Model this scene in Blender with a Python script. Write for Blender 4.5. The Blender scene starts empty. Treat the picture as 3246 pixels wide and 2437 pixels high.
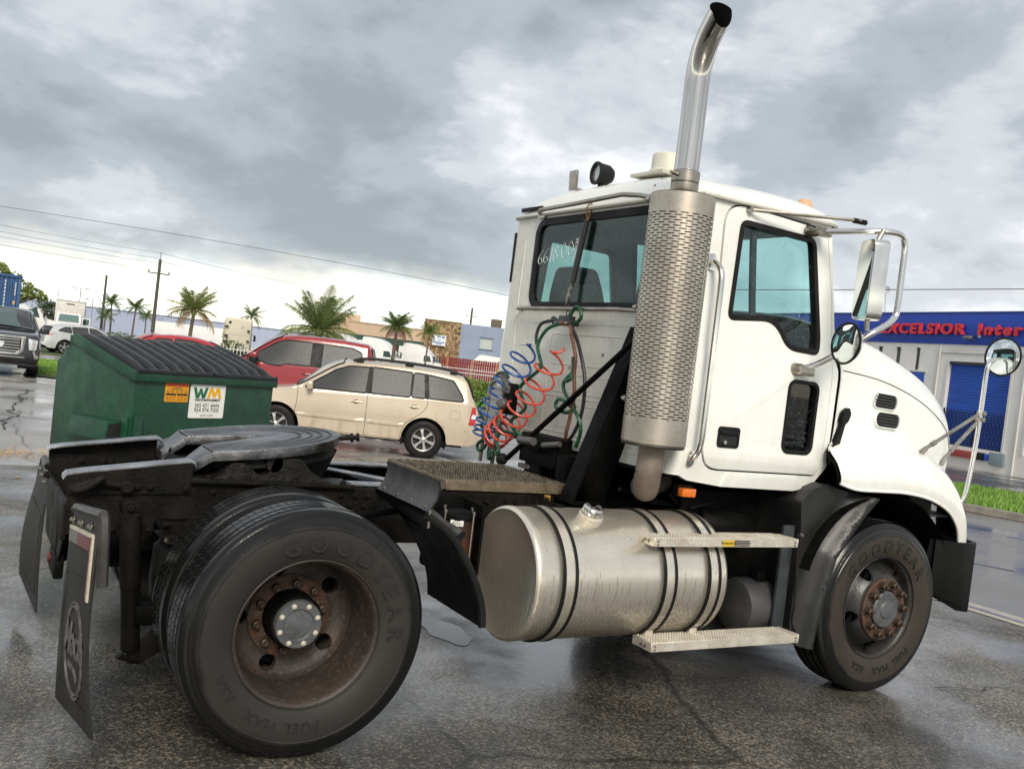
import bpy, bmesh, math, random
from mathutils import Vector as V, Matrix as MX, geometry
random.seed(7)
R = math.radians
PI = math.pi
scn = bpy.context.scene
col = scn.collection
# ---------------------------------------------------------------- camera
cd = bpy.data.cameras.new('camera'); cam = bpy.data.objects.new('camera', cd); col.objects.link(cam)
scn.camera = cam
cd.sensor_fit = 'HORIZONTAL'; cd.sensor_width = 36.0
cd.lens = 36.0 * 3028.8 / 3246.0
cd.clip_start = .05; cd.clip_end = 3000
yaw, pit, rol = 0.533, -0.024, 0.119
fw = V((math.cos(pit)*math.sin(yaw), math.cos(pit)*math.cos(yaw), math.sin(pit)))
r0 = V((math.cos(yaw), -math.sin(yaw), 0)); u0 = r0.cross(fw)
rr = math.cos(rol)*r0 + math.sin(rol)*u0; uu = -math.sin(rol)*r0 + math.cos(rol)*u0
cam.matrix_world = MX(((rr.x, uu.x, -fw.x, -1.335), (rr.y, uu.y, -fw.y, -4.81), (rr.z, uu.z, -fw.z, 1.678), (0, 0, 0, 1)))
# ---------------------------------------------------------------- sky: broken overcast, brighter towards the horizon
SUN_EL, SUN_AZ = 36.0, 200.0       # the light comes from behind the camera
w = bpy.data.worlds.new('World'); scn.world = w; w.use_nodes = True
nt = w.node_tree; nt.nodes.clear()
def wn(t, **k):
    n = nt.nodes.new(t)
    for a, b in k.items():
        if hasattr(n, a): setattr(n, a, b)
        else: n.inputs[a].default_value = b
    return n
def wl(a, b): nt.links.new(a, b)
def wmath(op, a, b=None, c=None):
    n = nt.nodes.new('ShaderNodeMath'); n.operation = op
    for i, q in enumerate((a, b, c)):
        if q is None: continue
        if isinstance(q, (int, float)): n.inputs[i].default_value = q
        else: nt.links.new(q, n.inputs[i])
    return n.outputs[0]
def wmix(f, a, b):
    n = nt.nodes.new('ShaderNodeMix'); n.data_type = 'RGBA'
    for i, q in ((0, f), (6, a), (7, b)):
        if isinstance(q, (int, float)): n.inputs[i].default_value = q
        elif isinstance(q, tuple): n.inputs[i].default_value = (*q, 1)
        else: nt.links.new(q, n.inputs[i])
    return n.outputs[2]
def wramp(f, lo, hi):
    n = nt.nodes.new('ShaderNodeMapRange'); n.interpolation_type = 'SMOOTHSTEP'
    n.inputs[1].default_value = lo; n.inputs[2].default_value = hi
    nt.links.new(f, n.inputs[0]); return n.outputs[0]
# (direction, edge, core, brighter or darker): the cloud masses in view
CLOUDS = [((.2, .968, .153), .955, .995, -.20), ((.40, .908, .15), .965, .996, -.18), ((.03, .985, .17), .96, .996, -.10), ((.535, .815, .225), .987, .999, .36), ((.537, .786, .307), .970, .998, .05), ((.632, .688, .355), .965, .998, -.30), ((.10, .955, .30), .96, .998, .18), ((.77, .58, .28), .955, .998, .05), ((.40, .87, .25), .975, .998, -.10)]
tc = wn('ShaderNodeTexCoord'); sx = wn('ShaderNodeSeparateXYZ'); wl(tc.outputs['Generated'], sx.inputs[0])
X, Y, Z = sx.outputs
def wnoise(sc, det, rough, dist, scl, loc=(0, 0, 0)):
    mp = wn('ShaderNodeMapping'); wl(tc.outputs['Generated'], mp.inputs[0]); mp.inputs['Scale'].default_value = scl; mp.inputs['Location'].default_value = loc
    n = wn('ShaderNodeTexNoise'); n.inputs['Scale'].default_value = sc; n.inputs['Detail'].default_value = det
    n.inputs['Roughness'].default_value = rough; n.inputs['Distortion'].default_value = dist; wl(mp.outputs[0], n.inputs['Vector']); return n.outputs[0]
def mass(d, lo, hi):                 # a cloud mass centred on a direction of the sky
    n = nt.nodes.new('ShaderNodeVectorMath'); n.operation = 'DOT_PRODUCT'; wl(tc.outputs['Generated'], n.inputs[0]); n.inputs[1].default_value = V(d).normalized()
    jig = wmath('MULTIPLY', wmath('SUBTRACT', soft, .5), (hi-lo)*3.2)
    return wramp(wmath('ADD', n.outputs['Value'], jig), lo, hi)
soft = wnoise(3.4, 5, .55, .3, (1, 1, 2.4), (1.3, .4, 2.0))
puff = wnoise(6.5, 10, .55, .2, (1, 1, 1.9), (4.2, 1.7, .6))
wisp = wnoise(15, 8, .6, .2, (1, 1, 2.2), (.7, 5.1, 3.3))
lum = wmath('ADD', wmath('MULTIPLY', soft, .55), wmath('ADD', wmath('MULTIPLY', puff, .62), wmath('MULTIPLY', wisp, .16)))
lum = wmath('SUBTRACT', lum, .665)                       # about -0.3 .. 0.3
lum = wmath('MULTIPLY', lum, 1.95)
for d, lo, hi, k in CLOUDS:
    lum = wmath('ADD', lum, wmath('MULTIPLY', mass(d, lo, hi), k))
lum = wmath('ADD', lum, .455)
blue = wramp(Z, .5, .12)
ramp = wn('ShaderNodeValToRGB'); wl(lum, ramp.inputs[0])
cr = ramp.color_ramp; cr.interpolation = 'EASE'
for i, (p_, c_) in enumerate(((.0, (.132, .145, .157)), (.28, (.180, .195, .209)), (.5, (.258, .268, .280)), (.72, (.37, .376, .385)), (1.0, (.60, .605, .612)))):
    e = cr.elements[i] if i < 2 else cr.elements.new(p_)
    e.position = p_; e.color = (*c_, 1)
sky = wn('ShaderNodeTexSky'); sky.sky_type = 'NISHITA'; sky.sun_disc = False
sky.sun_elevation = R(SUN_EL); sky.sun_rotation = R(SUN_AZ)
skyb = wn('ShaderNodeVectorMath', operation='SCALE'); wl(sky.outputs[0], skyb.inputs[0]); skyb.inputs['Scale'].default_value = .06
cloud = wmix(.94, skyb.outputs[0], ramp.outputs[0])
hz = wmath('ADD', Z, wmath('ADD', wmath('MULTIPLY', wmath('SUBTRACT', puff, .5), .10), wmath('MULTIPLY', wmath('SUBTRACT', soft, .5), .07)))
glow = wmath('SUBTRACT', 1.0, wramp(hz, .022, .085))
warm = wmix(wramp(wnoise(6, 4, .5, .3, (1, 1, 3)), .40, .62), (.72, .68, .56), (.64, .69, .665))
final = wmix(wmath('MULTIPLY', glow, .94), cloud, warm)
bg = wn('ShaderNodeBackground'); wl(final, bg.inputs[0]); bg.inputs[1].default_value = 1.28
wo = wn('ShaderNodeOutputWorld'); wl(bg.outputs[0], wo.inputs[0])
# ---------------------------------------------------------------- sun veiled by cloud
ld = bpy.data.lights.new('sun', 'SUN'); ld.energy = 1.5; ld.angle = R(24); ld.color = (1, .92, .80)
sun = bpy.data.objects.new('sun', ld); col.objects.link(sun)
sd = V((math.sin(R(SUN_AZ))*math.cos(R(SUN_EL)), math.cos(R(SUN_AZ))*math.cos(R(SUN_EL)), math.sin(R(SUN_EL))))
sun.rotation_euler = sd.to_track_quat('Z', 'Y').to_euler()
vs = scn.view_settings
vs.view_transform = 'Standard'; vs.look = 'None'; vs.gamma = 1; vs.use_curve_mapping = False; vs.exposure = 1.12
scn.render.engine = 'CYCLES'
# ---------------------------------------------------------------- materials
MATS = {}
def mat(name, c, rough=.5, metal=0, c2=None, sc=8, lo=.35, hi=.65, stretch=(1, 1, 1), bump=0, bsc=60, r2=None, rsc=6, coat=0, spec=.5, emit=0, fine=None):
    """principled material; c2 = second colour mixed in by noise (dirt, rust, fading)"""
    if name in MATS: return MATS[name]
    m = bpy.data.materials.new(name); m.use_nodes = True; t = m.node_tree; b = t.nodes['Principled BSDF']
    b.inputs['Base Color'].default_value = (*c, 1); b.inputs['Roughness'].default_value = rough; b.inputs['Metallic'].default_value = metal
    b.inputs['Specular IOR Level'].default_value = spec
    if coat: b.inputs['Coat Weight'].default_value = coat; b.inputs['Coat Roughness'].default_value = .06
    co = t.nodes.new('ShaderNodeTexCoord'); mp_ = t.nodes.new('ShaderNodeMapping'); mp_.inputs['Scale'].default_value = stretch
    t.links.new(co.outputs['Object'], mp_.inputs[0])
    def noise(s, det=5):
        n = t.nodes.new('ShaderNodeTexNoise'); n.inputs['Scale'].default_value = s; n.inputs['Detail'].default_value = det
        n.inputs['Roughness'].default_value = .6; t.links.new(mp_.outputs[0], n.inputs['Vector']); return n.outputs[0]
    def rng(f, a0, a1, b0, b1):
        n = t.nodes.new('ShaderNodeMapRange'); n.inputs[1].default_value = a0; n.inputs[2].default_value = a1
        n.inputs[3].default_value = b0; n.inputs[4].default_value = b1; t.links.new(f, n.inputs[0]); return n.outputs[0]
    if c2:
        mx = t.nodes.new('ShaderNodeMix'); mx.data_type = 'RGBA'
        mx.inputs[6].default_value = (*c, 1); mx.inputs[7].default_value = (*c2, 1)
        t.links.new(rng(noise(sc), lo, hi, 0, 1), mx.inputs[0]); out = mx.outputs[2]
        if fine:
            m2 = t.nodes.new('ShaderNodeMix'); m2.data_type = 'RGBA'; m2.inputs[7].default_value = (*fine, 1)
            t.links.new(out, m2.inputs[6]); t.links.new(rng(noise(sc*9, 3), .55, .75, 0, .7), m2.inputs[0]); out = m2.outputs[2]
        t.links.new(out, b.inputs['Base Color'])
    if r2 is not None: t.links.new(rng(noise(rsc), .35, .65, rough, r2), b.inputs['Roughness'])
    if bump:
        bp = t.nodes.new('ShaderNodeBump'); bp.inputs['Strength'].default_value = bump; bp.inputs['Distance'].default_value = .01
        t.links.new(noise(bsc), bp.inputs['Height']); t.links.new(bp.outputs[0], b.inputs['Normal'])
    if emit:
        b.inputs['Emission Color'].default_value = (*c, 1); b.inputs['Emission Strength'].default_value = emit
    MATS[name] = m; return m
def glass(name, tint, drops=0, refl=1.0, rough=.0):
    if name in MATS: return MATS[name]
    m = bpy.data.materials.new(name); m.use_nodes = True; t = m.node_tree; t.nodes.clear()
    o = t.nodes.new('ShaderNodeOutputMaterial'); mx = t.nodes.new('ShaderNodeMixShader'); tr = t.nodes.new('ShaderNodeBsdfTransparent')
    gl = t.nodes.new('ShaderNodeBsdfGlossy'); gl.inputs['Roughness'].default_value = .02 + rough
    tr.inputs[0].default_value = (*tint, 1)
    fr = t.nodes.new('ShaderNodeLayerWeight'); fr.inputs[0].default_value = .5     # Schlick reflectance, the same from both faces of the pane
    pw = t.nodes.new('ShaderNodeMath'); pw.operation = 'POWER'; pw.inputs[1].default_value = 5; t.links.new(fr.outputs['Facing'], pw.inputs[0])
    mu = t.nodes.new('ShaderNodeMath'); mu.operation = 'MULTIPLY_ADD'; mu.inputs[1].default_value = .96*refl; mu.inputs[2].default_value = .045*refl; t.links.new(pw.outputs[0], mu.inputs[0])
    t.links.new(mu.outputs[0], mx.inputs[0]); t.links.new(tr.outputs[0], mx.inputs[1]); t.links.new(gl.outputs[0], mx.inputs[2])
    if drops:
        co = t.nodes.new('ShaderNodeTexCoord'); vo = t.nodes.new('ShaderNodeTexVoronoi'); vo.inputs['Scale'].default_value = drops
        t.links.new(co.outputs['Object'], vo.inputs['Vector'])
        nz = t.nodes.new('ShaderNodeTexNoise'); nz.inputs['Scale'].default_value = drops*.3; t.links.new(co.outputs['Object'], nz.inputs['Vector'])
        cr = t.nodes.new('ShaderNodeMapRange'); cr.inputs[1].default_value = .0; cr.inputs[2].default_value = .22; cr.inputs[3].default_value = 1; cr.inputs[4].default_value = 0
        t.links.new(vo.outputs['Distance'], cr.inputs[0])
        gt = t.nodes.new('ShaderNodeMapRange'); gt.inputs[1].default_value = .5; gt.inputs[2].default_value = .6; t.links.new(nz.outputs[0], gt.inputs[0])
        ml = t.nodes.new('ShaderNodeMath'); ml.operation = 'MULTIPLY'; t.links.new(cr.outputs[0], ml.inputs[0]); t.links.new(gt.outputs[0], ml.inputs[1])
        df = t.nodes.new('ShaderNodeBsdfDiffuse'); df.inputs[0].default_value = (.75, .85, .85, 1)
        m2 = t.nodes.new('ShaderNodeMixShader'); t.links.new(ml.outputs[0], m2.inputs[0]); t.links.new(mx.outputs[0], m2.inputs[1]); t.links.new(df.outputs[0], m2.inputs[2])
        t.links.new(m2.outputs[0], o.inputs[0])
    else: t.links.new(mx.outputs[0], o.inputs[0])
    MATS[name] = m; return m
white = mat('white_paint', (.83, .845, .80), .30, c2=(.70, .70, .64), sc=1.6, lo=.45, hi=.8, coat=.6, r2=.42)
cream = mat('cream_panel', (.72, .715, .645), .38, c2=(.62, .61, .54), sc=2.2, coat=.1, fine=(.5, .48, .42))
frame_m = mat('greasy_frame', (.004, .0038, .0036), .42, c2=(.013, .011, .009), sc=7, bump=.3, bsc=90, r2=.62, fine=(.021, .018, .014), spec=.12)
black_m = mat('black_steel', (.002, .002, .002), .5, spec=.08, c2=(.006, .0058, .0055), sc=10, bump=.2, bsc=120, r2=.6)
plastic = mat('black_plastic', (.0045, .0045, .0048), .42, spec=.22, c2=(.013, .0128, .0125), sc=5, bump=.12, bsc=220, r2=.6)
rubber = mat('rubber', (.005, .005, .005), .45, spec=.22, c2=(.011, .0107, .0103), sc=12, bump=.1, bsc=150)
chrome = mat('chrome', (.72, .71, .68), .10, 1, r2=.2, rsc=4)
steel = mat('bare_steel', (.46, .44, .40), .28, 1, c2=(.30, .27, .22), sc=5, r2=.45, bump=.06, bsc=80)
alum = mat('aluminium', (.74, .70, .61), .42, .55, c2=(.56, .51, .42), sc=9, r2=.6, bump=.1, bsc=140, fine=(.24, .2, .15))
rusty = mat('rusty_steel', (.085, .032, .014), .62, c2=(.05, .038, .03), sc=13, bump=.5, bsc=110, fine=(.22, .17, .12))
greyhub = mat('grey_hub', (.115, .125, .135), .45, .3, c2=(.07, .075, .08), sc=14, bump=.3, bsc=120, fine=(.25, .2, .14))
seam_m = mat('panel_gap', (.01, .01, .01), .7)
amber = mat('amber_lens', (.75, .20, .02), .18, c2=(.55, .11, .01), sc=40, coat=.5)
red_l = mat('red_lens', (.42, .012, .015), .15, coat=.6)
clear_l = mat('clear_lens', (.72, .74, .76), .08, .3, coat=.6)

def streaks(m, scale, dirt, top, bot, amount=.85, metal=None, lo=.49, hi=.545):
    """run-down dirt: noise drawn out vertically, heavier towards the lower edge"""
    t = m.node_tree; bs = t.nodes['Principled BSDF']; base = bs.inputs['Base Color'].links[0].from_socket
    co = t.nodes.new('ShaderNodeTexCoord'); mp_ = t.nodes.new('ShaderNodeMapping'); mp_.inputs['Scale'].default_value = scale; t.links.new(co.outputs['Object'], mp_.inputs[0])
    nz = t.nodes.new('ShaderNodeTexNoise'); nz.inputs['Scale'].default_value = 1; nz.inputs['Detail'].default_value = 4; t.links.new(mp_.outputs[0], nz.inputs[0])
    sp = t.nodes.new('ShaderNodeSeparateXYZ'); t.links.new(co.outputs['Object'], sp.inputs[0])
    mr = t.nodes.new('ShaderNodeMapRange'); mr.inputs[1].default_value = top; mr.inputs[2].default_value = bot; mr.inputs[3].default_value = -.16; mr.inputs[4].default_value = .12; t.links.new(sp.outputs[2], mr.inputs[0])
    ad = t.nodes.new('ShaderNodeMath'); ad.operation = 'ADD'; t.links.new(nz.outputs[0], ad.inputs[0]); t.links.new(mr.outputs[0], ad.inputs[1])
    m2 = t.nodes.new('ShaderNodeMapRange'); m2.inputs[1].default_value = lo; m2.inputs[2].default_value = hi; m2.inputs[4].default_value = amount; t.links.new(ad.outputs[0], m2.inputs[0])
    mx = t.nodes.new('ShaderNodeMix'); mx.data_type = 'RGBA'; mx.inputs[7].default_value = (*dirt, 1); t.links.new(base, mx.inputs[6]); t.links.new(m2.outputs[0], mx.inputs[0]); t.links.new(mx.outputs[2], bs.inputs['Base Color'])
    if metal is not None:
        m3 = t.nodes.new('ShaderNodeMapRange'); m3.inputs[3].default_value = bs.inputs['Metallic'].default_value; m3.inputs[4].default_value = metal; t.links.new(m2.outputs[0], m3.inputs[0]); t.links.new(m3.outputs[0], bs.inputs['Metallic'])
streaks(white, (26, 26, 1.3), (.58, .55, .48), 1.6, .95, .16, None, .44, .68)
streaks(cream, (30, 30, 1.6), (.46, .43, .37), 2.7, 1.0, .16, None, .44, .68)
# ---------------------------------------------------------------- mesh helpers
def basis(d):
    d = V(d).normalized(); a = V((0, 0, 1)) if abs(d.z) < .9 else V((1, 0, 0))
    e = a.cross(d).normalized(); return e, d.cross(e), d
class MB:
    def __init__(s): s.v = []; s.f = []
    def add(s, vs_, fs):
        o = len(s.v); s.v += [tuple(q) for q in vs_]; s.f += [tuple(i+o for i in f) for f in fs]; return s
    def box(s, c, d, rot=None):
        x, y, z = d[0]/2, d[1]/2, d[2]/2
        p = [V((a*x, b*y, e*z)) for a in (-1, 1) for b in (-1, 1) for e in (-1, 1)]
        if rot: p = [rot @ q for q in p]
        c = V(c)
        return s.add([c+q for q in p], [(0, 1, 3, 2), (4, 6, 7, 5), (0, 4, 5, 1), (2, 3, 7, 6), (0, 2, 6, 4), (1, 5, 7, 3)])
    def bx(s, x0, x1, y0, y1, z0, z1): return s.box(((x0+x1)/2, (y0+y1)/2, (z0+z1)/2), (abs(x1-x0), abs(y1-y0), abs(z1-z0)))
    def lathe(s, prof, o=(0, 0, 0), ax=(0, 0, 1), n=32, a0=0, a1=2*PI):
        """prof = [(radius, height along axis)]"""
        e, g, d = basis(ax); o = V(o); full = abs(a1-a0-2*PI) < 1e-6; m = n if full else n+1
        vs_ = []
        for r_, h in prof:
            for i in range(m):
                t = a0+(a1-a0)*i/n; vs_.append(o+d*h+(e*math.cos(t)+g*math.sin(t))*r_)
        fs = []
        for k in range(len(prof)-1):
            for i in range(n):
                j = (i+1) % m; fs.append((k*m+i, k*m+j, (k+1)*m+j, (k+1)*m+i))
        return s.add(vs_, fs)
    def cyl(s, p0, p1, r_, r1=None, n=20, caps=True):
        p0, p1 = V(p0), V(p1); r1 = r_ if r1 is None else r1; h = (p1-p0).length
        pr = [(r_, 0), (r1, h)]
        if caps: pr = [(.0001, 0)]+pr+[(.0001, h)]
        return s.lathe(pr, p0, p1-p0, n)
    def tube(s, path, r_, n=8, closed=False, caps=True):
        P = [V(q) for q in path]; m = len(P); rad = r_ if isinstance(r_, (list, tuple)) else [r_]*m
        rings = []; up = None
        for i in range(m):
            a = P[i-1] if (i > 0 or closed) else P[i]; b = P[(i+1) % m] if (i < m-1 or closed) else P[i]
            d = (b-a)
            if d.length < 1e-9: d = V((0, 0, 1))
            d.normalize()
            if up is None: up = basis(d)[0]
            up = (up-d*up.dot(d))
            if up.length < 1e-6: up = basis(d)[0]
            up.normalize(); g = d.cross(up)
            rings.append([P[i]+(up*math.cos(2*PI*k/n)+g*math.sin(2*PI*k/n))*rad[i] for k in range(n)])
        fs = []
        for i in range(m if closed else m-1):
            j = (i+1) % m
            for k in range(n): fs.append((i*n+k, i*n+(k+1) % n, j*n+(k+1) % n, j*n+k))
        if caps and not closed: fs += [tuple(range(n-1, -1, -1)), tuple((m-1)*n+k for k in range(n))]
        return s.add([q for r__ in rings for q in r__], fs)
    def grid(s, rows, closed=False):
        m = len(rows[0]); vs_ = [q for r__ in rows for q in r__]; fs = []
        for i in range(len(rows)-1):
            for k in range(m if closed else m-1):
                l = (k+1) % m; fs.append((i*m+k, i*m+l, (i+1)*m+l, (i+1)*m+k))
        return s.add(vs_, fs)
    def plate(s, outer, f, th, holes=(), cuts=(), acuts=()):
        """flat polygon (a,b) with holes, mapped by f(a,b,depth) and given thickness th; cuts = b values to slice at"""
        loops = [list(outer)]+[list(h) for h in holes]
        pts = [q for l in loops for q in l]
        tri = geometry.tessellate_polygon([[V((a, b, 0)) for a, b in l] for l in loops])
        bm = bmesh.new(); bv = [bm.verts.new((a, b, 0)) for a, b in pts]
        for t in tri:
            try: bm.faces.new([bv[i] for i in t])
            except ValueError: pass
        for z in cuts:
            bmesh.ops.bisect_plane(bm, geom=bm.verts[:]+bm.edges[:]+bm.faces[:], plane_co=(0, z, 0), plane_no=(0, 1, 0))
        for x_ in acuts:
            bmesh.ops.bisect_plane(bm, geom=bm.verts[:]+bm.edges[:]+bm.faces[:], plane_co=(x_, 0, 0), plane_no=(1, 0, 0))
        for fc in bm.faces: fc.normal_update()
        bmesh.ops.recalc_face_normals(bm, faces=bm.faces[:])
        bm.verts.index_update(); n = len(bm.verts)
        top = [f(q.co.x, q.co.y, 0) for q in bm.verts]; bot = [f(q.co.x, q.co.y, th) for q in bm.verts]
        fs = [tuple(q.index for q in fc.verts) for fc in bm.faces]
        al = list(fs)+[tuple(i+n for i in reversed(g)) for g in fs]
        for e in bm.edges:
            if len(e.link_faces) == 1:
                a, b = e.verts[0].index, e.verts[1].index; al.append((a, b, b+n, a+n))
        bm.free(); return s.add(top+bot, al)
    def build(s, name, m, parent=None, smooth=True, bev=0, seg=2, ang=38, fix=True):
        me = bpy.data.meshes.new(name); me.from_pydata(s.v, [], s.f); me.materials.append(m)
        bm = bmesh.new(); bm.from_mesh(me); bmesh.ops.remove_doubles(bm, verts=bm.verts[:], dist=1e-5)
        if fix: bmesh.ops.recalc_face_normals(bm, faces=bm.faces[:])
        if bev:
            ed = [e for e in bm.edges if len(e.link_faces) == 2 and e.calc_face_angle(0) > .6]
            if ed: bmesh.ops.bevel(bm, geom=ed, offset=bev, segments=seg, profile=.6, affect='EDGES', clamp_overlap=True)
        bm.to_mesh(me); bm.free()
        if smooth:
            me.polygons.foreach_set('use_smooth', [True]*len(me.polygons)); me.set_sharp_from_angle(angle=R(ang))
        return link(name, me, parent)
def link(name, me, parent=None):
    o = bpy.data.objects.new(name, me); col.objects.link(o)
    if parent is not None: o.parent = parent
    return o
def tag(o, label=None, cat=None, group=None, kind=None):
    for k, q in (('label', label), ('category', cat), ('group', group), ('kind', kind)):
        if q: o[k] = q
    return o
def empty(name, loc=(0, 0, 0), rz=0, label=None, cat=None, group=None):
    o = bpy.data.objects.new(name, None); col.objects.link(o); o.location = loc; o.rotation_euler = (0, 0, rz); o.empty_display_size = .2
    return tag(o, label, cat, group)
def dup(o, parent, loc=None, rot=None, scale=None):
    c = o.copy(); col.objects.link(c); c.parent = parent
    if loc is not None: c.location = loc
    if rot is not None: c.rotation_euler = rot
    if scale is not None: c.scale = scale
    return c
def dup_tree(o, parent, loc, rot):
    c = dup(o, parent, loc, rot)
    for ch in list(o.children):
        d = ch.copy(); col.objects.link(d); d.parent = c
    return c
def rrect(x0, x1, z0, z1, r_, n=5):
    out = []
    for cx_, cz_, a in ((x1-r_, z0+r_, -90), (x1-r_, z1-r_, 0), (x0+r_, z1-r_, 90), (x0+r_, z0+r_, 180)):
        for i in range(n+1):
            t = R(a+90*i/n); out.append((cx_+r_*math.cos(t), cz_+r_*math.sin(t)))
    return out
def rpoly(pts, rad, n=5):
    """polygon with rounded corners (rad a number or one per corner)"""
    out = []; m = len(pts)
    for i in range(m):
        p, a, b = V(pts[i]), V(pts[i-1]), V(pts[(i+1) % m]); r_ = rad[i] if isinstance(rad, (list, tuple)) else rad
        if r_ <= 0: out.append(tuple(p)); continue
        da, db = (a-p), (b-p); l = min(r_, da.length*.48, db.length*.48); q0, q1 = p+da.normalized()*l, p+db.normalized()*l
        for k in range(n+1):
            t = k/n; q = q0*(1-t)**2+p*2*t*(1-t)+q1*t*t; out.append(tuple(q))
    return out
def inset(poly, d):
    """rough polygon offset (positive = shrink) for counter-clockwise or clockwise loops"""
    n = len(poly); A = sum(poly[i][0]*poly[(i+1) % n][1]-poly[(i+1) % n][0]*poly[i][1] for i in range(n)); sg = 1 if A > 0 else -1
    out = []
    for i in range(n):
        a, p, b = V(poly[i-1]), V(poly[i]), V(poly[(i+1) % n])
        e1 = (p-a); e2 = (b-p)
        if e1.length < 1e-9: e1 = e2
        if e2.length < 1e-9: e2 = e1
        n1 = V((-e1.y, e1.x)).normalized(); n2 = V((-e2.y, e2.x)).normalized(); m_ = (n1+n2)
        m_ = m_.normalized() if m_.length > 1e-6 else n1
        out.append(tuple(p+m_*sg*d))
    return out
def interp(keys, x):
    if x <= keys[0][0]: return keys[0][1]
    for (a, p), (b, q) in zip(keys, keys[1:]):
        if x <= b: return p+(q-p)*(x-a)/(b-a) if b > a else q
    return keys[-1][1]
def smooth_keys(keys, n=4):
    """Catmull-Rom through key points, returned as a denser list"""
    P = [V(k) for k in keys]; out = []
    for i in range(len(P)-1):
        p0, p1, p2, p3 = P[max(i-1, 0)], P[i], P[i+1], P[min(i+2, len(P)-1)]
        for k in range(n):
            t = k/n
            out.append(.5*((2*p1)+(p2-p0)*t+(2*p0-5*p1+4*p2-p3)*t*t+(3*p1-p0-3*p2+p3)*t**3))
    out.append(P[-1]); return out
_bolt = None
def bolt(parent, pos, ax=(0, -1, 0), r_=.016, m=None, name='bolt', zs=1.0):
    global _bolt
    if _bolt is None: _bolt = {}
    m = m or frame_m
    if m.name not in _bolt:
        b = MB(); b.lathe([(.0, 0), (1.35, 0), (1.35, .25), (1.0, .25)], n=14); b.lathe([(1.0, .25), (1.0, 1.0), (.85, 1.1), (.55, 1.1), (.55, 1.5), (.0, 1.5)], n=6)
        o = b.build('bolt', m, None); _bolt[m.name] = o.data; bpy.data.objects.remove(o)
    o = link(name, _bolt[m.name], parent); o.location = pos; o.scale = (r_, r_, r_*zs)
    o.rotation_euler = V(ax).to_track_quat('Z', 'Y').to_euler(); return o
def text(s, size, m, parent, M_=None, fn=None, ext=.001, name='lettering', shear=0, off=0, spacing=1, align='CENTER', fit=0):
    cu = bpy.data.curves.new('t', 'FONT'); cu.body = s; cu.size = size; cu.extrude = ext; cu.align_x = align; cu.shear = shear; cu.offset = off; cu.space_character = spacing
    cu.resolution_u = 3
    t = bpy.data.objects.new('t', cu); col.objects.link(t); bpy.context.view_layer.update()
    me = bpy.data.meshes.new_from_object(t.evaluated_get(bpy.context.evaluated_depsgraph_get())); bpy.data.objects.remove(t); bpy.data.curves.remove(cu)
    if fit:
        xs_ = [q.co.x for q in me.vertices]; x0_ = min(xs_); k_ = fit/(max(xs_)-x0_)
        for q in me.vertices: q.co.x = (q.co.x-x0_)*k_
    for q in me.vertices: q.co = fn(q.co) if fn else M_ @ q.co
    me.materials.clear(); me.materials.append(m); me.name = name
    return link(name, me, parent)
def frame(o, x, y):
    """matrix with local x and y along the given world directions (text plane)"""
    x = V(x).normalized(); y = V(y).normalized(); z = x.cross(y).normalized(); y = z.cross(x)
    return MX(((x.x, y.x, z.x, o[0]), (x.y, y.y, z.y, o[1]), (x.z, y.z, z.z, o[2]), (0, 0, 0, 1)))
GK = [(1.3, 0), (11, -.184), (26, -.37), (160, -2.46)]      # the yard falls away from the truck
def gz(y): return interp(GK, y)
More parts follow.
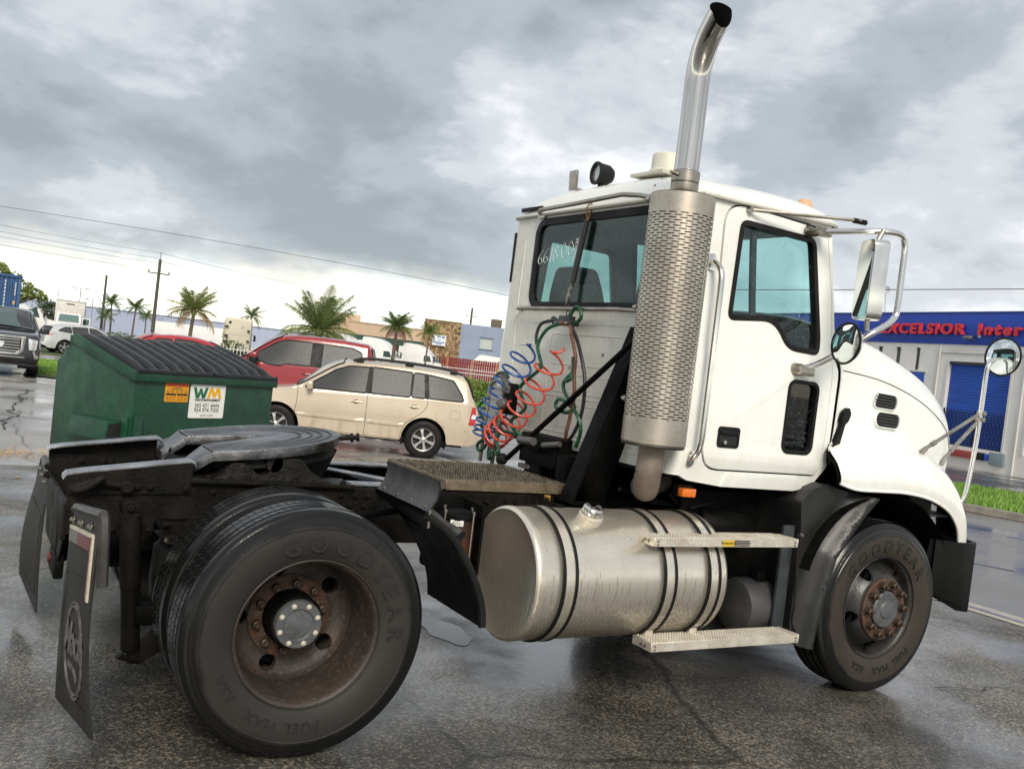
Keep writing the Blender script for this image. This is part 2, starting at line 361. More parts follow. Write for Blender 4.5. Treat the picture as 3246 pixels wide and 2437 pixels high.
# ================================================================ TRACTOR TRUCK (x forward, near side at -y)
truck = empty('tractor_truck', (0, 0, 0), 0, 'white day-cab tractor truck with chrome exhaust stack and bare fifth wheel', 'truck')
T = truck
def tyre_mat(name, dust, R0, r_in):
    m = bpy.data.materials.new(name); m.use_nodes = True; t = m.node_tree; b = t.nodes['Principled BSDF']
    co = t.nodes.new('ShaderNodeTexCoord'); sp = t.nodes.new('ShaderNodeSeparateXYZ'); t.links.new(co.outputs['Object'], sp.inputs[0])
    def ma(op, a, b_=None):
        n = t.nodes.new('ShaderNodeMath'); n.operation = op
        for i, q in enumerate((a, b_)):
            if q is None: continue
            if isinstance(q, (int, float)): n.inputs[i].default_value = q
            else: t.links.new(q, n.inputs[i])
        return n.outputs[0]
    rad = ma('SQRT', ma('ADD', ma('POWER', sp.outputs[0], 2), ma('POWER', sp.outputs[2], 2)))
    nz = t.nodes.new('ShaderNodeTexNoise'); nz.inputs['Scale'].default_value = 9; nz.inputs['Detail'].default_value = 8; t.links.new(co.outputs['Object'], nz.inputs[0])
    rd = ma('ADD', rad, ma('MULTIPLY', ma('SUBTRACT', nz.outputs[0], .5), R0*.09))
    mr = t.nodes.new('ShaderNodeMapRange'); mr.inputs[1].default_value = R0*.835; mr.inputs[2].default_value = R0*.885; mr.inputs[3].default_value = 1; mr.inputs[4].default_value = 0
    t.links.new(rd, mr.inputs[0])
    n2 = t.nodes.new('ShaderNodeTexNoise'); n2.inputs['Scale'].default_value = 3.5; n2.inputs['Detail'].default_value = 6; t.links.new(co.outputs['Object'], n2.inputs[0])
    mr2 = t.nodes.new('ShaderNodeMapRange'); mr2.inputs[1].default_value = .25; mr2.inputs[2].default_value = .75; mr2.inputs[3].default_value = .55; mr2.inputs[4].default_value = 1; t.links.new(n2.outputs[0], mr2.inputs[0])
    mx = t.nodes.new('ShaderNodeMix'); mx.data_type = 'RGBA'; mx.inputs[6].default_value = (.006, .006, .006, 1); mx.inputs[7].default_value = (*dust, 1)
    t.links.new(ma('MULTIPLY', mr.outputs[0], mr2.outputs[0]), mx.inputs[0]); t.links.new(mx.outputs[2], b.inputs['Base Color'])
    rr_ = t.nodes.new('ShaderNodeMapRange'); rr_.inputs[3].default_value = .20; rr_.inputs[4].default_value = .62; t.links.new(mr.outputs[0], rr_.inputs[0]); t.links.new(rr_.outputs[0], b.inputs['Roughness'])
    n3 = t.nodes.new('ShaderNodeTexNoise'); n3.inputs['Scale'].default_value = 140; t.links.new(co.outputs['Object'], n3.inputs[0])
    bp = t.nodes.new('ShaderNodeBump'); bp.inputs['Strength'].default_value = .12; bp.inputs['Distance'].default_value = .004; t.links.new(n3.outputs[0], bp.inputs['Height']); t.links.new(bp.outputs[0], b.inputs['Normal'])
    b.inputs['Specular IOR Level'].default_value = .35
    return m
tyre_rear_m = tyre_mat('tyre_rubber_grey_dust', (.027, .0245, .0215), .505, .3)
tyre_front_m = tyre_mat('tyre_rubber_brown_dust', (.042, .034, .026), .505, .3)
letter_m = mat('tyre_lettering', (.011, .010, .009), .75)
letter2_m = mat('tyre_lettering_front', (.010, .009, .008), .6)
def truck_tyre(m, parent):
    """axis along y, outer face at -y, centred on the tyre"""
    half = [(.292, .100), (.300, .118), (.318, .128), (.345, .137), (.375, .1425), (.41, .1415), (.428, .139), (.432, .1405), (.448, .137), (.452, .1335), (.468, .131), (.471, .1275), (.484, .124), (.487, .1215), (.496, .116), (.502, .108)]
    tread = []
    for g in (.078, .028):
        tread += [(.505, g+.007), (.494, g+.005), (.494, g-.005), (.506, g-.007)]
    pr = [(r_, -y) for r_, y in half]+[(r_, -y) for r_, y in tread]+[(r_, y) for r_, y in reversed(tread)]+[(r_, y) for r_, y in reversed(half)]
    b = MB(); b.lathe(pr, (0, 0, 0), (0, 1, 0), 112)
    o = b.build('tyre', m, parent, ang=24)
    sp = MB()                                                    # sipes cut across the ribs, as thin dark inlays
    for k in range(96):
        a = 2*PI*k/96; e = V((math.cos(a), 0, math.sin(a))); tg = V((-math.sin(a), 0, math.cos(a)))
        for y in (-.055, .0, .055):
            c = e*.5062+V((0, y, 0)); d1 = (tg*.35+V((0, 1, 0))).normalized()*.014; d2 = tg*.0022
            sp.add([c-d1-d2, c-d1+d2, c+d1+d2, c+d1-d2], [(0, 1, 2, 3)])
    sp.build('sipe', seam_m, o, smooth=False, fix=False)['kind'] = 'stuff'
    return o
def arc_text(s, parent, rad, y, a_mid, size, m, spacing=1.0, shear=0, ext=.0022, off=.0015):
    # reads clockwise when looked at from -y, letter tops outward
    def fn(c):
        a = a_mid-c.x/rad; q = rad+c.y; return V((q*math.cos(a), y-c.z, q*math.sin(a)))
    return text(s, size, m, parent, fn=fn, ext=ext, spacing=spacing, shear=shear, off=off)
def wheel(name, rear, parent, lettering=True):
    w_ = empty(name); w_.parent = parent
    ty = truck_tyre(tyre_rear_m if rear else tyre_front_m, w_)
    if lettering:
        lm_ = letter_m if rear else letter2_m
        arc_text('GOODYEAR', ty, .338, -.1425, R(54), .092, lm_, 1.62)
        arc_text('FUEL', ty, .352, -.1430, R(-89), .058, lm_, 1.18, .0, off=0); arc_text('MAX', ty, .352, -.1430, R(-117), .058, lm_, 1.18, .0, off=0)
        arc_text('RSA', ty, .352, -.1430, R(-149), .058, lm_, 1.18, .0, off=0)
    return w_
rust_rim = mat('rim_rusty_brown', (.050, .036, .028), .46, c2=(.024, .019, .016), sc=5, bump=.12, bsc=70, fine=(.095, .077, .062), r2=.64)
black_rim = mat('rim_black', (.008, .009, .010), .28, c2=(.03, .027, .024), sc=6, bump=.18, bsc=60, r2=.55)
# --- rear outer wheel: deep dish disc, ten studs, five hand holes, hub with eight-bolt cap
def disc_with_holes(prof, nh, rc, rh, a0, th=.014, nr=26, na=200):
    """pressed steel disc: prof = [(radius, y)] with round hand holes left out"""
    r0_, r1_ = prof[0][0], prof[-1][0]; b = MB(); cs = [(rc*math.cos(a0+2*PI*k/nh), rc*math.sin(a0+2*PI*k/nh)) for k in range(nh)]
    rs = [r0_+(r1_-r0_)*i/nr for i in range(nr+1)]; vs_ = []; fs_ = []
    for d in (0, th):
        for q in rs:
            for k in range(na):
                a = 2*PI*k/na; x_, z_ = q*math.cos(a), q*math.sin(a)
                for cx_, cz_ in cs:                      # pull the grid onto the hole edge
                    e = math.hypot(x_-cx_, z_-cz_)
                    if 1e-6 < abs(e-rh) < (r1_-r0_)/nr*.62 and e > 1e-6: x_, z_ = cx_+(x_-cx_)*rh/e, cz_+(z_-cz_)*rh/e
                vs_.append((x_, interp(prof, q)+d, z_))
    m_ = (nr+1)*na
    for i in range(nr):
        for k in range(na):
            j = (k+1) % na; q = (rs[i]+rs[i+1])/2; a = 2*PI*(k+.5)/na; x_, z_ = q*math.cos(a), q*math.sin(a)
            if any(math.hypot(x_-cx_, z_-cz_) < rh for cx_, cz_ in cs): continue
            f_ = (i*na+k, i*na+j, (i+1)*na+j, (i+1)*na+k); fs_ += [f_, tuple(v+m_ for v in reversed(f_))]
    b.add(vs_, fs_)
    for cx_, cz_ in cs: b.lathe([(rh*.985, 0), (rh*.985, .03)], (cx_, interp(prof, rc), cz_), (0, 1, 0), 20)
    return b
def rear_wheel(name, parent):
    w_ = wheel(name, True, parent)
    rim = MB().lathe([(.300, -.128), (.304, -.124), (.303, -.116), (.292, -.110), (.284, -.10), (.280, -.06), (.270, -.02), (.264, .05), (.263, .15), (.275, .14), (.30, .13)], (0, 0, 0), (0, 1, 0), 80).build('rim', rust_rim, w_)
    disc_with_holes([(.10, .158), (.18, .160), (.20, .163), (.225, .158), (.25, .140), (.2635, .115)], 5, .212, .036, R(36)).build('wheel_disc', rust_rim, rim)
    hub = MB().lathe([(.176, .163), (.176, .150), (.168, .144), (.11, .144), (.10, .143)], (0, 0, 0), (0, 1, 0), 48).build('hub', rusty, w_)
    MB().lathe([(.10, .036), (.10, .012), (.096, .006), (.066, .006), (.060, .012), (.03, .010), (.0, .009)], (0, 0, 0), (0, 1, 0), 40).build('hub_cap', greyhub, hub)
    MB().lathe([(.116, .145), (.114, .05), (.108, .036), (.09, .036)], (0, 0, 0), (0, 1, 0), 40).build('hub_barrel', black_m, hub)
    for k in range(10):
        a = R(12)+2*PI*k/10; bolt(w_, (.143*math.cos(a), .146, .143*math.sin(a)), (0, -1, 0), .019, mat('stud_dark', (.035, .024, .018), .5, .3, c2=(.09, .06, .04), sc=30), 'lug_nut', 1.5)
    for k in range(8):
        a = R(20)+2*PI*k/8; bolt(w_, (.082*math.cos(a), .007, .082*math.sin(a)), (0, -1, 0), .0085, alum, 'hub_bolt')
    return w_
ZH = .498
rw = rear_wheel('rear_wheel', T); rw.location = (0, -1.072, ZH)
rw['label'] = 'dusty outer rear tyre with rusty dished rim nearest the viewer'
iw = wheel('rear_wheel', True, T, False); iw.location = (0, -.735, ZH); iw.rotation_euler = (0, R(31), 0)
MB().lathe([(.30, -.12), (.27, -.10), (.25, -.05), (.25, .08), (.27, .10), (.30, .12)], (0, 0, 0), (0, 1, 0), 48).build('rim', rust_rim, iw)
dup_tree(iw, T, (0, .735, ZH), (0, 0, PI)); dup_tree(rw, T, (0, 1.072, ZH), (0, 0, PI))
# --- front wheel: convex disc with rusty stud ring
def front_wheel(name, parent):
    w_ = wheel(name, False, parent)
    rim = MB().lathe([(.300, -.128), (.304, -.124), (.303, -.116), (.292, -.110), (.283, -.10), (.278, -.075), (.268, -.06), (.255, .04), (.27, .10), (.30, .125)], (0, 0, 0), (0, 1, 0), 80).build('rim', black_rim, w_)
    disc_with_holes([(.10, -.135), (.18, -.135), (.192, -.130), (.215, -.105), (.24, -.072), (.258, -.052), (.272, -.048)], 5, .226, .034, R(87)).build('wheel_disc', black_rim, rim)
    hub = MB().lathe([(.182, -.128), (.182, -.150), (.178, -.154), (.118, -.154), (.118, -.12), (.10, -.118)], (0, 0, 0), (0, 1, 0), 48).build('hub', rusty, w_)
    MB().lathe([(.108, -.12), (.108, -.165), (.100, -.172), (.055, -.172), (.05, -.18), (.046, -.182), (.0, -.182)], (0, 0, 0), (0, 1, 0), 40).build('hub_cap', greyhub, hub)
    for k in range(10):
        a = R(3)+2*PI*k/10; bolt(w_, (.148*math.cos(a), -.152, .148*math.sin(a)), (0, -1, 0), .021, mat('stud_dark', (.035, .024, .018), .5, .3, c2=(.09, .06, .04), sc=30), 'lug_nut', 1.7)
    return w_
fwh = front_wheel('front_wheel', T); fwh.location = (3.49, -1.038, ZH); fwh.rotation_euler = (0, R(-35), 0); fwh['label'] = 'front tyre with black rim and rusty stud ring'
dup_tree(fwh, T, (3.49, 1.038, ZH), (0, 0, PI))
# --- axles and suspension
for sg_ in (-1, 1): MB().lathe([(.0, .20), (.22, .20), (.23, .19), (.23, -.10), (.19, -.12), (0, -.12)], (0, sg_*.66, ZH), (0, sg_, 0), 36).build('brake_drum', black_m, T); MB().lathe([(.0, .10), (.24, .10), (.25, .09), (.25, -.16), (0, -.16)], (3.49, sg_*.88, ZH), (0, sg_, 0), 36).build('brake_drum', black_m, T)
MB().cyl((0, -.9, ZH), (0, .9, ZH), .075, n=20).lathe([(.08, -.24), (.17, -.14), (.2, 0), (.17, .14), (.08, .24)], (0, .05, ZH), (0, 1, 0), 28).build('rear_axle', black_m, T)
MB().bx(3.42, 3.56, -.85, .85, .40, .50).build('front_axle', black_m, T, bev=.02)
for sgn in (-1, 1):
    yo = sgn*.43
    # frame rail: C channel
    prof = [(0, .70), (.085, .70), (.085, .708), (.009, .708), (.009, .962), (.085, .962), (.085, .97), (0, .97)]
    b = MB(); b.plate(prof, lambda a, c, d: (-.36+d, yo-sgn*a, c), 4.75); fr = b.build('frame_rail', frame_m, T, bev=.002, seg=1)
    # deep rear end plate
    b = MB(); b.plate([(-.845, .727), (-.50, .727), (-.49, .745), (-.49, .80), (-.30, .80), (-.30, .955), (-.84, .955), (-.855, .93)], lambda a, c, d: (a, yo+sgn*(.004-d), c), .012); b.build('end_plate', frame_m, T, bev=.002, seg=1)
    # approach ramp: tapered plate with flanged top
    b = MB(); b.plate([(-.855, .90), (-.35, .918), (-.352, 1.052), (-.362, 1.065), (-.855, .992), (-.862, .98)], lambda a, c, d: (a, yo+sgn*(.018-d), c), .012)
    rp = b.build('approach_ramp', frame_m, T, bev=.002, seg=1)
    rows = []
    for q, (x_, z_) in enumerate(((-.875, .972), (-.862, .990), (-.80, 1.0025), (-.362, 1.068), (-.345, 1.062), (-.34, 1.045))):
        rows.append([(x_, yo+sgn*.019, z_+.002), (x_, yo-sgn*.075, z_+.002), (x_, yo-sgn*.075, z_-.010), (x_, yo+sgn*.019, z_-.010)])
    b = MB(); b.grid(rows, True); b.build('ramp_top', mat('wet_worn_steel', (.40, .41, .43), .22, .85, c2=(.2, .2, .21), sc=9, r2=.4, bump=.15, bsc=60), rp, bev=.003)
    if sgn < 0:
        for x_, z_ in ((-.582, .946), (-.529, .948), (-.377, .946)): bolt(T, (x_, yo-.022, z_), (0, -1, 0), .0155)
        for x_, z_ in ((-.66, .755), (-.515, .757), (-.44, .78)): bolt(T, (x_, yo-.008, z_), (0, -1, 0), .013)
        for i in range(9): bolt(T, (.36+.07*(i % 5)-.02*(i//5), yo-.004, .935-.05*(i//5)), (0, -1, 0), .012)
        for i in range(14): bolt(T, (1.05+.062*i, yo-.004, .925 if i % 3 else .88), (0, -1, 0), .013)
        for i in range(5): bolt(T, (-.25+.11*i, yo-.004, .93), (0, -1, 0), .012)
    else:
        for x_ in (-.72, -.62, -.585, -.55): bolt(T, (x_, yo-.09, .935), (0, -1, 0), .016)
# inner frame sides seen beyond, cross members
MB().bx(-.86, -.84, -.42, .42, .70, .86).build('rear_cross_member', frame_m, T, bev=.004)
b = MB(); b.plate([(-.40, .70), (.40, .70), (.30, .58), (-.30, .58)], lambda a, c, d: (-.85+d, a, c), .01); b.build('rear_gusset', frame_m, T, bev=.002, seg=1)
for x_ in (-.45, .62, 1.9, 2.9): MB().bx(x_, x_+.12, -.42, .42, .74, .95).build('cross_member', frame_m, T, bev=.006)
for y_, z_ in ((.32, .90), (.32, .86)): bolt(T, (-.862, y_, z_), (-1, 0, 0), .016)
# tow hook bolted on the ramp plate
b = MB(); b.tube(smooth_keys([(-.625, -.458, .945), (-.70, -.465, .955), (-.755, -.468, .962), (-.80, -.47, .95), (-.835, -.475, .935), (-.825, -.49, .928), (-.79, -.50, .94), (-.755, -.505, .965), (-.725, -.502, .988)], 4), .0165, 10); b.lathe([(.0, 0), (.03, 0), (.03, .03), (.022, .038), (.0, .038)], (-.625, -.452, .945), (0, -1, 0), 16)
b.build('tow_hook', frame_m, T)
# fifth wheel: pitched horseshoe plate with throat, on a bracket
fifth = empty('fifth_wheel'); fifth.parent = T
fifth_m = mat('wet_greased_plate', (.20, .20, .21), .24, .85, c2=(.05, .047, .044), sc=7, lo=.42, hi=.66, r2=.42, rsc=9, bump=.3, bsc=38, fine=(.03, .027, .024))
def fz(x_): return 1.142+.128*x_ if x_ > -.26 else 1.142-.128*.26+.85*(x_+.26)
oc = [( .455*math.cos(R(t)), .455*math.sin(R(t))) for t in range(-100, 101, 8)]
rim_ = [(x_+.0, y_) for x_, y_ in oc]
shape = rim_+[(-.26, .41), (-.37, .34), (-.37, .185), (-.26, .16), (-.02, .06), (.06, .03), (.085, 0), (.06, -.03), (-.02, -.06), (-.26, -.16), (-.37, -.185), (-.37, -.34), (-.26, -.41)]
b = MB()
bmv = [(y_, x_) for x_, y_ in shape]
b.plate(bmv, lambda a, c, d: (c, a, fz(c)-d), .045, cuts=(-.26, -.1, .1, .25)); pl = b.build('top_plate', fifth_m, fifth, bev=.008)
groove = mat('plate_groove', (.016, .015, .015), .5)
def on_plate(pts, z=.0025, wdt=.0065):
    g = MB(); P = [V((x_, y_, fz(x_)+z)) for x_, y_ in pts]
    for p0_, p1_ in zip(P, P[1:]):
        t_ = (p1_-p0_).normalized(); sd_ = t_.cross(V((0, 0, 1)))*wdt
        g.add([p0_-sd_, p0_+sd_, p1_+sd_, p1_-sd_], [(0, 1, 2, 3)])
    g.build('grease_groove', groove, pl, smooth=False)
for k, rr2 in enumerate((.41, .36, .31, .25)):
    on_plate([(rr2*math.cos(R(t))*.95+.02, rr2*math.sin(R(t))*.95) for t in range(-85, 86, 6)])
    for sg_ in (-1, 1): on_plate([(.05-.06*i, sg_*(rr2*.95-.012*i)) for i in range(6)])
for sg_ in (-1, 1):
    on_plate([(.30, sg_*.36), (.20, sg_*.41)], .0025, .003); on_plate([(-.05, sg_*.42), (-.16, sg_*.33)], .0025, .003); on_plate([(-.262, sg_*.17), (-.262, sg_*.40)], .003, .003)
cast = mat('greasy_casting', (.005, .0047, .0044), .42, spec=.2, c2=(.014, .012, .0105), sc=16, bump=1.0, bsc=45, r2=.7)
MB().lathe([(.40, -.05), (.41, -.09), (.30, -.13), (.12, -.15)], (0.02, 0, fz(0)), (-.127, 0, 1), 40).build('underside_web', cast, fifth)
b = MB(); b.plate([(-.12, 0), (.14, 0), (.10, -.10), (.06, -.17), (-.02, -.17), (-.09, -.09)], lambda a, c, d: (.30+a*1.0, -.12+d*1.0, 1.12+c), .24); b.build('release_housing', cast, fifth, bev=.012)
b = MB(); b.cyl((.44, -.05, 1.165), (.56, -.09, 1.185), .013, n=10); b.cyl((.515, -.075, 1.178), (.53, -.08, 1.181), .026, n=6); b.cyl((.545, -.085, 1.183), (.56, -.09, 1.185), .024, n=6); b.build('release_rod', frame_m, fifth)
for sg_ in (-1, 1):
    y_ = sg_*.37
    b = MB(); b.plate(rpoly([(-.30, .985), (-.22, 1.0), (-.185, 1.065), (-.10, 1.065), (-.055, 1.01), (.0, 1.02), (.015, 1.08), (.03, 1.10), (.15, 1.10), (.20, 1.04), (.28, 1.0), (.33, .985)], .03), lambda a, c, d: (a, y_-.06+d, c), .12); b.build('pedestal', cast, fifth, bev=.01)
    MB().bx(-.36, .42, y_-.10, y_+.10, .972, .990).build('slide_base', frame_m, fifth, bev=.004)
    for x_ in (-.28, -.10, .12, .36): bolt(fifth, (x_, y_-.075*sg_*-1 if sg_ > 0 else y_-.08, .99), (0, 0, 1), .013)
MB().cyl((.02, -.43, 1.07), (.02, .43, 1.07), .04, n=16).build('pivot_pin', cast, fifth)
# holed slider rails between fifth wheel and deck
for y_ in (-.36, .36):
    b = MB(); hl = [[(x_+.013*math.cos(2*PI*i/10), .0+.012*math.sin(2*PI*i/10)) for i in range(10)] for x_ in [ .46+.075*k for k in range(6)]]
    b.plate([(.40, -.045), (.96, -.045), (.96, .045), (.40, .045)], lambda a, c, d: (a, y_+c, .988-d), .010, hl); b.build('slider_rail', MATS['wet_worn_steel'], T, bev=.001, seg=1)
b = MB(); b.plate([(.40, .28), (.50, .28), (.90, -.28), (.80, -.28)], lambda a, c, d: (a, c, .975-d), .008); b.build('diagonal_brace', MATS['wet_worn_steel'], T, bev=.001, seg=1)
b = MB()
for k in range(26): b.box((.5+.4*random.random(), -.25+.5*random.random(), .86+.07*random.random()), (.06, .05, .05), MX.Rotation(random.random()*3, 3, 'Z'))
b.build('air_valve_cluster', black_m, T, bev=.008)
# shock absorber, air springs
b = MB(); b.cyl((-.612, -.49, .865), (-.612, -.49, .85), .02); b.lathe([(.0, 0), (.03, 0), (.044, -.012), (.044, -.33), (.040, -.335), (.040, -.60), (.03, -.61), (0, -.61)], (-.606, -.505, .845), (-.10, 0, 1), 28); b.cyl((-.613, -.44, .868), (-.613, -.54, .868), .033, n=18); b.cyl((-.54, -.44, .22), (-.54, -.54, .22), .03, n=18)
sh = b.build('shock_absorber', frame_m, T)
MB().lathe([(.0451, -.30), (.0451, -.17)], (-.606, -.505, .845), (-.10, 0, 1), 24, a0=PI*.6, a1=PI*1.35).build('warning_decal', mat('worn_red_decal', (.16, .03, .02), .5, c2=(.10, .09, .085), sc=30), sh)
bolt(T, (-.613, -.54, .868), (0, -1, 0), .018); bolt(T, (-.54, -.54, .22), (0, -1, 0), .016)
b = MB(); b.plate([(-.60, .20), (-.50, .17), (-.30, .30), (-.25, .46), (-.40, .40), (-.5, .28)], lambda a, c, d: (a, -.50+d, c), .06); b.build('shock_bracket', frame_m, T, bev=.006)
for sg_ in (-1, 1):
    b = MB(); b.lathe([(.0, .27), (.115, .27), (.12, .26), (.138, .24), (.142, .12), (.135, .03), (.11, .0), (0, .0)], (-.36, sg_*.52, .46), (0, 0, 1), 36); b.build('air_spring', rubber, T)
    b = MB(); b.bx(-.48, -.22, sg_*.52-.13, sg_*.52+.13, .735, .745); b.build('air_spring_plate', frame_m, T, bev=.002, seg=1)
    MB().bx(-.55, .25, sg_*.52-.04, sg_*.52+.04, .36, .45).build('trailing_arm', black_m, T, bev=.01)
for x_ in (-.47, -.39, -.33): bolt(T, (x_, -.62, .745), (0, 0, 1), .009, steel)
MB().lathe([(0, -.1), (.09, -.1), (.1, -.09), (.1, .02), (.085, .04), (.085, .12), (0, .12)], (-.62, .12, .56), (-1, 0, .1), 24).build('brake_chamber', black_m, T)
# tail light cluster under the frame end
b = MB(); b.bx(-.86, -.82, -.30, -.06, .50, .60); b.bx(-.855, -.80, -.22, -.16, .56, .72); b.build('tail_lamp_bracket', black_m, T, bev=.01)
MB().lathe([(0, .012), (.02, .01), (.026, .004), (.026, 0)], (-.86, -.10, .55), (-1, 0, 0), 20).build('tail_lamp', mat('grimy_red_lens', (.10, .006, .006), .4), T)
# mud flaps on sloping hangers
flap_m = mat('flap_rubber', (.016, .0155, .015), .55, spec=.2, c2=(.028, .026, .024), sc=5, bump=.2, bsc=60)
def flap(sg_):
    h = empty('mud_flap_hanger'); h.parent = T
    def P(a, z, off=0):     # a 0..1 from the frame outwards, z 0..1 up
        y_ = sg_*(.60+a*.60); bow = .03*math.sin(PI*z)+.012*a*math.sin(5*z)
        xt, xb_ = -.838+.007*a, (-.835+.062*a if sg_ < 0 else -.83-.05*a)
        zz = (.09+.06*a)*(1-z)+z*(.865+.085*a if sg_ < 0 else .80)
        return V((xb_+(xt-xb_)*z-bow*(.6+.4*a)*.6-off, y_, zz))
    b = MB(); n = 14; fr_ = [[P(i/8, 1-k/n) for i in range(9)] for k in range(n+1)]; bk = [[q+V((.009, 0, 0)) for q in r__] for r__ in fr_]
    b.grid(fr_); b.grid(bk); edge = [fr_[0], bk[0]]; b.grid(edge); b.grid([fr_[-1], bk[-1]]); b.grid([[r__[0] for r__ in fr_], [r__[0] for r__ in bk]]); b.grid([[r__[-1] for r__ in fr_], [r__[-1] for r__ in bk]])
    fl = b.build('flap', flap_m, h)
    # raised border and emblem ring
    def strip(pts, wdt, m, nm, up=.004):
        g = MB(); Q = [P(a, z, up) for a, z in pts]
        for p0_, p1_ in zip(Q, Q[1:]):
            t_ = (p1_-p0_).normalized(); s_ = t_.cross(V((1, 0, 0)))*wdt/2
            g.add([p0_-s_, p0_+s_, p1_+s_, p1_-s_, p0_-s_+V((up, 0, 0)), p0_+s_+V((up, 0, 0)), p1_+s_+V((up, 0, 0)), p1_-s_+V((up, 0, 0))], [(0, 1, 2, 3), (0, 3, 7, 4), (1, 2, 6, 5), (0, 1, 5, 4), (3, 2, 6, 7)])
        return g.build(nm, m, fl)
    strip([(.10, .70), (.10, .5), (.10, .12), (.5, .10), (.88, .10)], .010, flap_m, 'moulded_rib')
    strip([(.10, .70), (.5, .70), (.9, .70)], .010, flap_m, 'moulded_rib')
    if sg_ < 0:
        worn = mat('worn_white_print', (.15, .142, .13), .6, c2=(.05, .047, .044), sc=22, lo=.4, hi=.6)
        for rad in (.30, .275):
            strip([(.55+rad*math.cos(2*PI*i/28), .34+rad*.78*math.sin(2*PI*i/28)) for i in range(29)], .010, worn, 'emblem_ring')
        def fn(c): return P(.55+c.x/.60, .32+c.y/.75, .005+c.z)
        text('Mack', .165, worn, fl, fn=fn, ext=.001, shear=.3, off=.004)
        strip([(.40, .26), (.60, .245), (.66, .20)], .02, worn, 'emblem_ribbon')
        whit = mat('trim_white_strip', (.62, .58, .46), .45, c2=(.45, .41, .32), sc=20)
        redt = mat('trim_red_strip', (.16, .03, .035), .4, c2=(.11, .025, .03), sc=20)
        strip([(.0, .875), (.35, .875)], .05, mat('trim_grey_strip', (.16, .15, .135), .5), 'reflective_strip', .006)
        strip([(.35, .875), (.56, .875), (.80, .875)], .05, redt, 'reflective_strip', .006)
        strip([(.0, .915), (.5, .915), (.88, .915)], .014, whit, 'reflective_strip', .008)
        strip([(.88, .92), (.90, .78), (.92, .62)], .032, whit, 'reflective_strip', .007)
        strip([(.835, .88), (.855, .78), (.87, .64)], .012, redt, 'reflective_strip', .007)
    b = MB()
    b.tube([P(-.12, 1.0)+V((.015, 0, .0)), P(0, 1)+V((.012, 0, .01)), P(.5, 1)+V((.012, 0, .01)), P(1.0, 1)+V((.012, 0, .012)), P(1.03, .97)+V((.014, 0, 0)), P(1.035, .85)+V((.02, 0, 0)), P(1.03, .70)+V((.03, 0, 0))], .021, 6)
    b.build('hanger_arm', mat('worn_grey_bracket', (.055, .052, .047), .5, .3, c2=(.028, .026, .024), sc=12, bump=.2), h)
    for a in (.1, .45, .8): bolt(h, P(a, .955, .004), (-1, 0, .1), .011, steel)
    return h
flap(-1)['label'] = 'near mud flap with round emblem and worn reflective strip'; flap(1)
# ---------------------------------------------------------------- cab shell
cab = empty('cab'); cab.parent = T
inner_m = mat('cab_lining', (.075, .078, .08), .8)
def sy(z):
    if z < 1.3: return 1.0-(1.3-z)*.22
    if z < 1.80: return 1.0
    if z < 1.90: return 1.0-(z-1.80)*.14
    return .986-(z-1.90)*.034
CUTS = (1.2, 1.25, 1.3, 1.80, 1.83, 1.87, 1.90, 2.3, 2.6)
door = rpoly([(2.115, 1.236), (3.006, 1.236), (3.024, 1.46), (3.022, 1.868), (2.965, 2.25), (2.875, 2.635), (2.112, 2.645)], [.14, .03, 0, .0, .0, .06, .13], 7)
dwin = rpoly([(2.192, 2.035), (2.535, 2.07), (2.655, 1.925), (2.905, 1.918), (2.90, 2.02), (2.79, 2.565), (2.222, 2.575)], [.05, .14, .07, .05, .0, .055, .055], 6)
peep = rrect(2.687, 2.928, 1.350, 1.762, .05, 5)
bwin = rrect(-.62, .63, 2.075, 2.60, .075, 6)
side_out = [(2.0, 1.19), (2.06, 1.165), (2.30, 1.14), (2.85, 1.135), (3.0, 1.17), (3.075, 1.28), (3.08, 1.85), (3.055, 1.90), (2.99, 2.25), (2.915, 2.665), (2.0, 2.665)]
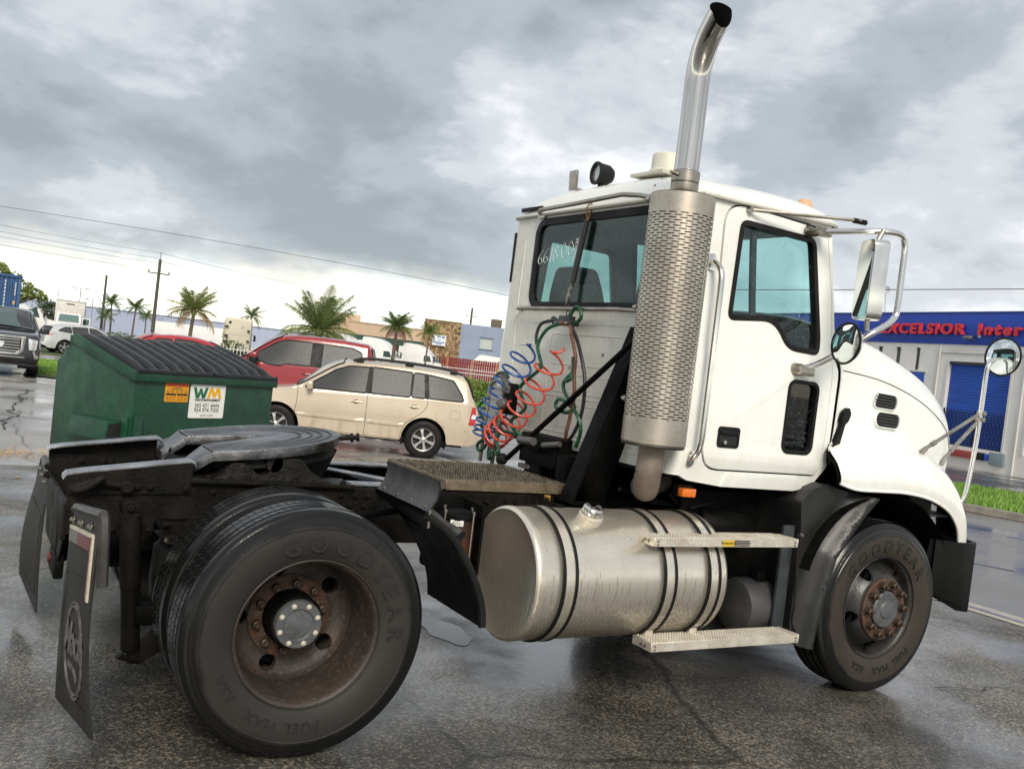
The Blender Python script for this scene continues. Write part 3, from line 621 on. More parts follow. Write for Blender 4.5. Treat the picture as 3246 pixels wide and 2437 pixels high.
for sg_ in (-1, 1):
    f = lambda a, c, d, s_=sg_: (a, s_*(sy(c)-d), c)
    b = MB(); b.plate(side_out, f, .03, [inset(door, -.010)], CUTS); sdp = b.build('side_panel', white, cab, ang=20)
    b = MB(); b.plate(side_out, lambda a, c, d, s_=sg_: (a, s_*(sy(c)-.045-d), c), .01, [dwin, peep], CUTS); b.build('inner_lining', inner_m, cab)
    b = MB(); b.plate(inset(door, -.02), lambda a, c, d, s_=sg_: (a, s_*(sy(c)-.028-d), c), .004, [inset(door, .03)], CUTS); b.build('door_gap', seam_m, cab)
    dr = empty('door'); dr.parent = T
    b = MB(); b.plate(door, lambda a, c, d, s_=sg_: (a, s_*(sy(c)+.006-d), c), .03, [dwin, peep], CUTS); b.build('door_skin', white, dr, bev=.004, ang=20)
    for nm, pl_, gm in (('door_window', dwin, glass('door_glass', (.84, .96, .945), 160)), ('peep_window', peep, glass('peep_glass', (.30, .31, .31), 120))):
        b = MB(); b.plate(inset(pl_, .012), lambda a, c, d, s_=sg_: (a, s_*(sy(c)-.016-d), c), .004, cuts=CUTS); b.build(nm, gm, dr)
        b = MB(); b.plate(inset(pl_, -.004), lambda a, c, d, s_=sg_: (a, s_*(sy(c)+.010-d), c), .034, [inset(pl_, .026 if nm == 'door_window' else .018)], CUTS); b.build('window_seal', plastic, dr, bev=.003)
    # pull handle in a recessed cup
    cup = rrect(2.205, 2.362, 1.355, 1.468, .02)
    b = MB(); b.plate(cup, lambda a, c, d, s_=sg_: (a, s_*(sy(c)+.012-d), c), .01, [inset(cup, .016)]); b.build('handle_bezel', plastic, dr, bev=.003)
    b = MB(); b.plate(inset(cup, .012), lambda a, c, d, s_=sg_: (a, s_*(sy(c)+.0085-d), c), .003); b.build('handle_cup', seam_m, dr)
    MB().box((2.285, sg_*1.012, 1.435), (.12, .014, .022)).build('handle_paddle', plastic, dr, bev=.006)
    MB().lathe([(0, .02), (.011, .02), (.011, 0)], (2.25, sg_*1.006, 1.385), (0, sg_, 0), 14).build('lock_cylinder', chrome, dr)
    # belt crease and rocker
    b = MB(); b.plate([(2.30, 1.139), (2.86, 1.134), (2.93, 1.15), (2.86, 1.222), (2.33, 1.226)], lambda a, c, d, s_=sg_: (a, s_*(sy(c)+.010-d+.01*(c-1.13)), c), .02, cuts=(1.2,)); b.build('rocker_panel', white, cab, bev=.005)
    # rounded rear corner post
    rows = []
    for z_ in (1.19, 1.25, 1.3, 1.8, 1.9, 2.3, 2.665):
        y_ = sy(z_); rows.append([(2.001-.055*math.sin(R(t)), sg_*(y_-.055+.055*math.cos(R(t))), z_) for t in range(0, 91, 15)])
    b = MB(); b.grid(rows); b.build('corner_post', white, cab)
    # pillar beside the windscreen
    b = MB(); b.grid([[(3.06, sg_*.985, 1.90), (2.99, sg_*.974, 2.25), (2.917, sg_*.958, 2.665)], [(3.10, sg_*.95, 1.90), (3.035, sg_*.93, 2.25), (2.965, sg_*.905, 2.665)]]); b.build('windscreen_seal', plastic, cab)
# back wall
def yb(z): return sy(z)-.055
wall_poly = [(-yb(1.19), 1.19), (yb(1.19), 1.19), (yb(1.3), 1.3), (yb(1.8), 1.8), (yb(1.9), 1.9), (yb(2.665), 2.665), (-yb(2.665), 2.665), (-yb(1.9), 1.9), (-yb(1.8), 1.8), (-yb(1.3), 1.3)]
b = MB(); b.plate(wall_poly, lambda a, c, d: (1.946+d, a, c), .03, [bwin]); bw = b.build('back_panel', cream, cab)
b = MB(); b.plate(wall_poly, lambda a, c, d: (1.985+d, a, c), .01, [bwin]); b.build('inner_lining', inner_m, cab)
b = MB(); b.plate(inset(bwin, -.035), lambda a, c, d: (1.938+d, a, c), .03, [inset(bwin, .012)]); b.build('rear_window_seal', plastic, cab, bev=.006)
b = MB(); b.plate(inset(bwin, .008), lambda a, c, d: (1.955+d, a, c), .005); rwin = b.build('rear_window', glass('rear_glass', (.60, .75, .72), 150, 1.0), cab)
def press(pts, r_=.007, closed=False):           # pressed swage line
    r_ *= .62
    b_ = MB(); b_.tube([(1.947, y_, z_) for y_, z_ in pts], r_, 8, closed); b_.build('pressed_rib', cream, bw)
for yy in (.80, .30): pass
press(smooth_keys([(.79, 2.50), (.795, 2.3), (.80, 2.05), (.785, 1.7), (.775, 1.55)], 3), .009)
for z0, z1 in ((1.885, 1.70), (1.64, 1.53), (1.50, 1.28)):
    press(rrect(-.70, .33, z1, z0, .04, 4), .007, True)
press([(.55, 1.95), (-.75, 1.95)], .006); press(rrect(.42, .72, 1.32, 1.80, .03, 4), .007, True); press(rrect(-.6, .2, 1.32, 1.46, .05, 4), .006, True)
press([(.88, 1.25), (-.85, 1.25)], .008)
for y_, z_ in ((.05, 1.74), (.08, 1.68), (-.25, 1.78)): bolt(bw, (1.946, y_, z_), (-1, 0, 0), .007, steel)
MB().bx(1.95, 3.05, -.93, .93, 1.17, 1.20).build('floor_pan', black_m, cab)
# roof
rows = []; NS, NX = 36, 30
def Hx(x_):
    if x_ < 2.16: return .165*(1-((2.16-x_)/.225)**2.6)**(1/2.6) if x_ > 1.936 else 0
    if x_ < 2.72: return .165+.022*math.sin((x_-2.16)/.56*PI/2)
    return interp([(2.72, .187), (2.85, .170), (2.95, .140), (3.03, .095), (3.08, .05), (3.10, .008)], x_)
for i in range(NX+1):
    t = i/NX; x_ = 1.936+1.164*(.5-.5*math.cos(PI*t))*.35+1.164*t*.65
    hw = .968 if x_ < 2.88 else .968-.16*((x_-2.88)/.22)**2
    hw -= .05*(1-min(1, (x_-1.936)/.09))**2
    row = []
    for k in range(NS+1):
        a = -PI/2+PI*k/NS; q = math.sin(a); yq = hw*math.copysign(abs(q)**.72, q); sq = max(0, 1-abs(yq/hw)**3.4)**(1/2.0)
        row.append((x_, yq, 2.662+Hx(x_)*sq*(1+.06*(1-(yq/hw)**2))))
    rows.append(row)
b = MB(); b.grid(rows); roof = b.build('roof', white, cab, ang=60)
b = MB(); b.grid([[(q[0], q[1]*.985, 2.655) for q in r__[::6]] for r__ in rows]); b.build('headliner', inner_m, cab)
b = MB(); edge = [(2.93, -.975, 2.668), (2.0, -.982, 2.662), (1.955, -.965, 2.662), (1.932, -.90, 2.662), (1.932, .90, 2.662), (1.955, .965, 2.662), (2.0, .982, 2.662), (2.93, .975, 2.668)]
b.tube([(3.03, -.90, 2.66)]+edge+[(3.03, .90, 2.66)], .013, 8); b.build('drip_rail', cream, roof)
def roofz(x_, y_): q_ = abs(y_)/.968; return 2.662+Hx(x_)*max(0, 1-q_**3.4)**.5*(1+.06*(1-q_*q_))
b = MB(); b.tube([(1.95+.05*i, -.53, roofz(1.95+.05*i, -.53)) for i in range(17)], .0025, 6); b.build('roof_seam', seam_m, roof)
# rear edge reflector strips
MB().bx(1.932, 1.95, .62, .88, 2.695, 2.722).build('marker_strip', plastic, cab, bev=.004)
MB().bx(1.938, 1.952, .925, .945, 2.22, 2.56).build('marker_strip', plastic, cab, bev=.004)
# windscreen and dash
rows = []
for k in range(9):
    t = k/8; rows.append([(3.30-.20*(y_/.93)**2-t*(.17), y_*(1-.045*t), 1.90+t*.77) for y_ in [-.93+.155*i for i in range(13)]])
b = MB(); b.grid(rows); b.build('windscreen', glass('cab_glass', (.66, .88, .855)), cab)
MB().bx(2.98, 3.25, -.90, .90, 1.65, 1.93).build('dashboard', mat('dash_grey', (.06, .06, .062), .7), cab, bev=.04)
b = MB(); b.tube([(3.105, -.95, 1.90), (3.27, -.5, 1.92), (3.30, 0, 1.93), (3.27, .5, 1.92), (3.105, .95, 1.90)], .03, 8); b.build('cowl_seal', plastic, cab)
MB().bx(3.03, 3.22, -.92, .92, 1.16, 1.90).build('firewall', black_m, cab)
b = MB(); b.tube([(2.82+.19*math.cos(2*PI*i/24)*.55, .45+.21*math.sin(2*PI*i/24), 1.95+.19*math.cos(2*PI*i/24)*.8) for i in range(24)], .016, 8, True); b.cyl((2.82, .45, 1.95), (3.0, .45, 1.80), .03); b.build('steering_wheel', plastic, cab)
seat_m = mat('seat_cloth', (.045, .048, .055), .85, bump=.1)
for y_ in (-.48, .48):
    s_ = empty('seat'); s_.parent = cab
    MB().bx(2.22, 2.72, y_-.25, y_+.25, 1.45, 1.62).build('seat_cushion', seat_m, s_, bev=.05)
    b = MB(); b.plate(rpoly([(-.25, 1.58), (.25, 1.58), (.24, 2.15), (.15, 2.34), (-.15, 2.34), (-.24, 2.15)], .06), lambda a, c, d: (2.20+d-(c-1.6)*.12, y_+a, c), .12); b.build('seat_back', seat_m, s_, bev=.03)
b = MB(); b.tube([(2.36, -.92, 2.55), (2.40, -.93, 2.2), (2.46, -.92, 1.9)], .02, 6); b.build('seat_belt', seam_m, cab)
# writing on the rear window, drawn with a white pen
pen = mat('white_pen', (.72, .75, .74), .7)
def stroke(pts, y0, z0, k=.072, kz=.046):
    q = [(1.9525, y0-x_*k, z0+z_*kz) for x_, z_ in pts]; q = smooth_keys(q, 4) if len(pts) > 2 else q
    b_ = MB(); b_.tube(q, .0019, 5); b_.build('handwriting', pen, rwin)
six = [(.75, 2.0), (.35, 1.5), (.05, .8), (.1, .2), (.4, 0), (.7, .3), (.6, .75), (.3, .85), (.08, .5)]
eight = [(.55, 1.05), (.15, 1.5), (.3, 1.95), (.6, 1.9), (.65, 1.5), (.3, 1.1), (.05, .6), (.15, .1), (.5, .05), (.7, .5), (.5, .95), (.2, 1.2)]
zero = [(.4, 2), (.05, 1.4), (.05, .6), (.35, 0), (.75, .4), (.8, 1.3), (.4, 2)]
for s_, y0, z0 in ((six, .617, 2.335), (six, .552, 2.343), ([(.45, 2), (.25, 0)], .485, 2.352), (eight, .437, 2.358), (zero, .345, 2.37), (zero, .268, 2.378), (eight, .178, 2.386)): stroke(s_, y0, z0)
# rails across the cab back
def rail(pts, nm='cab_rail', r_=.014, m=None): b_ = MB(); b_.tube(pts, r_, 10); return b_.build(nm, m or steel, T)
rail([(1.945, .60, 2.665), (1.90, .59, 2.672), (1.885, .55, 2.678), (1.875, .1, 2.684), (1.87, -.35, 2.695), (1.88, -.50, 2.680), (1.93, -.62, 2.66)])
rail([(1.945, .73, 2.035), (1.90, .715, 2.035), (1.89, .68, 2.035), (1.885, 0, 2.038), (1.885, -.42, 2.042), (1.86, -.55, 2.035), (1.84, -.8, 2.03)])
MB().bx(1.925, 1.945, .56, .64, 2.635, 2.665).build('rail_bracket', steel, T, bev=.004)
# roof fittings
b = MB(); b.lathe([(0, -.075), (.045, -.07), (.064, -.04), (.068, .03), (.073, .034), (.073, .048), (.056, .048), (.054, .02)], (2.10, .213, 2.918), (-.96, .10, .0), 28); b.cyl((2.10, .213, 2.86), (2.10, .213, 2.80), .018); wl_ = b.build('work_lamp', plastic, T)
MB().lathe([(0, .03), (.056, .034)], (2.10, .213, 2.918), (-.96, .10, .0), 28).build('lamp_lens', mat('lamp_lens_dull', (.42, .44, .42), .1, .6), wl_)
b = MB(); b.box((2.08, .50, 2.905), (.02, .085, .13), MX.Rotation(R(-4), 3, 'Y')); b.bx(2.08, 2.3, .48, .52, 2.845, 2.86); b.build('antenna_plate', steel, T, bev=.006)
b = MB(); b.lathe([(.0, .0), (.10, .0), (.10, .03), (.092, .035), (.092, .115), (.085, .128), (0, .132)], (2.16, -.36, 2.852), (0, 0, 1), 32); b.bx(2.02, 2.36, -.50, -.20, 2.838, 2.858); b.build('antenna_dome', mat('yellowed_white', (.68, .66, .55), .45, c2=(.6, .57, .46), sc=8), T, bev=.004)
b = MB(); b.tube(smooth_keys([(2.12, -.22, 2.84), (2.12, -.24, 2.88), (2.15, -.27, 2.90), (2.19, -.30, 2.885)], 4), .005, 6); b.build('antenna_cable', rubber, T)
MB().lathe([(.0, .075), (.035, .07), (.052, .04), (.056, 0)], (2.985, -.66, 2.775), (.15, 0, 1), 20).build('marker_lamp', mat('faded_amber', (.62, .36, .2), .3, coat=.4), T)
# grab handle
b = MB(); b.tube(smooth_keys([(2.041, -1.0, 2.318), (2.042, -1.04, 2.29), (2.042, -1.066, 2.24), (2.042, -1.07, 2.1), (2.042, -1.07, 1.8), (2.042, -1.07, 1.5), (2.042, -1.066, 1.37), (2.042, -1.04, 1.31), (2.041, -1.0, 1.285)], 3), .0165, 10); gh = b.build('grab_handle', chrome, T)
for z_ in (2.318, 1.285):
    b = MB(); b.plate(rrect(2.018, 2.066, z_-.045, z_+.045, .02), lambda a, c, d: (a, -1.012+d-(sy(c)-1), c), .014); b.build('handle_foot', chrome, gh, bev=.003)
# amber side marker below the cab
MB().bx(2.05, 2.14, -.97, -.925, 1.075, 1.12).build('side_marker_lamp', amber, T, bev=.006); MB().bx(2.04, 2.15, -.93, -.90, 1.07, 1.135).build('lamp_bracket', black_m, T)
# ---------------------------------------------------------------- exhaust
ex = empty('exhaust_stack'); ex.parent = T
EX, EY = 1.782, -1.0
shield_m = mat('muffler_shield_steel', (.52, .48, .41), .34, .9, c2=(.40, .36, .29), sc=4, r2=.46, fine=(.30, .25, .19), bump=.05)
RS, N, z0, z1 = .165, 108, 1.475, 2.505
b = MB(); zs = [1.34, 1.355, z0]; nr = 78; ph = (z1-z0)/nr
for i in range(nr): zs += [z0+ph*(i+.57), z0+ph*(i+1)]
zs += [2.56, 2.605, 2.612]
vs_ = []; fs_ = []
for k, z_ in enumerate(zs):
    rk = RS if 0 < k < len(zs)-1 else RS-.012
    vs_ += [(EX+rk*math.cos(2*PI*i/N), EY+rk*math.sin(2*PI*i/N), z_) for i in range(N)]
for k in range(len(zs)-1):
    slot = 2 < k < 3+2*nr and (k-2) % 2 == 0 and k-2 < 2*nr
    row = (k-2)//2
    for i in range(N):
        if 1 < k < 2+2*nr and (k-2) % 2 == 1 and (i+3*(((k-2)//2) % 2)) % 6 < 4: continue
        j = (i+1) % N; fs_.append((k*N+i, k*N+j, (k+1)*N+j, (k+1)*N+i))
b.add(vs_, fs_); b.build('perforated_shield', shield_m, ex, fix=False)
b = MB(); b.lathe([(.0, 1.335), (.158, 1.335), (.163, 1.345), (.156, 1.36), (.150, 1.37), (.150, 2.59), (.158, 2.60), (.16, 2.61), (.12, 2.618), (.066, 2.622), (.064, 2.66)], (EX, EY, 0), (0, 0, 1), 48); b.build('muffler', mat('sooty_muffler', (.11, .10, .09), .5, .6, c2=(.05, .045, .04), sc=6), ex)
b = MB(); b.lathe([(.064, 2.63), (.069, 2.632), (.071, 2.64), (.071, 2.672), (.066, 2.676), (.071, 2.68), (.072, 2.73), (.068, 2.735), (.063, 2.737)], (EX, EY, 0), (0, 0, 1), 32); b.cyl((EX-.07, EY-.02, 2.705), (EX-.115, EY-.02, 2.71), .009, n=8); b.build('pipe_clamp', steel, ex)
path = [(EX, EY, 2.72), (EX, EY, 2.9), (EX, EY, 3.05), (EX, EY, 3.18)]; rc = .30
for i in range(1, 13):
    a = R(4.6*i); path.append((EX-.045*(i/12)**1.6, EY-rc*(1-math.cos(a)), 3.18+rc*math.sin(a)))
d_ = V(path[-1])-V(path[-2]); d_.normalize(); path += [tuple(V(path[-1])+d_*q) for q in (.03, .06, .09)]
b = MB(); b.tube(path, .0635, 32, caps=False)
stk = [V(q) for q in b.v]; yc = EY-.20
b.v = [tuple(q if q.y > yc-.0 else q+(d_*((yc-q.y)/d_.y))) for q in stk]
b.build('stack_pipe', mat('polished_stack', (.70, .68, .64), .085, 1, c2=(.55, .53, .49), sc=3, stretch=(1, 1, .3), r2=.16), ex)
b = MB(); b.tube(path[3:], .0605, 24, caps=False); b.v = [tuple(V(q) if V(q).y > yc else V(q)+(d_*((yc-q[1])/d_.y))) for q in b.v]; b.build('pipe_bore', mat('soot', (.004, .004, .004), .9), ex)
b = MB(); b.tube(smooth_keys([(EX, EY, 1.36), (EX, EY, 1.28), (EX-.003, EY+.004, 1.20), (EX+.03, EY+.05, 1.125), (EX+.10, EY+.14, 1.095), (EX+.22, EY+.30, 1.09), (EX+.5, EY+.5, 1.09)], 5), .068, 28); b.build('exhaust_elbow', mat('dusty_pipe', (.25, .215, .175), .6, .4, c2=(.17, .135, .105), sc=6, bump=.15), ex)
MB().lathe([(.0695, -.006), (.072, 0), (.0695, .006)], (EX-.0, EY+.008, 1.195), (.1, .1, 1), 28).build('weld_seam', seam_m, ex)
# stand and braces behind the muffler
b = MB(); b.plate([(1.60, .96), (1.80, .96), (2.02, 1.70), (2.02, 1.95), (1.93, 1.95), (1.70, 1.25)], lambda a, c, d: (a, -.62+d, c), .012); b.bx(1.60, 1.80, -.62, -.40, .955, .975); b.plate([(1.585, .96), (1.60, .96), (1.945, 1.95), (1.93, 1.95)], lambda a, c, d: (a, -.62+d, c), .12); b.build('muffler_stand', black_m, T, bev=.004)
rail([(1.74, .36, 1.065), (1.76, -.86, 1.92)], 'diagonal_stay', .017, black_m)
for z_ in (1.5, 2.03, 2.5): rail([(1.70, -.86, z_), (1.90, -.62, z_)], 'muffler_clamp', .012, steel)
for z_ in (1.56, 2.03, 2.585): bolt(ex, (EX-.12, EY+.12, z_), (-.7, .7, 0), .013, steel)
# ---------------------------------------------------------------- hood with fenders (lofted from rails)
rails = [
 [(3.03,-1.155,1.215),(3.15,-1.17,1.188),(3.35,-1.18,1.186),(3.56,-1.185,1.184),(3.79,-1.185,1.155),(3.99,-1.18,1.086),(4.12,-1.165,.985),(4.19,-1.14,.885)],
 [(3.02,-1.16,1.26),(3.15,-1.178,1.26),(3.36,-1.19,1.27),(3.58,-1.195,1.26),(3.82,-1.195,1.22),(4.05,-1.185,1.14),(4.20,-1.165,1.02),(4.27,-1.14,.885)],
 [(3.02,-1.12,1.33),(3.15,-1.14,1.35),(3.38,-1.15,1.37),(3.62,-1.155,1.37),(3.87,-1.15,1.325),(4.11,-1.13,1.22),(4.27,-1.10,1.06),(4.34,-1.07,.885)],
 [(3.03,-1.05,1.39),(3.15,-1.07,1.42),(3.4,-1.08,1.435),(3.65,-1.08,1.425),(3.92,-1.07,1.385),(4.17,-1.03,1.27),(4.34,-.99,1.09),(4.42,-.94,.89)],
 [(3.10,-1.0,1.43),(3.2,-1.0,1.455),(3.42,-.985,1.47),(3.68,-.965,1.465),(3.95,-.93,1.43),(4.21,-.88,1.32),(4.40,-.83,1.15),(4.49,-.78,.92)],
 [(3.12,-.99,1.50),(3.22,-.985,1.53),(3.45,-.965,1.56),(3.72,-.935,1.56),(4.0,-.89,1.53),(4.25,-.83,1.44),(4.45,-.78,1.30),(4.54,-.74,1.15)],
 [(3.13,-.985,1.68),(3.23,-.98,1.69),(3.47,-.955,1.70),(3.74,-.92,1.68),(4.02,-.87,1.64),(4.28,-.805,1.56),(4.48,-.75,1.44),(4.58,-.715,1.30)],
 [(3.135,-.975,1.853),(3.25,-.965,1.848),(3.5,-.94,1.83),(3.77,-.90,1.79),(4.05,-.845,1.73),(4.31,-.785,1.65),(4.51,-.735,1.555),(4.61,-.70,1.44)],
 [(3.14,-.90,1.99),(3.26,-.89,1.98),(3.52,-.865,1.955),(3.8,-.825,1.91),(4.08,-.77,1.845),(4.35,-.715,1.765),(4.56,-.675,1.66),(4.65,-.655,1.54)],
 [(3.15,-.70,2.115),(3.28,-.69,2.105),(3.55,-.67,2.08),(3.83,-.64,2.035),(4.12,-.60,1.965),(4.40,-.57,1.875),(4.61,-.55,1.75),(4.70,-.54,1.63)],
 [(3.16,-.35,2.17),(3.3,-.35,2.16),(3.58,-.34,2.13),(3.87,-.33,2.085),(4.16,-.31,2.01),(4.44,-.30,1.915),(4.65,-.29,1.785),(4.74,-.28,1.67)],
 [(3.16,0,2.185),(3.3,0,2.175),(3.58,0,2.145),(3.87,0,2.10),(4.16,0,2.025),(4.45,0,1.93),(4.66,0,1.80),(4.75,0,1.68)]]
dense = [smooth_keys(r_, 4) for r_ in rails]
def hood_grid(sg_):
    colsx = list(zip(*dense)); rows = [smooth_keys(list(c), 3) for c in colsx]
    return [[(q.x, q.y*-sg_ if sg_ > 0 else q.y, q.z) for q in r__] for r__ in rows]
b = MB(); hg = hood_grid(-1); hg2 = [[(x_, -y_, z_) for x_, y_, z_ in r__] for r__ in hg]
b.grid([r__+list(reversed(r2))[1:] for r__, r2 in zip(hg, hg2)])
hood = b.build('hood', white, T, ang=50)
inn = MB(); inn.grid([[(x_-.01, y_*.985, z_-.012) for x_, y_, z_ in r__] for r__ in [r__+list(reversed(r2))[1:] for r__, r2 in zip(hg, hg2)]]); inn.build('hood_underside', black_m, hood)
for sg_ in (-1, 1):
    b = MB(); b.tube([(q.x, q.y*(1 if sg_ < 0 else -1)+sg_*.001, q.z+.001) for q in dense[7]], .0028, 6); b.build('hood_seam', seam_m, hood)
    b = MB(); b.tube([(r__[0][0], r__[0][1]*(1 if sg_ < 0 else -1), r__[0][2]) for r__ in hg], .009, 8); b.build('fender_lip', white, hood)
    b = MB(); b.tube([(q[0]-.004, q[1]*(1 if sg_ < 0 else -1), q[2]) for q in hg[0][9:]], .008, 6); b.build('hood_edge', white, hood)
    for zc, xc, yc_ in ((1.705, 3.575, .951), (1.592, 3.605, .962)):
        v_ = empty('side_vent'); v_.parent = hood
        pl_ = rrect(-.125, .125, -.046, .046, .044, 6)
        f = lambda a, c, d, s_=sg_, x0=xc, z0_=zc, y0=yc_: (x0+a, s_*(y0-.085*a*1.0+.006-d-(c*.05)), z0_+c-.03*a)
        b = MB(); b.plate(inset(pl_, -.003), f, .02, [inset(pl_, .003)]); b.build('vent_bezel', white, v_, bev=.001)
        b = MB(); b.plate(pl_, lambda a, c, d, f_=f: f_(a, c, d+.012), .004); b.build('vent_mesh', seam_m, v_)
        for k in (-.028, -.010, .008, .026):
            b = MB(); b.plate([(-.115, k-.002), (.115, k-.002), (.115, k+.002), (-.115, k+.002)], lambda a, c, d, f_=f: f_(a, c, d+.004), .008); b.build('vent_slat', mat('slat_grey', (.05, .052, .052), .4), v_)
# nose: grille and lower panel
b = MB(); b.plate([(-.70, .95), (.70, .95), (.66, 1.5), (.52, 1.66), (-.52, 1.66), (-.66, 1.5)], lambda a, c, d: (4.60+.10*(c-.95)*1.0-.10*abs(a)-d, a, c), .03, cuts=(1.2, 1.5)); b.build('grille_surround', white, hood, bev=.005)
gr = MB().bx(4.58, 4.66, -.42, .42, 1.02, 1.52).build('grille', black_m, hood)
for k in range(7): MB().bx(4.655, 4.67, -.42, .42, 1.05+.065*k, 1.07+.065*k).build('grille_bar', chrome, gr)
for sg_ in (-1, 1):
    b = MB(); b.lathe([(0, .03), (.07, .02), (.1, 0)], (4.37, sg_*1.0, 1.0), (.8, sg_*.5, .1), 20); b.build('headlamp', clear_l, hood)
# bumper: black swept steel
b = MB(); plan = [(3.98, -1.13), (4.20, -1.155), (4.36, -1.15), (4.44, -1.10), (4.56, -.85), (4.66, -.5), (4.70, 0), (4.66, .5), (4.56, .85), (4.44, 1.10), (4.36, 1.15), (4.20, 1.155), (3.98, 1.13)]
rows = []
for i, (x_, y_) in enumerate(plan):
    top = .878 if 2 <= i <= 10 else interp([(0, .90), (1, .885), (2, .878)], min(i, 12-i)); bot = .44 if 2 <= i <= 10 else interp([(0, .575), (1, .50), (2, .44)], min(i, 12-i))
    rows.append([(x_, y_, bot), (x_, y_, top), (x_-.03, y_*.985, top+.004), (x_-.06, y_*.96, bot)])
b.grid(rows, True); b.build('bumper', mat('bumper_black', (.004, .004, .004), .5, c2=(.008, .008, .008), sc=5, bump=.05, spec=.12), T, bev=.004)
MB().bx(3.95, 4.42, -.55, -.45, .70, .93).build('frame_horn', black_m, T); MB().bx(4.0, 4.30, -1.02, -.85, 1.02, 1.035).build('bumper_stay', mat('stay_grey', (.5, .5, .48), .5), T, bev=.003)
# inner wheel arch and engine bay walls
for sg_ in (-1, 1):
    b = MB(); b.lathe([(.62, .0), (.62, .52)], (3.50, sg_*.60 if sg_ < 0 else .60-.0, .55), (0, sg_, 0), 28, a0=-PI, a1=PI); b.v = [q for q in b.v]; 
    bb = MB(); rows = [[(3.50+.64*math.cos(R(t)), sg_*(.58+.56*k), .56+.60*math.sin(R(t))) for t in range(15, 166, 6)] for k in (0, 1)]; bb.grid(rows); bb.build('inner_arch', black_m, T)
    MB().bx(2.95, 4.45, sg_*.46, sg_*.56, .55, 1.45).build('engine_bay_side', black_m, T)
b = MB(); b.bx(2.2, 4.2, -.36, .36, .45, 1.12); b.build('engine_and_gearbox', black_m, T, bev=.05)
# flexible skirt behind the front wheel
sk = rpoly([(2.835, 1.09), (2.86, .94), (2.865, .32), (2.90, .275), (2.995, .275), (3.03, .50), (3.10, .78), (3.20, .91), (3.30, 1.03), (3.41, 1.135), (3.16, 1.165), (3.02, 1.20), (2.92, 1.16)], [.03]*13, 4)
edge_ = [V(q) for q in ((2.995, .275), (3.03, .50), (3.10, .78), (3.20, .91), (3.30, 1.03), (3.41, 1.135))]
def sk_y(a, c):                      # ridge along the wheel opening, hollow behind it
    p_ = V((a, c)); dm = 9
    for e0, e1 in zip(edge_, edge_[1:]):
        t_ = max(0, min(1, (p_-e0).dot(e1-e0)/(e1-e0).length_squared)); dm = min(dm, (p_-e0.lerp(e1, t_)).length)
    return -1.125-.035*math.exp(-((dm-.035)/.035)**2)+.06*min(1, max(0, (dm-.05)/.10))
b = MB(); b.plate(sk, lambda a, c, d: (a, sk_y(a, c)+d, c), .36, cuts=[.30+.03*i for i in range(30)], acuts=[2.85+.02*i for i in range(28)]); b.build('fender_skirt', mat('skirt_plastic', (.010, .010, .0105), .36, spec=.4, c2=(.02, .0198, .0195), sc=6, bump=.08, bsc=220), T, ang=50)
b = MB(); b.tube(smooth_keys([(2.80, -1.10, .92), (2.83, -1.11, .55), (2.84, -1.10, .42), (2.88, -1.10, .36)], 4), .006, 6); b.build('skirt_cable', rubber, T)
bolt(T, (2.845, -1.09, .905), (-1, -.3, 0), .010, steel)
# hood latch
b = MB(); b.plate(rpoly([(-.022, .0), (.022, .0), (.022, .07), (.012, .20), (.030, .215), (.034, .26), (.0, .30), (-.03, .275), (-.03, .215), (-.012, .20), (-.022, .08)], .012, 3), lambda a, c, d: (3.085+a+c*.30, -1.03+d*1+.0, 1.345+c), .03); b.bx(3.065, 3.12, -1.035, -1.0, 1.31, 1.42); b.build('hood_latch', plastic, T, bev=.006)
# ---------------------------------------------------------------- mirrors
mir = mat('mirror_glass', (.72, .77, .77), .015, 1)
def round_mirror(parent, c, nrm, rad):
    m_ = empty('round_mirror'); m_.parent = parent
    MB().lathe([(0, -.05), (rad*.55, -.045), (rad*.9, -.018), (rad, .0), (rad*1.0, .010)], c, nrm, 32).build('mirror_shell', chrome, m_)
    MB().lathe([(rad*.97, .008), (rad*1.04, .004), (rad*1.05, .012), (rad*.97, .017), (rad*.955, .012)], c, nrm, 40).build('mirror_rim', rubber, m_)
    MB().lathe([(0, .030), (rad*.3, .0285), (rad*.6, .0235), (rad*.85, .017), (rad*.97, .011)], c, nrm, 40).build('mirror_face', mir, m_)
tubes = empty('door_mirror'); tubes.parent = T
b = MB(); b.tube(smooth_keys([(2.72, -1.0, 2.598), (2.78, -1.06, 2.60), (2.86, -1.16, 2.608), (2.96, -1.26, 2.618), (3.05, -1.30, 2.622), (3.105, -1.30, 2.605), (3.13, -1.30, 2.55), (3.132, -1.30, 2.40), (3.132, -1.30, 2.22), (3.115, -1.30, 2.165), (3.06, -1.30, 2.118), (2.95, -1.28, 2.05), (2.86, -1.18, 1.94), (2.80, -1.08, 1.86), (2.745, -1.02, 1.828), (2.73, -.99, 1.82)], 3), .0175, 12); b.build('mirror_arm', chrome, tubes)
for z_ in (2.600, 1.822):
    b = MB(); b.cyl((2.715, -.975, z_), (2.735, -1.045, z_), .038, .034, 20); b.box((2.76, -1.04, z_-.005), (.11, .05, .05)); b.build('arm_bracket', mat('weathered_chrome', (.42, .39, .33), .3, .9, c2=(.25, .22, .18), sc=12), tubes, bev=.008)
rail_pts = [(2.262, -.985, 2.632), (2.30, -1.01, 2.632), (2.83, -1.235, 2.655)]
b = MB(); b.tube(rail_pts, .0095, 8); b.cyl((2.26, -.97, 2.632), (2.262, -1.0, 2.632), .016); b.build('upper_stay', steel, tubes)
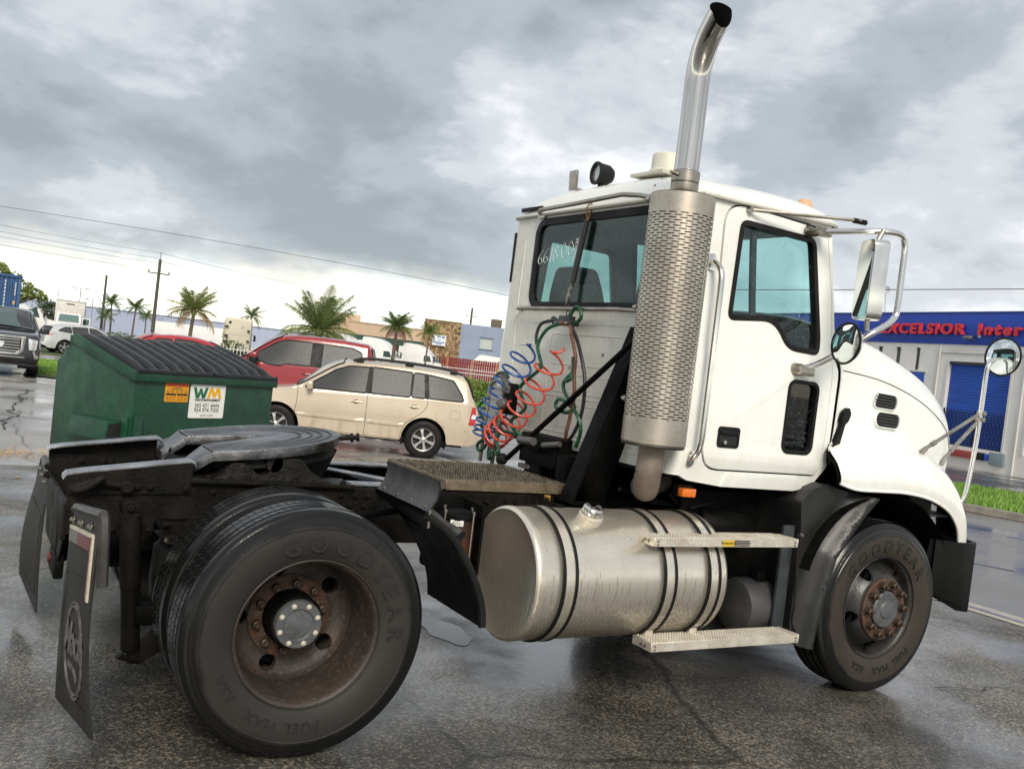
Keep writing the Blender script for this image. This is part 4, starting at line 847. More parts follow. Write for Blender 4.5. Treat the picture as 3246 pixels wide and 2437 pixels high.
b = MB(); b.tube([(2.36, -1.02, 2.632), (2.70, -1.04, 2.612)], .0045, 6); b.tube([(2.79, -1.22, 2.652), (2.87, -1.235, 2.652)], .015, 8); b.build('stay_cable', rubber, tubes)
mh = V((2.885, -1.295, 2.340)); rz = MX.Rotation(R(-24), 3, 'Z')
b = MB(); b.plate(rrect(-.088, .088, -.215, .215, .035, 5), lambda a, c, d: tuple(mh+rz @ V((-.035+d, a, c))), .085); b.build('mirror_head', chrome, tubes, bev=.018, seg=3)
b = MB(); b.plate(rrect(-.076, .076, -.198, .150, .02, 4), lambda a, c, d: tuple(mh+rz @ V((-.0385+d, a, c))), .003); b.build('mirror_face', mir, tubes)
b = MB(); b.cyl(mh+V((.02, 0, .21)), mh+V((.06, 0, .28)), .014); b.cyl(mh+V((.02, 0, -.21)), mh+V((.03, 0, -.27)), .014); b.build('head_pivot', steel, tubes)
round_mirror(tubes, (2.785, -1.285, 1.985), (-.98, .16, .05), .110)
hm = empty('hood_mirror'); hm.parent = T
b = MB(); b.tube(smooth_keys([(4.262, -1.08, 1.13), (4.275, -1.09, 1.20), (4.33, -1.075, 1.45), (4.365, -1.06, 1.70), (4.385, -1.05, 1.95), (4.40, -1.05, 2.02), (4.45, -1.05, 2.06)], 4), .0145, 10); b.build('mirror_post', chrome, hm)
for p0_, p1_ in (((4.375, -1.055, 1.705), (3.86, -1.03, 1.425)), ((4.365, -1.06, 1.665), (4.045, -1.05, 1.375))):
    b = MB(); b.tube([p0_, p1_], .0115, 8); q = V(p1_); d_ = (V(p0_)-q).normalized(); b.tube([q+d_*.10, q+d_*.14], .016, 8); b.tube([q-V((0, 0, .02)), q+d_*.05], .015, 8); b.cyl(V(p0_)-V((0, .03, 0)), V(p0_)+V((0, .02, 0)), .016); b.build('post_stay', steel, hm)
round_mirror(hm, (4.545, -1.05, 2.085), (-1, 0, .02), .122)
# ---------------------------------------------------------------- fuel tank
tank_m = mat('tank_aluminium', (.80, .745, .635), .24, .82, c2=(.70, .65, .55), sc=3, r2=.36, rsc=3)
streaks(tank_m, (95, 95, 2.0), (.20, .17, .13), .80, .36, .62, .45)
tank = empty('fuel_tank'); tank.parent = T
TC = (0, -.9225, .67)
MB().lathe([(0, 1.045), (.20, 1.043), (.285, 1.036), (.305, 1.028), (.316, 1.034), (.320, 1.048), (.3195, 1.075), (.318, 1.078), (.318, 2.165), (.31, 2.185), (.28, 2.195), (0, 2.20)], TC, (1, 0, 0), 72).build('tank_shell', tank_m, tank, ang=50)
for x_ in (1.205, 1.80, 2.088):
    MB().lathe([(.3185, -.028), (.3245, -.028), (.3245, .028), (.3185, .028)], (x_, TC[1], TC[2]), (1, 0, 0), 64).build('tank_strap', tank_m, tank)
    for d_ in (-.034, .034): MB().lathe([(.317, -.008), (.3285, -.008), (.3285, .008), (.317, .008)], (x_+d_, TC[1], TC[2]), (1, 0, 0), 64).build('strap_rubber', rubber, tank)
for x_ in (1.80, 2.088):
    b = MB(); b.bx(x_-.03, x_+.03, -1.075, -1.06, .33, .42); b.bx(x_-.028, x_+.028, -1.16, -1.10, .445, .455); b.build('strap_buckle', alum, tank, bev=.004)
b = MB(); b.lathe([(.062, .0), (.062, .018), (.05, .022), (.05, .03)], (1.425, -1.03, .962), (0, -.34, .94), 28); b.build('filler_neck', alum, tank)
prof = [(.0, .068), (.040, .068), (.048, .062)]; b = MB(); b.lathe(prof+[(.050, .058), (.050, .034), (.046, .026)], (1.425, -1.03, .962), (0, -.34, .94), 28)
for k in range(18):
    a = 2*PI*k/18; e_, g_, d_ = basis((0, -.34, .94)); c = V((1.425, -1.03, .962))+(e_*math.cos(a)+g_*math.sin(a))*.050; b.cyl(c+d_*.034, c+d_*.058, .0035, n=6)
b.build('filler_cap', chrome, tank)
b = MB(); b.cyl((1.33, -.88, .98), (1.33, -.88, 1.0), .03); b.cyl((1.30, -.82, .985), (1.30, -.82, 1.02), .012); b.build('sender_unit', black_m, tank)
MB().bx(1.31, 1.335, -.80, -.775, 1.0, 1.03).build('brass_fitting', mat('brass', (.45, .25, .05), .35, .8), tank, bev=.004)
# ---------------------------------------------------------------- steps: perforated aluminium treads
def step(x0, x1, y0, y1, zt, th, nrow, nm):
    s_ = empty('cab_step'); s_.parent = T
    hl = []; wy = (y1-y0-.02)/nrow
    npx = int((x1-x0-.04)/.034)
    for r_ in range(nrow):
        for k in range(npx):
            cx_ = x0+.03+.034*k+(.017 if r_ % 2 else 0); cy_ = y0+.01+wy*(r_+.5)
            if cx_ > x1-.025: continue
            hl.append([(cx_-.011, cy_), (cx_, cy_-wy*.30), (cx_+.011, cy_), (cx_, cy_+wy*.30)])
    b = MB(); b.plate([(x0, y0), (x1, y0), (x1, y1), (x0, y1)], lambda a, c, d: (a, c, zt-d), .004, hl); b.build('tread', alum, s_, smooth=False)
    b = MB()                                    # serrations
    for r_ in range(nrow+1):
        y_ = y0+.01+wy*r_-wy*.0
        for k in range(npx*2):
            x_ = x0+.015+.017*k
            if x_ > x1-.02 or y_ > y1-.004: continue
            b.add([(x_, y_-.003, zt), (x_+.014, y_-.003, zt), (x_+.007, y_-.002, zt+.007), (x_, y_+.003, zt), (x_+.014, y_+.003, zt), (x_+.007, y_+.002, zt+.007)], [(0, 1, 2), (5, 4, 3), (0, 2, 5, 3), (1, 4, 5, 2)])
    b.build('serration', alum, s_, smooth=False)['kind'] = 'stuff'
    b = MB(); b.bx(x0, x1, y0-.004, y0, zt-th, zt+.002); b.build('front_lip', alum, s_, bev=.0015, seg=1)
    b = MB(); b.bx(x0-.004, x0, y0-.004, y1, zt-th, zt+.002); b.build('end_cap', alum, s_, bev=.0015, seg=1); b = MB(); b.bx(x1, x1+.004, y0-.004, y1, zt-th, zt+.002); b.build('end_cap', alum, s_, bev=.0015, seg=1)
    MB().bx(x0, x1, y1-.004, y1, zt-th, zt-.006).build('back_lip', alum, s_)
    for x_ in (x0+.02, x1-.02):
        for z_ in (zt-th*.35, zt-th*.75): bolt(s_, (x_, y0-.004, z_), (0, -1, 0), .0045, steel, 'rivet')
    for y_ in (y0+.04, y0+.07): bolt(s_, (x0-.004, y_, zt-th*.5), (-1, 0, 0), .007, steel)
    return s_
s1 = step(1.675, 2.655, -1.235, -1.09, .912, .042, 6, 'upper'); s2 = step(1.735, 2.75, -1.235, -1.09, .392, .044, 6, 'lower')
s1['label'] = 'upper aluminium step with warning sticker'
yel = mat('sticker_yellow', (.62, .42, .03), .4); blk = mat('print_black', (.012, .012, .012), .5)
MB().bx(2.115, 2.195, -1.2415, -1.2395, .874, .906).build('warning_sticker', yel, s1); MB().bx(2.195, 2.30, -1.2415, -1.2395, .876, .904).build('sticker_text_block', blk, s1)
text('WARNING', .019, blk, s1, frame((2.152, -1.2425, .884), (1, 0, 0), (0, 0, 1)), ext=.0003)
text('!', .022, blk, s1, frame((2.107, -1.2425, .884), (1, 0, 0), (0, 0, 1)), ext=.0003)
for k in range(3): MB().bx(2.20, 2.295, -1.2425, -1.2412, .880+.008*k, .882+.008*k).build('sticker_line', mat('sticker_grey', (.45, .42, .36), .5), s1)
for x_ in (1.80, 2.09): MB().bx(x_-.025, x_+.025, -1.13, -1.05, .35, .345+.09).build('step_bracket', alum, T, bev=.003)
for x_ in (1.85, 2.3): MB().bx(x_-.02, x_+.02, -1.20, -.95, .862, .872).build('step_bracket', black_m, T)
# dark equipment behind the steps
b = MB(); b.lathe([(0, 0), (.10, .004), (.145, .02), (.155, .05), (.155, .22)], (2.60, -.86, .455), (1, 0, 0), 32); b.build('air_tank', mat('dull_grey_tank', (.035, .036, .038), .5, c2=(.06, .06, .06), sc=8), T)
b = MB(); b.lathe([(0, 0), (.09, .004), (.10, .02), (.10, .30), (.09, .32), (0, .325)], (2.70, -.80, .875), (-1, .25, .05), 28); b.build('reservoir', black_m, T)
MB().bx(2.72, 2.80, -.92, -.84, .57, .66).build('valve_block', black_m, T, bev=.008)
MB().bx(2.755, 2.84, -1.04, -1.02, .32, .95).build('skirt_plate', mat('blue_black_plate', (.022, .026, .030), .4, c2=(.04, .045, .05), sc=9), T, bev=.003)
MB().bx(2.25, 2.9, -.74, -.70, .35, 1.08).build('battery_box', black_m, T); MB().bx(1.05, 2.3, -.60, -.56, .40, .72).build('tank_bracket', black_m, T)
b = MB(); b.plate(rpoly([(2.40, .42), (2.40, .25), (2.62, .18), (2.86, .26), (2.86, .42)], .06), lambda a, c, d: (a, -.70+d, c), .25); b.build('sump_guard', plastic, T, bev=.01)
for k in range(6):
    b = MB(); y_ = -.62-.02*k; b.tube(smooth_keys([(1.9+.1*k, y_, 1.05-.03*(k % 3)), (2.3, y_-.03*(k % 2), .98), (2.6, y_, 1.02), (3.0, y_+.1, .98)], 4), .012, 6); b.build('air_line', rubber, T)
# ---------------------------------------------------------------- deck plate
deck = empty('deck_plate'); deck.parent = T
deck_m = mat('deck_steel', (.27, .22, .15), .5, .5, c2=(.14, .11, .075), sc=14, fine=(.06, .045, .03), bump=.2)
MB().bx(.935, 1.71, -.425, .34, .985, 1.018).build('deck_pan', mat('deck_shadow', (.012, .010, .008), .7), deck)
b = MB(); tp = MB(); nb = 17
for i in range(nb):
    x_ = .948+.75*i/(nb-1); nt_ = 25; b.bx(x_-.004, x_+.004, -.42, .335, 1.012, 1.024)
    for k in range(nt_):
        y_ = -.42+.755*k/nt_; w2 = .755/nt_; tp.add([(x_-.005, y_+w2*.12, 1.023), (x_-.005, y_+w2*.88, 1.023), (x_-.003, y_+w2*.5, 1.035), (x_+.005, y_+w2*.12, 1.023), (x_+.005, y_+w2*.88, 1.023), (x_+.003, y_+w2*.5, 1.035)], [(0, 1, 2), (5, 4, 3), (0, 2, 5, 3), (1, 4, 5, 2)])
b.build('bearing_bars', mat('shade_bar', (.022, .018, .013), .6), deck, smooth=False)['kind'] = 'stuff'  # shade between the teeth put into the bars' dark colour
tp.build('serrated_teeth', mat('lit_tooth', (.17, .15, .11), .5, .4, c2=(.07, .06, .045), sc=16, lo=.4, hi=.6, fine=(.025, .02, .015)), deck, smooth=False)['kind'] = 'stuff'  # tips coloured paler, as if catching light above the dark bars
for nm, a in (('deck_edge', (.928, 1.72, -.432, -.425)), ('deck_edge', (.928, 1.72, .34, .347))): MB().bx(a[0], a[1], a[2], a[3], .978, 1.03).build(nm, deck_m, deck, bev=.002, seg=1)
MB().bx(.928, .935, -.425, .34, .978, 1.03).build('deck_edge', deck_m, deck, bev=.002, seg=1)
b = MB()
for k in range(44):
    x_ = .93+.78*k/44; b.add([(x_, -.432, 1.03), (x_+.0178, -.432, 1.03), (x_+.009, -.431, 1.040), (x_, -.426, 1.03), (x_+.0178, -.426, 1.03), (x_+.009, -.427, 1.040)], [(0, 1, 2), (5, 4, 3), (0, 2, 5, 3), (1, 4, 5, 2)])
b.build('edge_teeth', deck_m, deck, smooth=False)['kind'] = 'stuff'
# quarter fender ahead of the rear wheels
q = smooth_keys([(.47, 1.0), (.49, .975), (.555, .935), (.62, .881), (.695, .787), (.765, .668), (.80, .58), (.815, .49)], 4)
b = MB(); b.grid([[(p_.x, y_, p_.y) for y_ in (-1.17, -1.0, -.8, -.60)]+[(p_.x-.008, y_, p_.y-.006) for y_ in (-.60, -.8, -1.0, -1.165)] for p_ in q], True); qf = b.build('quarter_fender', plastic, T)
b = MB(); b.tube([(p_.x-.006, -1.165, p_.y) for p_ in q[3:]], .019, 8); b.build('fender_bead', plastic, qf)
b = MB(); b.grid([[(x_, y_, z_) for y_ in (-1.17, -.98, -.78, -.60)] for x_, z_ in ((.515, 1.135), (.525, 1.10), (.515, 1.05), (.485, 1.0))]); b.grid([[(x_-.008, y_, z_) for y_ in (-1.17, -.98, -.78, -.60)] for x_, z_ in ((.515, 1.135), (.525, 1.10), (.515, 1.05), (.485, 1.0))]); b.build('fender_flap', mat('grey_rubber_sheet', (.045, .046, .05), .48, c2=(.085, .085, .088), sc=9, stretch=(1, 1, .3), bump=.15), qf)
for y_ in (-.66, -.82, -.97, -1.12): bolt(qf, (.492, y_, 1.012), (-.9, 0, .3), .009, steel)
MB().bx(.478, .488, -1.175, -1.165, .93, 1.01).build('fender_bracket', steel, qf)
b = MB(); b.tube([(.45, -.44, .84), (.60, -.60, .90), (.66, -1.0, .86)], .02, 8); b.build('fender_post', black_m, T)
# air dryer canister with label, stub pipe
can = empty('air_dryer'); can.parent = T
MB().lathe([(0, 0), (.082, 0), (.085, .01), (.085, .24), (0, .24)], (.915, -.63, .64), (0, 0, 1), 32).build('canister', mat('amber_grime', (.085, .03, .013), .35, c2=(.018, .014, .012), sc=10, fine=(.17, .07, .03)), can)
MB().lathe([(0, .03), (.05, .03), (.085, .015), (.093, .005), (.093, -.012), (.08, -.012)], (.915, -.63, .885), (0, 0, 1), 32).build('canister_lid', black_m, can)
for a in (20, 110, 200, 290):
    px, py = .915+.098*math.cos(R(a)), -.63+.098*math.sin(R(a)); b = MB(); b.cyl((px, py, .65), (px, py, .905), .006, n=8); b.build('tie_rod', steel, can); MB().lathe([(.010, 0), (.010, .014), (0, .018)], (px, py, .905), (0, 0, 1), 10).build('acorn_nut', steel, can)
lab = V((.87, -.705, .862)); lx = V((.86, -.51, 0)); ln = V((-.51, -.86, 0))
b = MB(); lo_ = lab+ln*.004; b.add([lo_-lx*.032-V((0, 0, .014)), lo_+lx*.032-V((0, 0, .014)), lo_+lx*.032+V((0, 0, .014)), lo_-lx*.032+V((0, 0, .014))], [(0, 1, 2, 3)]); b.build('paper_label', mat('paper_white', (.78, .78, .74), .6), can)
text('-FULL-', .019, blk, can, frame(lab+ln*.006-V((0, 0, .006)), lx, (0, 0, 1)), ext=.0002)
b = MB(); b.plate(rpoly([(.80, .60), (1.02, .60), (1.02, .93), (.97, .965), (.80, .965)], .03), lambda a, c, d: (a, -.50+d, c), .02); b.bx(1.01, 1.025, -.70, -.45, .60, .95); b.build('dryer_bracket', black_m, T, bev=.004)
b = MB(); b.tube([(.78, -.52, .885), (.872, -.76, .805)], .030, 18, caps=False); b.build('stub_pipe', mat('oily_pipe', (.10, .095, .09), .3, .6, c2=(.05, .045, .04), sc=14), T); b = MB(); b.tube([(.78, -.52, .885), (.871, -.757, .806)], .026, 16); b.build('pipe_bore', MATS['soot'], T)
# ---------------------------------------------------------------- air hoses behind the cab
def coil(axis, rad, turns, r_, m, nm, ph=0, npt=18):
    ax = smooth_keys(axis, 10); L = [0]
    for a_, c in zip(ax, ax[1:]): L.append(L[-1]+(V(c)-V(a_)).length)
    pts = []; N_ = int(turns*npt)
    for i in range(N_+1):
        u = (i/N_); s_ = L[-1]*(1-(1-u)**1.6)       # turns bunch towards the lower end
        k = max(j for j in range(len(L)) if L[j] <= s_+1e-9); k = min(k, len(ax)-2)
        t_ = (s_-L[k])/max(1e-9, L[k+1]-L[k]); c = V(ax[k]).lerp(V(ax[k+1]), t_); d_ = (V(ax[k+1])-V(ax[k])).normalized()
        e_ = V((1, 0, 0)); e_ = (e_-d_*e_.dot(d_)).normalized(); g_ = d_.cross(e_); a = 2*PI*turns*u+ph
        rd = rad*min(1, .15+8*u, .2+10*(1-u))
        pts.append(c+(e_*math.cos(a)+g_*math.sin(a))*rd)
    b_ = MB(); b_.tube(pts, r_, 8); return b_.build(nm, m, hoses)
hoses = empty('air_hose_set', (.06, 0, 0)); hoses.parent = T
blue_h = mat('hose_blue', (.014, .08, .33), .30, c2=(.010, .05, .2), sc=20); red_h = mat('hose_red', (.62, .075, .035), .32, c2=(.46, .055, .03), sc=20); grn_h = mat('hose_green', (.010, .085, .035), .35, c2=(.006, .04, .02), sc=20); blk_h = mat('hose_black', (.02, .021, .022), .4)
coil([(1.74, .31, 1.80), (1.72, .45, 1.62), (1.70, .56, 1.45), (1.69, .64, 1.30), (1.69, .68, 1.17)], .088, 10, .0076, blue_h, 'coiled_hose', 2.6)
coil([(1.74, -.03, 1.80), (1.72, .10, 1.62), (1.70, .24, 1.44), (1.68, .40, 1.28), (1.68, .56, 1.17)], .084, 10, .0076, red_h, 'coiled_hose', .8)
def hose(pts, r_, m, nm='hose', k=5): b_ = MB(); b_.tube(smooth_keys(pts, k), r_, 8); return b_.build(nm, m, hoses)
hose([(1.78, .06, 1.945), (1.74, .16, 1.90), (1.72, .215, 1.80), (1.71, .16, 1.72), (1.70, .12, 1.66), (1.68, .22, 1.58), (1.68, .30, 1.52), (1.68, .25, 1.45), (1.67, .19, 1.41), (1.67, .25, 1.36), (1.67, .34, 1.31), (1.68, .32, 1.26), (1.72, .27, 1.225)], .0115, grn_h)
hose([(1.70, .30, 1.225), (1.66, .42, 1.23), (1.64, .44, 1.17), (1.63, .38, 1.11), (1.64, .42, 1.08), (1.66, .52, 1.13), (1.67, .58, 1.10), (1.66, .56, 1.04), (1.65, .52, 1.05), (1.65, .55, 1.14), (1.66, .64, 1.15), (1.66, .72, 1.11), (1.66, .70, 1.07), (1.67, .64, 1.10), (1.68, .62, 1.18), (1.68, .72, 1.22), (1.70, .78, 1.23)], .0105, grn_h)
hose([(1.70, .78, 1.23), (1.68, .70, 1.26), (1.67, .78, 1.34), (1.68, .74, 1.40), (1.70, .70, 1.42)], .0105, grn_h)
hose([(1.70, .70, 1.36), (1.70, .71, 1.50), (1.71, .66, 1.58), (1.72, .58, 1.60), (1.73, .54, 1.57)], .0105, grn_h)
hose([(1.80, -.02, 1.93), (1.80, -.10, 1.98), (1.80, -.08, 2.035), (1.80, -.03, 2.045), (1.80, .01, 2.0), (1.80, .03, 1.95)], .0115, grn_h)
hose([(1.78, -.10, 1.74), (1.74, -.17, 1.66), (1.72, -.12, 1.59), (1.72, -.16, 1.52), (1.73, -.25, 1.46), (1.71, -.20, 1.42), (1.70, -.10, 1.44), (1.70, -.12, 1.49), (1.72, -.20, 1.47), (1.74, -.29, 1.40), (1.75, -.31, 1.32), (1.75, -.28, 1.23)], .0115, grn_h)
hose([(1.72, -.20, 1.66), (1.70, -.22, 1.62), (1.70, -.17, 1.60), (1.72, -.14, 1.61)], .0115, grn_h)
for dx, m_ in ((0, blk_h), (.03, mat('hose_brown_guard', (.13, .055, .03), .45)),):
    pts = [(1.78-dx, .06-dx, 1.945), (1.77, -.04, 1.93), (1.76-dx, -.13, 1.87), (1.75-dx, -.21, 1.78-dx), (1.75-dx, -.28+dx*2, 1.65), (1.75-dx, -.305+dx*2, 1.52), (1.75-dx, -.29+dx*2, 1.40), (1.75-dx, -.24+dx, 1.30), (1.76, -.16, 1.24), (1.78, -.10, 1.22)]
    o_ = hose(pts, .0105, m_)
    b = MB()
    for q_ in smooth_keys(pts[2:8], 12): b.lathe([(.0105, -.002), (.0135, 0), (.0105, .002)], q_, (.1, .2, 1), 8)
    b.build('spring_guard', m_, o_)
hose([(1.78, .06, 1.945), (1.76, .14, 1.955), (1.73, .22, 1.93), (1.72, .245, 1.86), (1.72, .23, 1.80)], .0105, blk_h)
MB().lathe([(.0135, 0), (.0135, .025)], (1.765, -.075, 1.905), (0, -.7, -.5), 10).build('yellow_band', yel, hoses)
# hose hanger spring
b = MB(); b.cyl((1.868, .06, 2.585), (1.862, .128, 2.205), .019, n=14); sp_ = b.build('spring_cover', blk_h, hoses)
text('TRACKER', .036, mat('cover_print', (.62, .64, .64), .5), sp_, frame((1.8445, .101, 2.40), (0, -.176, 1), (0, 1, .176)), ext=.0004)
b = MB(); b.tube([V((1.862, .128, 2.205)).lerp(V((1.85, .145, 2.085)), i/80)+V((.011*math.cos(i*1.3), .011*math.sin(i*1.3), 0)) for i in range(81)], .004, 6); b.build('hanger_spring', steel, hoses)
b = MB(); b.tube([(1.875, .052, 2.70), (1.858, .060, 2.67), (1.868, .062, 2.58)], .005, 6); b.tube([(1.875, .052, 2.70), (1.890, .045, 2.67), (1.868, .055, 2.58)], .005, 6); b.build('hook_wire', mat('rusty_wire', (.28, .16, .06), .5, .5), hoses)
b = MB()
for k in range(5): b.tube([(1.85+.010*math.cos(2*PI*i/8)*(k % 2), .145-.008*k+.010*math.cos(2*PI*i/8)*((k+1) % 2), 2.09-.026*k+.017*math.sin(2*PI*i/8)) for i in range(8)], .0032, 5, True)
b.build('hanger_chain', blk_h, hoses)
b = MB(); b.bx(1.76, 1.83, -.05, .15, 1.93, 1.965); b.bx(1.77, 1.82, -.02, .10, 1.955, 1.99); b.cyl((1.79, .14, 1.955), (1.79, .19, 1.975), .016); b.build('hose_clamp', blk_h, hoses, bev=.008)
for y_ in (.10, .04, -.02): MB().lathe([(0, .012), (.007, .01), (.007, 0)], (1.76, y_, 1.945), (-1, 0, 0), 8).build('clamp_screw', steel, hoses)
# gladhand post
b = MB(); b.tube(smooth_keys([(1.74, .70, 1.0), (1.74, .69, 1.30), (1.74, .68, 1.48), (1.74, .63, 1.535), (1.74, .55, 1.535), (1.74, .50, 1.48), (1.74, .52, 1.2), (1.74, .54, 1.0)], 4), .013, 8); gp = b.build('gladhand_post', steel, T)
b = MB(); b.plate(rrect(.52, .665, 1.25, 1.51, .03), lambda a, c, d: (1.742+d, a, c), .006); b.build('gladhand_plate', mat('dull_alloy_plate', (.42, .44, .43), .4, .4), gp)
for z_, s_ in ((1.40, 'E'), (1.33, 'r')): text(s_, .05, blk, gp, frame((1.740, .575, z_), (0, 0, -1), (0, -1, 0)), ext=.0003)
b = MB(); b.cyl((1.72, .50, 1.585), (1.72, .40, 1.50), .022, n=12); b.lathe([(0, 0), (.035, .0), (.04, .02), (.03, .05), (.0, .055)], (1.72, .42, 1.40), (-1, -.3, .2), 16); b.box((1.73, .42, 1.50), (.05, .09, .05)); b.build('gladhand', mat('gladhand_grey', (.11, .105, .10), .45, .4), gp, bev=.004)
b = MB(); b.box((1.74, .40, 1.44), (.05, .10, .20)); b.build('gladhand_bracket', black_m, gp, bev=.01)
# valves and gear behind the deck
b = MB(); b.bx(1.74, 1.86, -.18, .22, 1.08, 1.26); b.bx(1.76, 1.84, .0, .12, .97, 1.10); b.bx(1.74, 1.82, -.30, -.20, .97, 1.18); b.cyl((1.70, -.05, 1.18), (1.70, .05, 1.20), .03); b.build('valve_manifold', black_m, T, bev=.012)
b = MB(); b.cyl((1.66, .10, 1.215), (1.66, -.06, 1.225), .024, n=12); b.cyl((1.70, -.10, 1.21), (1.74, -.22, 1.235), .018, n=10); b.build('hose_coupling', mat('gladhand_grey', (.11, .105, .10), .45), T)
MB().lathe([(0, -.03), (.03, -.025), (.04, 0), (.03, .025), (0, .03)], (1.72, .385, 1.058), (0, .8, -.5), 16).build('stay_boot', rubber, T)
b = MB(); b.bx(1.80, 1.92, -.42, -.32, .99, 1.03); b.bx(1.82, 1.86, .15, .35, 1.02, 1.05); b.build('cab_mount', steel, T, bev=.006)
b = MB(); b.tube(smooth_keys([(1.78, -.18, 1.12), (1.77, -.24, 1.12), (1.77, -.26, 1.05), (1.78, -.24, 1.0)], 4), .005, 6); b.build('drain_tube', rubber, T)
MB().bx(1.90, 1.99, -.40, .40, .98, 1.17).build('cab_crossbeam', black_m, T, bev=.01)
# ================================================================ GROUND
def ground_mat(name, dark, chip, tan, wet_lo, wet_hi, fine=130., crack=True, base_r=.62, wet_r=.10, big=.55, bumpk=.5, coatk=.62):
    m = bpy.data.materials.new(name); m.use_nodes = True; t = m.node_tree; b = t.nodes['Principled BSDF']
    co = t.nodes.new('ShaderNodeTexCoord')
    def nz(s_, det=4, rough=.6, vec=None):
        n = t.nodes.new('ShaderNodeTexNoise'); n.inputs['Scale'].default_value = s_; n.inputs['Detail'].default_value = det; n.inputs['Roughness'].default_value = rough
        t.links.new(vec or co.outputs['Object'], n.inputs['Vector']); return n.outputs[0]
    def rg(f, a0, a1, b0=0., b1=1.):
        n = t.nodes.new('ShaderNodeMapRange'); n.inputs[1].default_value = a0; n.inputs[2].default_value = a1; n.inputs[3].default_value = b0; n.inputs[4].default_value = b1; t.links.new(f, n.inputs[0]); return n.outputs[0]
    def mx(f, a, c):
        n = t.nodes.new('ShaderNodeMix'); n.data_type = 'RGBA'
        for i, q in ((0, f), (6, a), (7, c)):
            if isinstance(q, tuple): n.inputs[i].default_value = (*q, 1)
            elif isinstance(q, float): n.inputs[i].default_value = q
            else: t.links.new(q, n.inputs[i])
        return n.outputs[2]
    def ml(a, c, op='MULTIPLY'):
        n = t.nodes.new('ShaderNodeMath'); n.operation = op
        for i, q in enumerate((a, c)):
            if isinstance(q, (int, float)): n.inputs[i].default_value = q
            else: t.links.new(q, n.inputs[i])
        return n.outputs[0]
    vo = t.nodes.new('ShaderNodeTexVoronoi'); vo.inputs['Scale'].default_value = fine; t.links.new(co.outputs['Object'], vo.inputs['Vector'])
    chips = rg(vo.outputs['Color'], .35, .85)
    worn = rg(nz(big*1.7, 5), .38, .62)
    c1 = mx(ml(chips, worn), dark, chip); c1 = mx(ml(rg(nz(fine*.55, 2), .53, .66), rg(nz(big*.9, 4), .36, .6, .15, .85)), c1, tan)
    c1 = mx(rg(nz(.45, 4), .35, .7, 0., .45), c1, tuple(q*.55 for q in dark))
    wet = rg(nz(big, 6, .62), wet_lo, wet_hi)
    t.links.new(rg(wet, 0, 1, base_r, wet_r), b.inputs['Roughness'])
    t.links.new(rg(wet, .15, 1, 0., coatk), b.inputs['Coat Weight']); b.inputs['Coat Roughness'].default_value = .10; b.inputs['Coat IOR'].default_value = 1.45
    c1 = mx(ml(wet, .35), c1, tuple(q*.5 for q in dark))
    h = ml(vo.outputs['Distance'], .6)
    hh = ml(h, nz(fine*.3, 3), 'ADD'); hw = ml(hh, rg(wet, 0, 1, 1., .22))
    if crack:
        v2 = t.nodes.new('ShaderNodeTexVoronoi'); v2.feature = 'DISTANCE_TO_EDGE'; v2.inputs['Scale'].default_value = .33
        dn = t.nodes.new('ShaderNodeTexNoise'); dn.inputs['Scale'].default_value = 1.2; dn.inputs['Detail'].default_value = 6; t.links.new(co.outputs['Object'], dn.inputs[0])
        va = t.nodes.new('ShaderNodeMix'); va.data_type = 'VECTOR'; va.inputs[0].default_value = .25; t.links.new(co.outputs['Object'], va.inputs[4]); t.links.new(dn.outputs['Color'], va.inputs[5]); t.links.new(va.outputs[1], v2.inputs['Vector'])
        ck = rg(v2.outputs['Distance'], .0, .006, 1., 0.); c1 = mx(ml(ck, .75), c1, (.012, .012, .012))
    t.links.new(c1, b.inputs['Base Color'])
    bp = t.nodes.new('ShaderNodeBump'); bp.inputs['Strength'].default_value = bumpk; bp.inputs['Distance'].default_value = .006; t.links.new(hw, bp.inputs['Height']); t.links.new(bp.outputs[0], b.inputs['Normal'])
    b.inputs['Specular IOR Level'].default_value = .6
    return m
asphalt = ground_mat('wet_asphalt', (.050, .047, .042), (.33, .305, .26), (.46, .41, .32), .38, .60, fine=105., wet_r=.17, bumpk=.55, big=.75)
concrete = ground_mat('wet_concrete', (.27, .26, .24), (.38, .365, .34), (.40, .37, .31), .40, .62, fine=70., base_r=.5, wet_r=.12, bumpk=.2)
road_m = ground_mat('street_asphalt', (.17, .168, .165), (.24, .235, .225), (.28, .26, .23), .40, .66, fine=90., base_r=.55, wet_r=.16, bumpk=.3, crack=False)
dark_road = ground_mat('dark_wet_road', (.035, .036, .04), (.07, .07, .07), (.1, .1, .1), .36, .6, fine=80., crack=False, bumpk=.2)
def sheet(name, poly, dz, m, nx=1, sub=6.0):
    """horizontal sheet that follows the fall of the ground; poly = outline (x,y)"""
    bm = bmesh.new(); vs__ = [bm.verts.new((x_, y_, 0)) for x_, y_ in poly]; bm.faces.new(vs__)
    ys = [q[1] for q in poly]; y_ = 1.3
    for y_ in (1.3, 11.0, 26.0, 160.0):
        if min(ys) < y_ < max(ys): bmesh.ops.bisect_plane(bm, geom=bm.verts[:]+bm.edges[:]+bm.faces[:], plane_co=(0, y_, 0), plane_no=(0, 1, 0))
    for q in bm.verts: q.co.z = gz(q.co.y)+dz
    bmesh.ops.recalc_face_normals(bm, faces=bm.faces[:])
    if bm.faces[0].normal.z < 0: bmesh.ops.reverse_faces(bm, faces=bm.faces[:])
    me = bpy.data.meshes.new(name); bm.to_mesh(me); bm.free(); me.materials.append(m); o = link(name, me); o['kind'] = 'structure'; return o
sheet('ground', [(-900, -700), (1100, -700), (1100, 1500), (-900, 1500)], -.012, concrete)
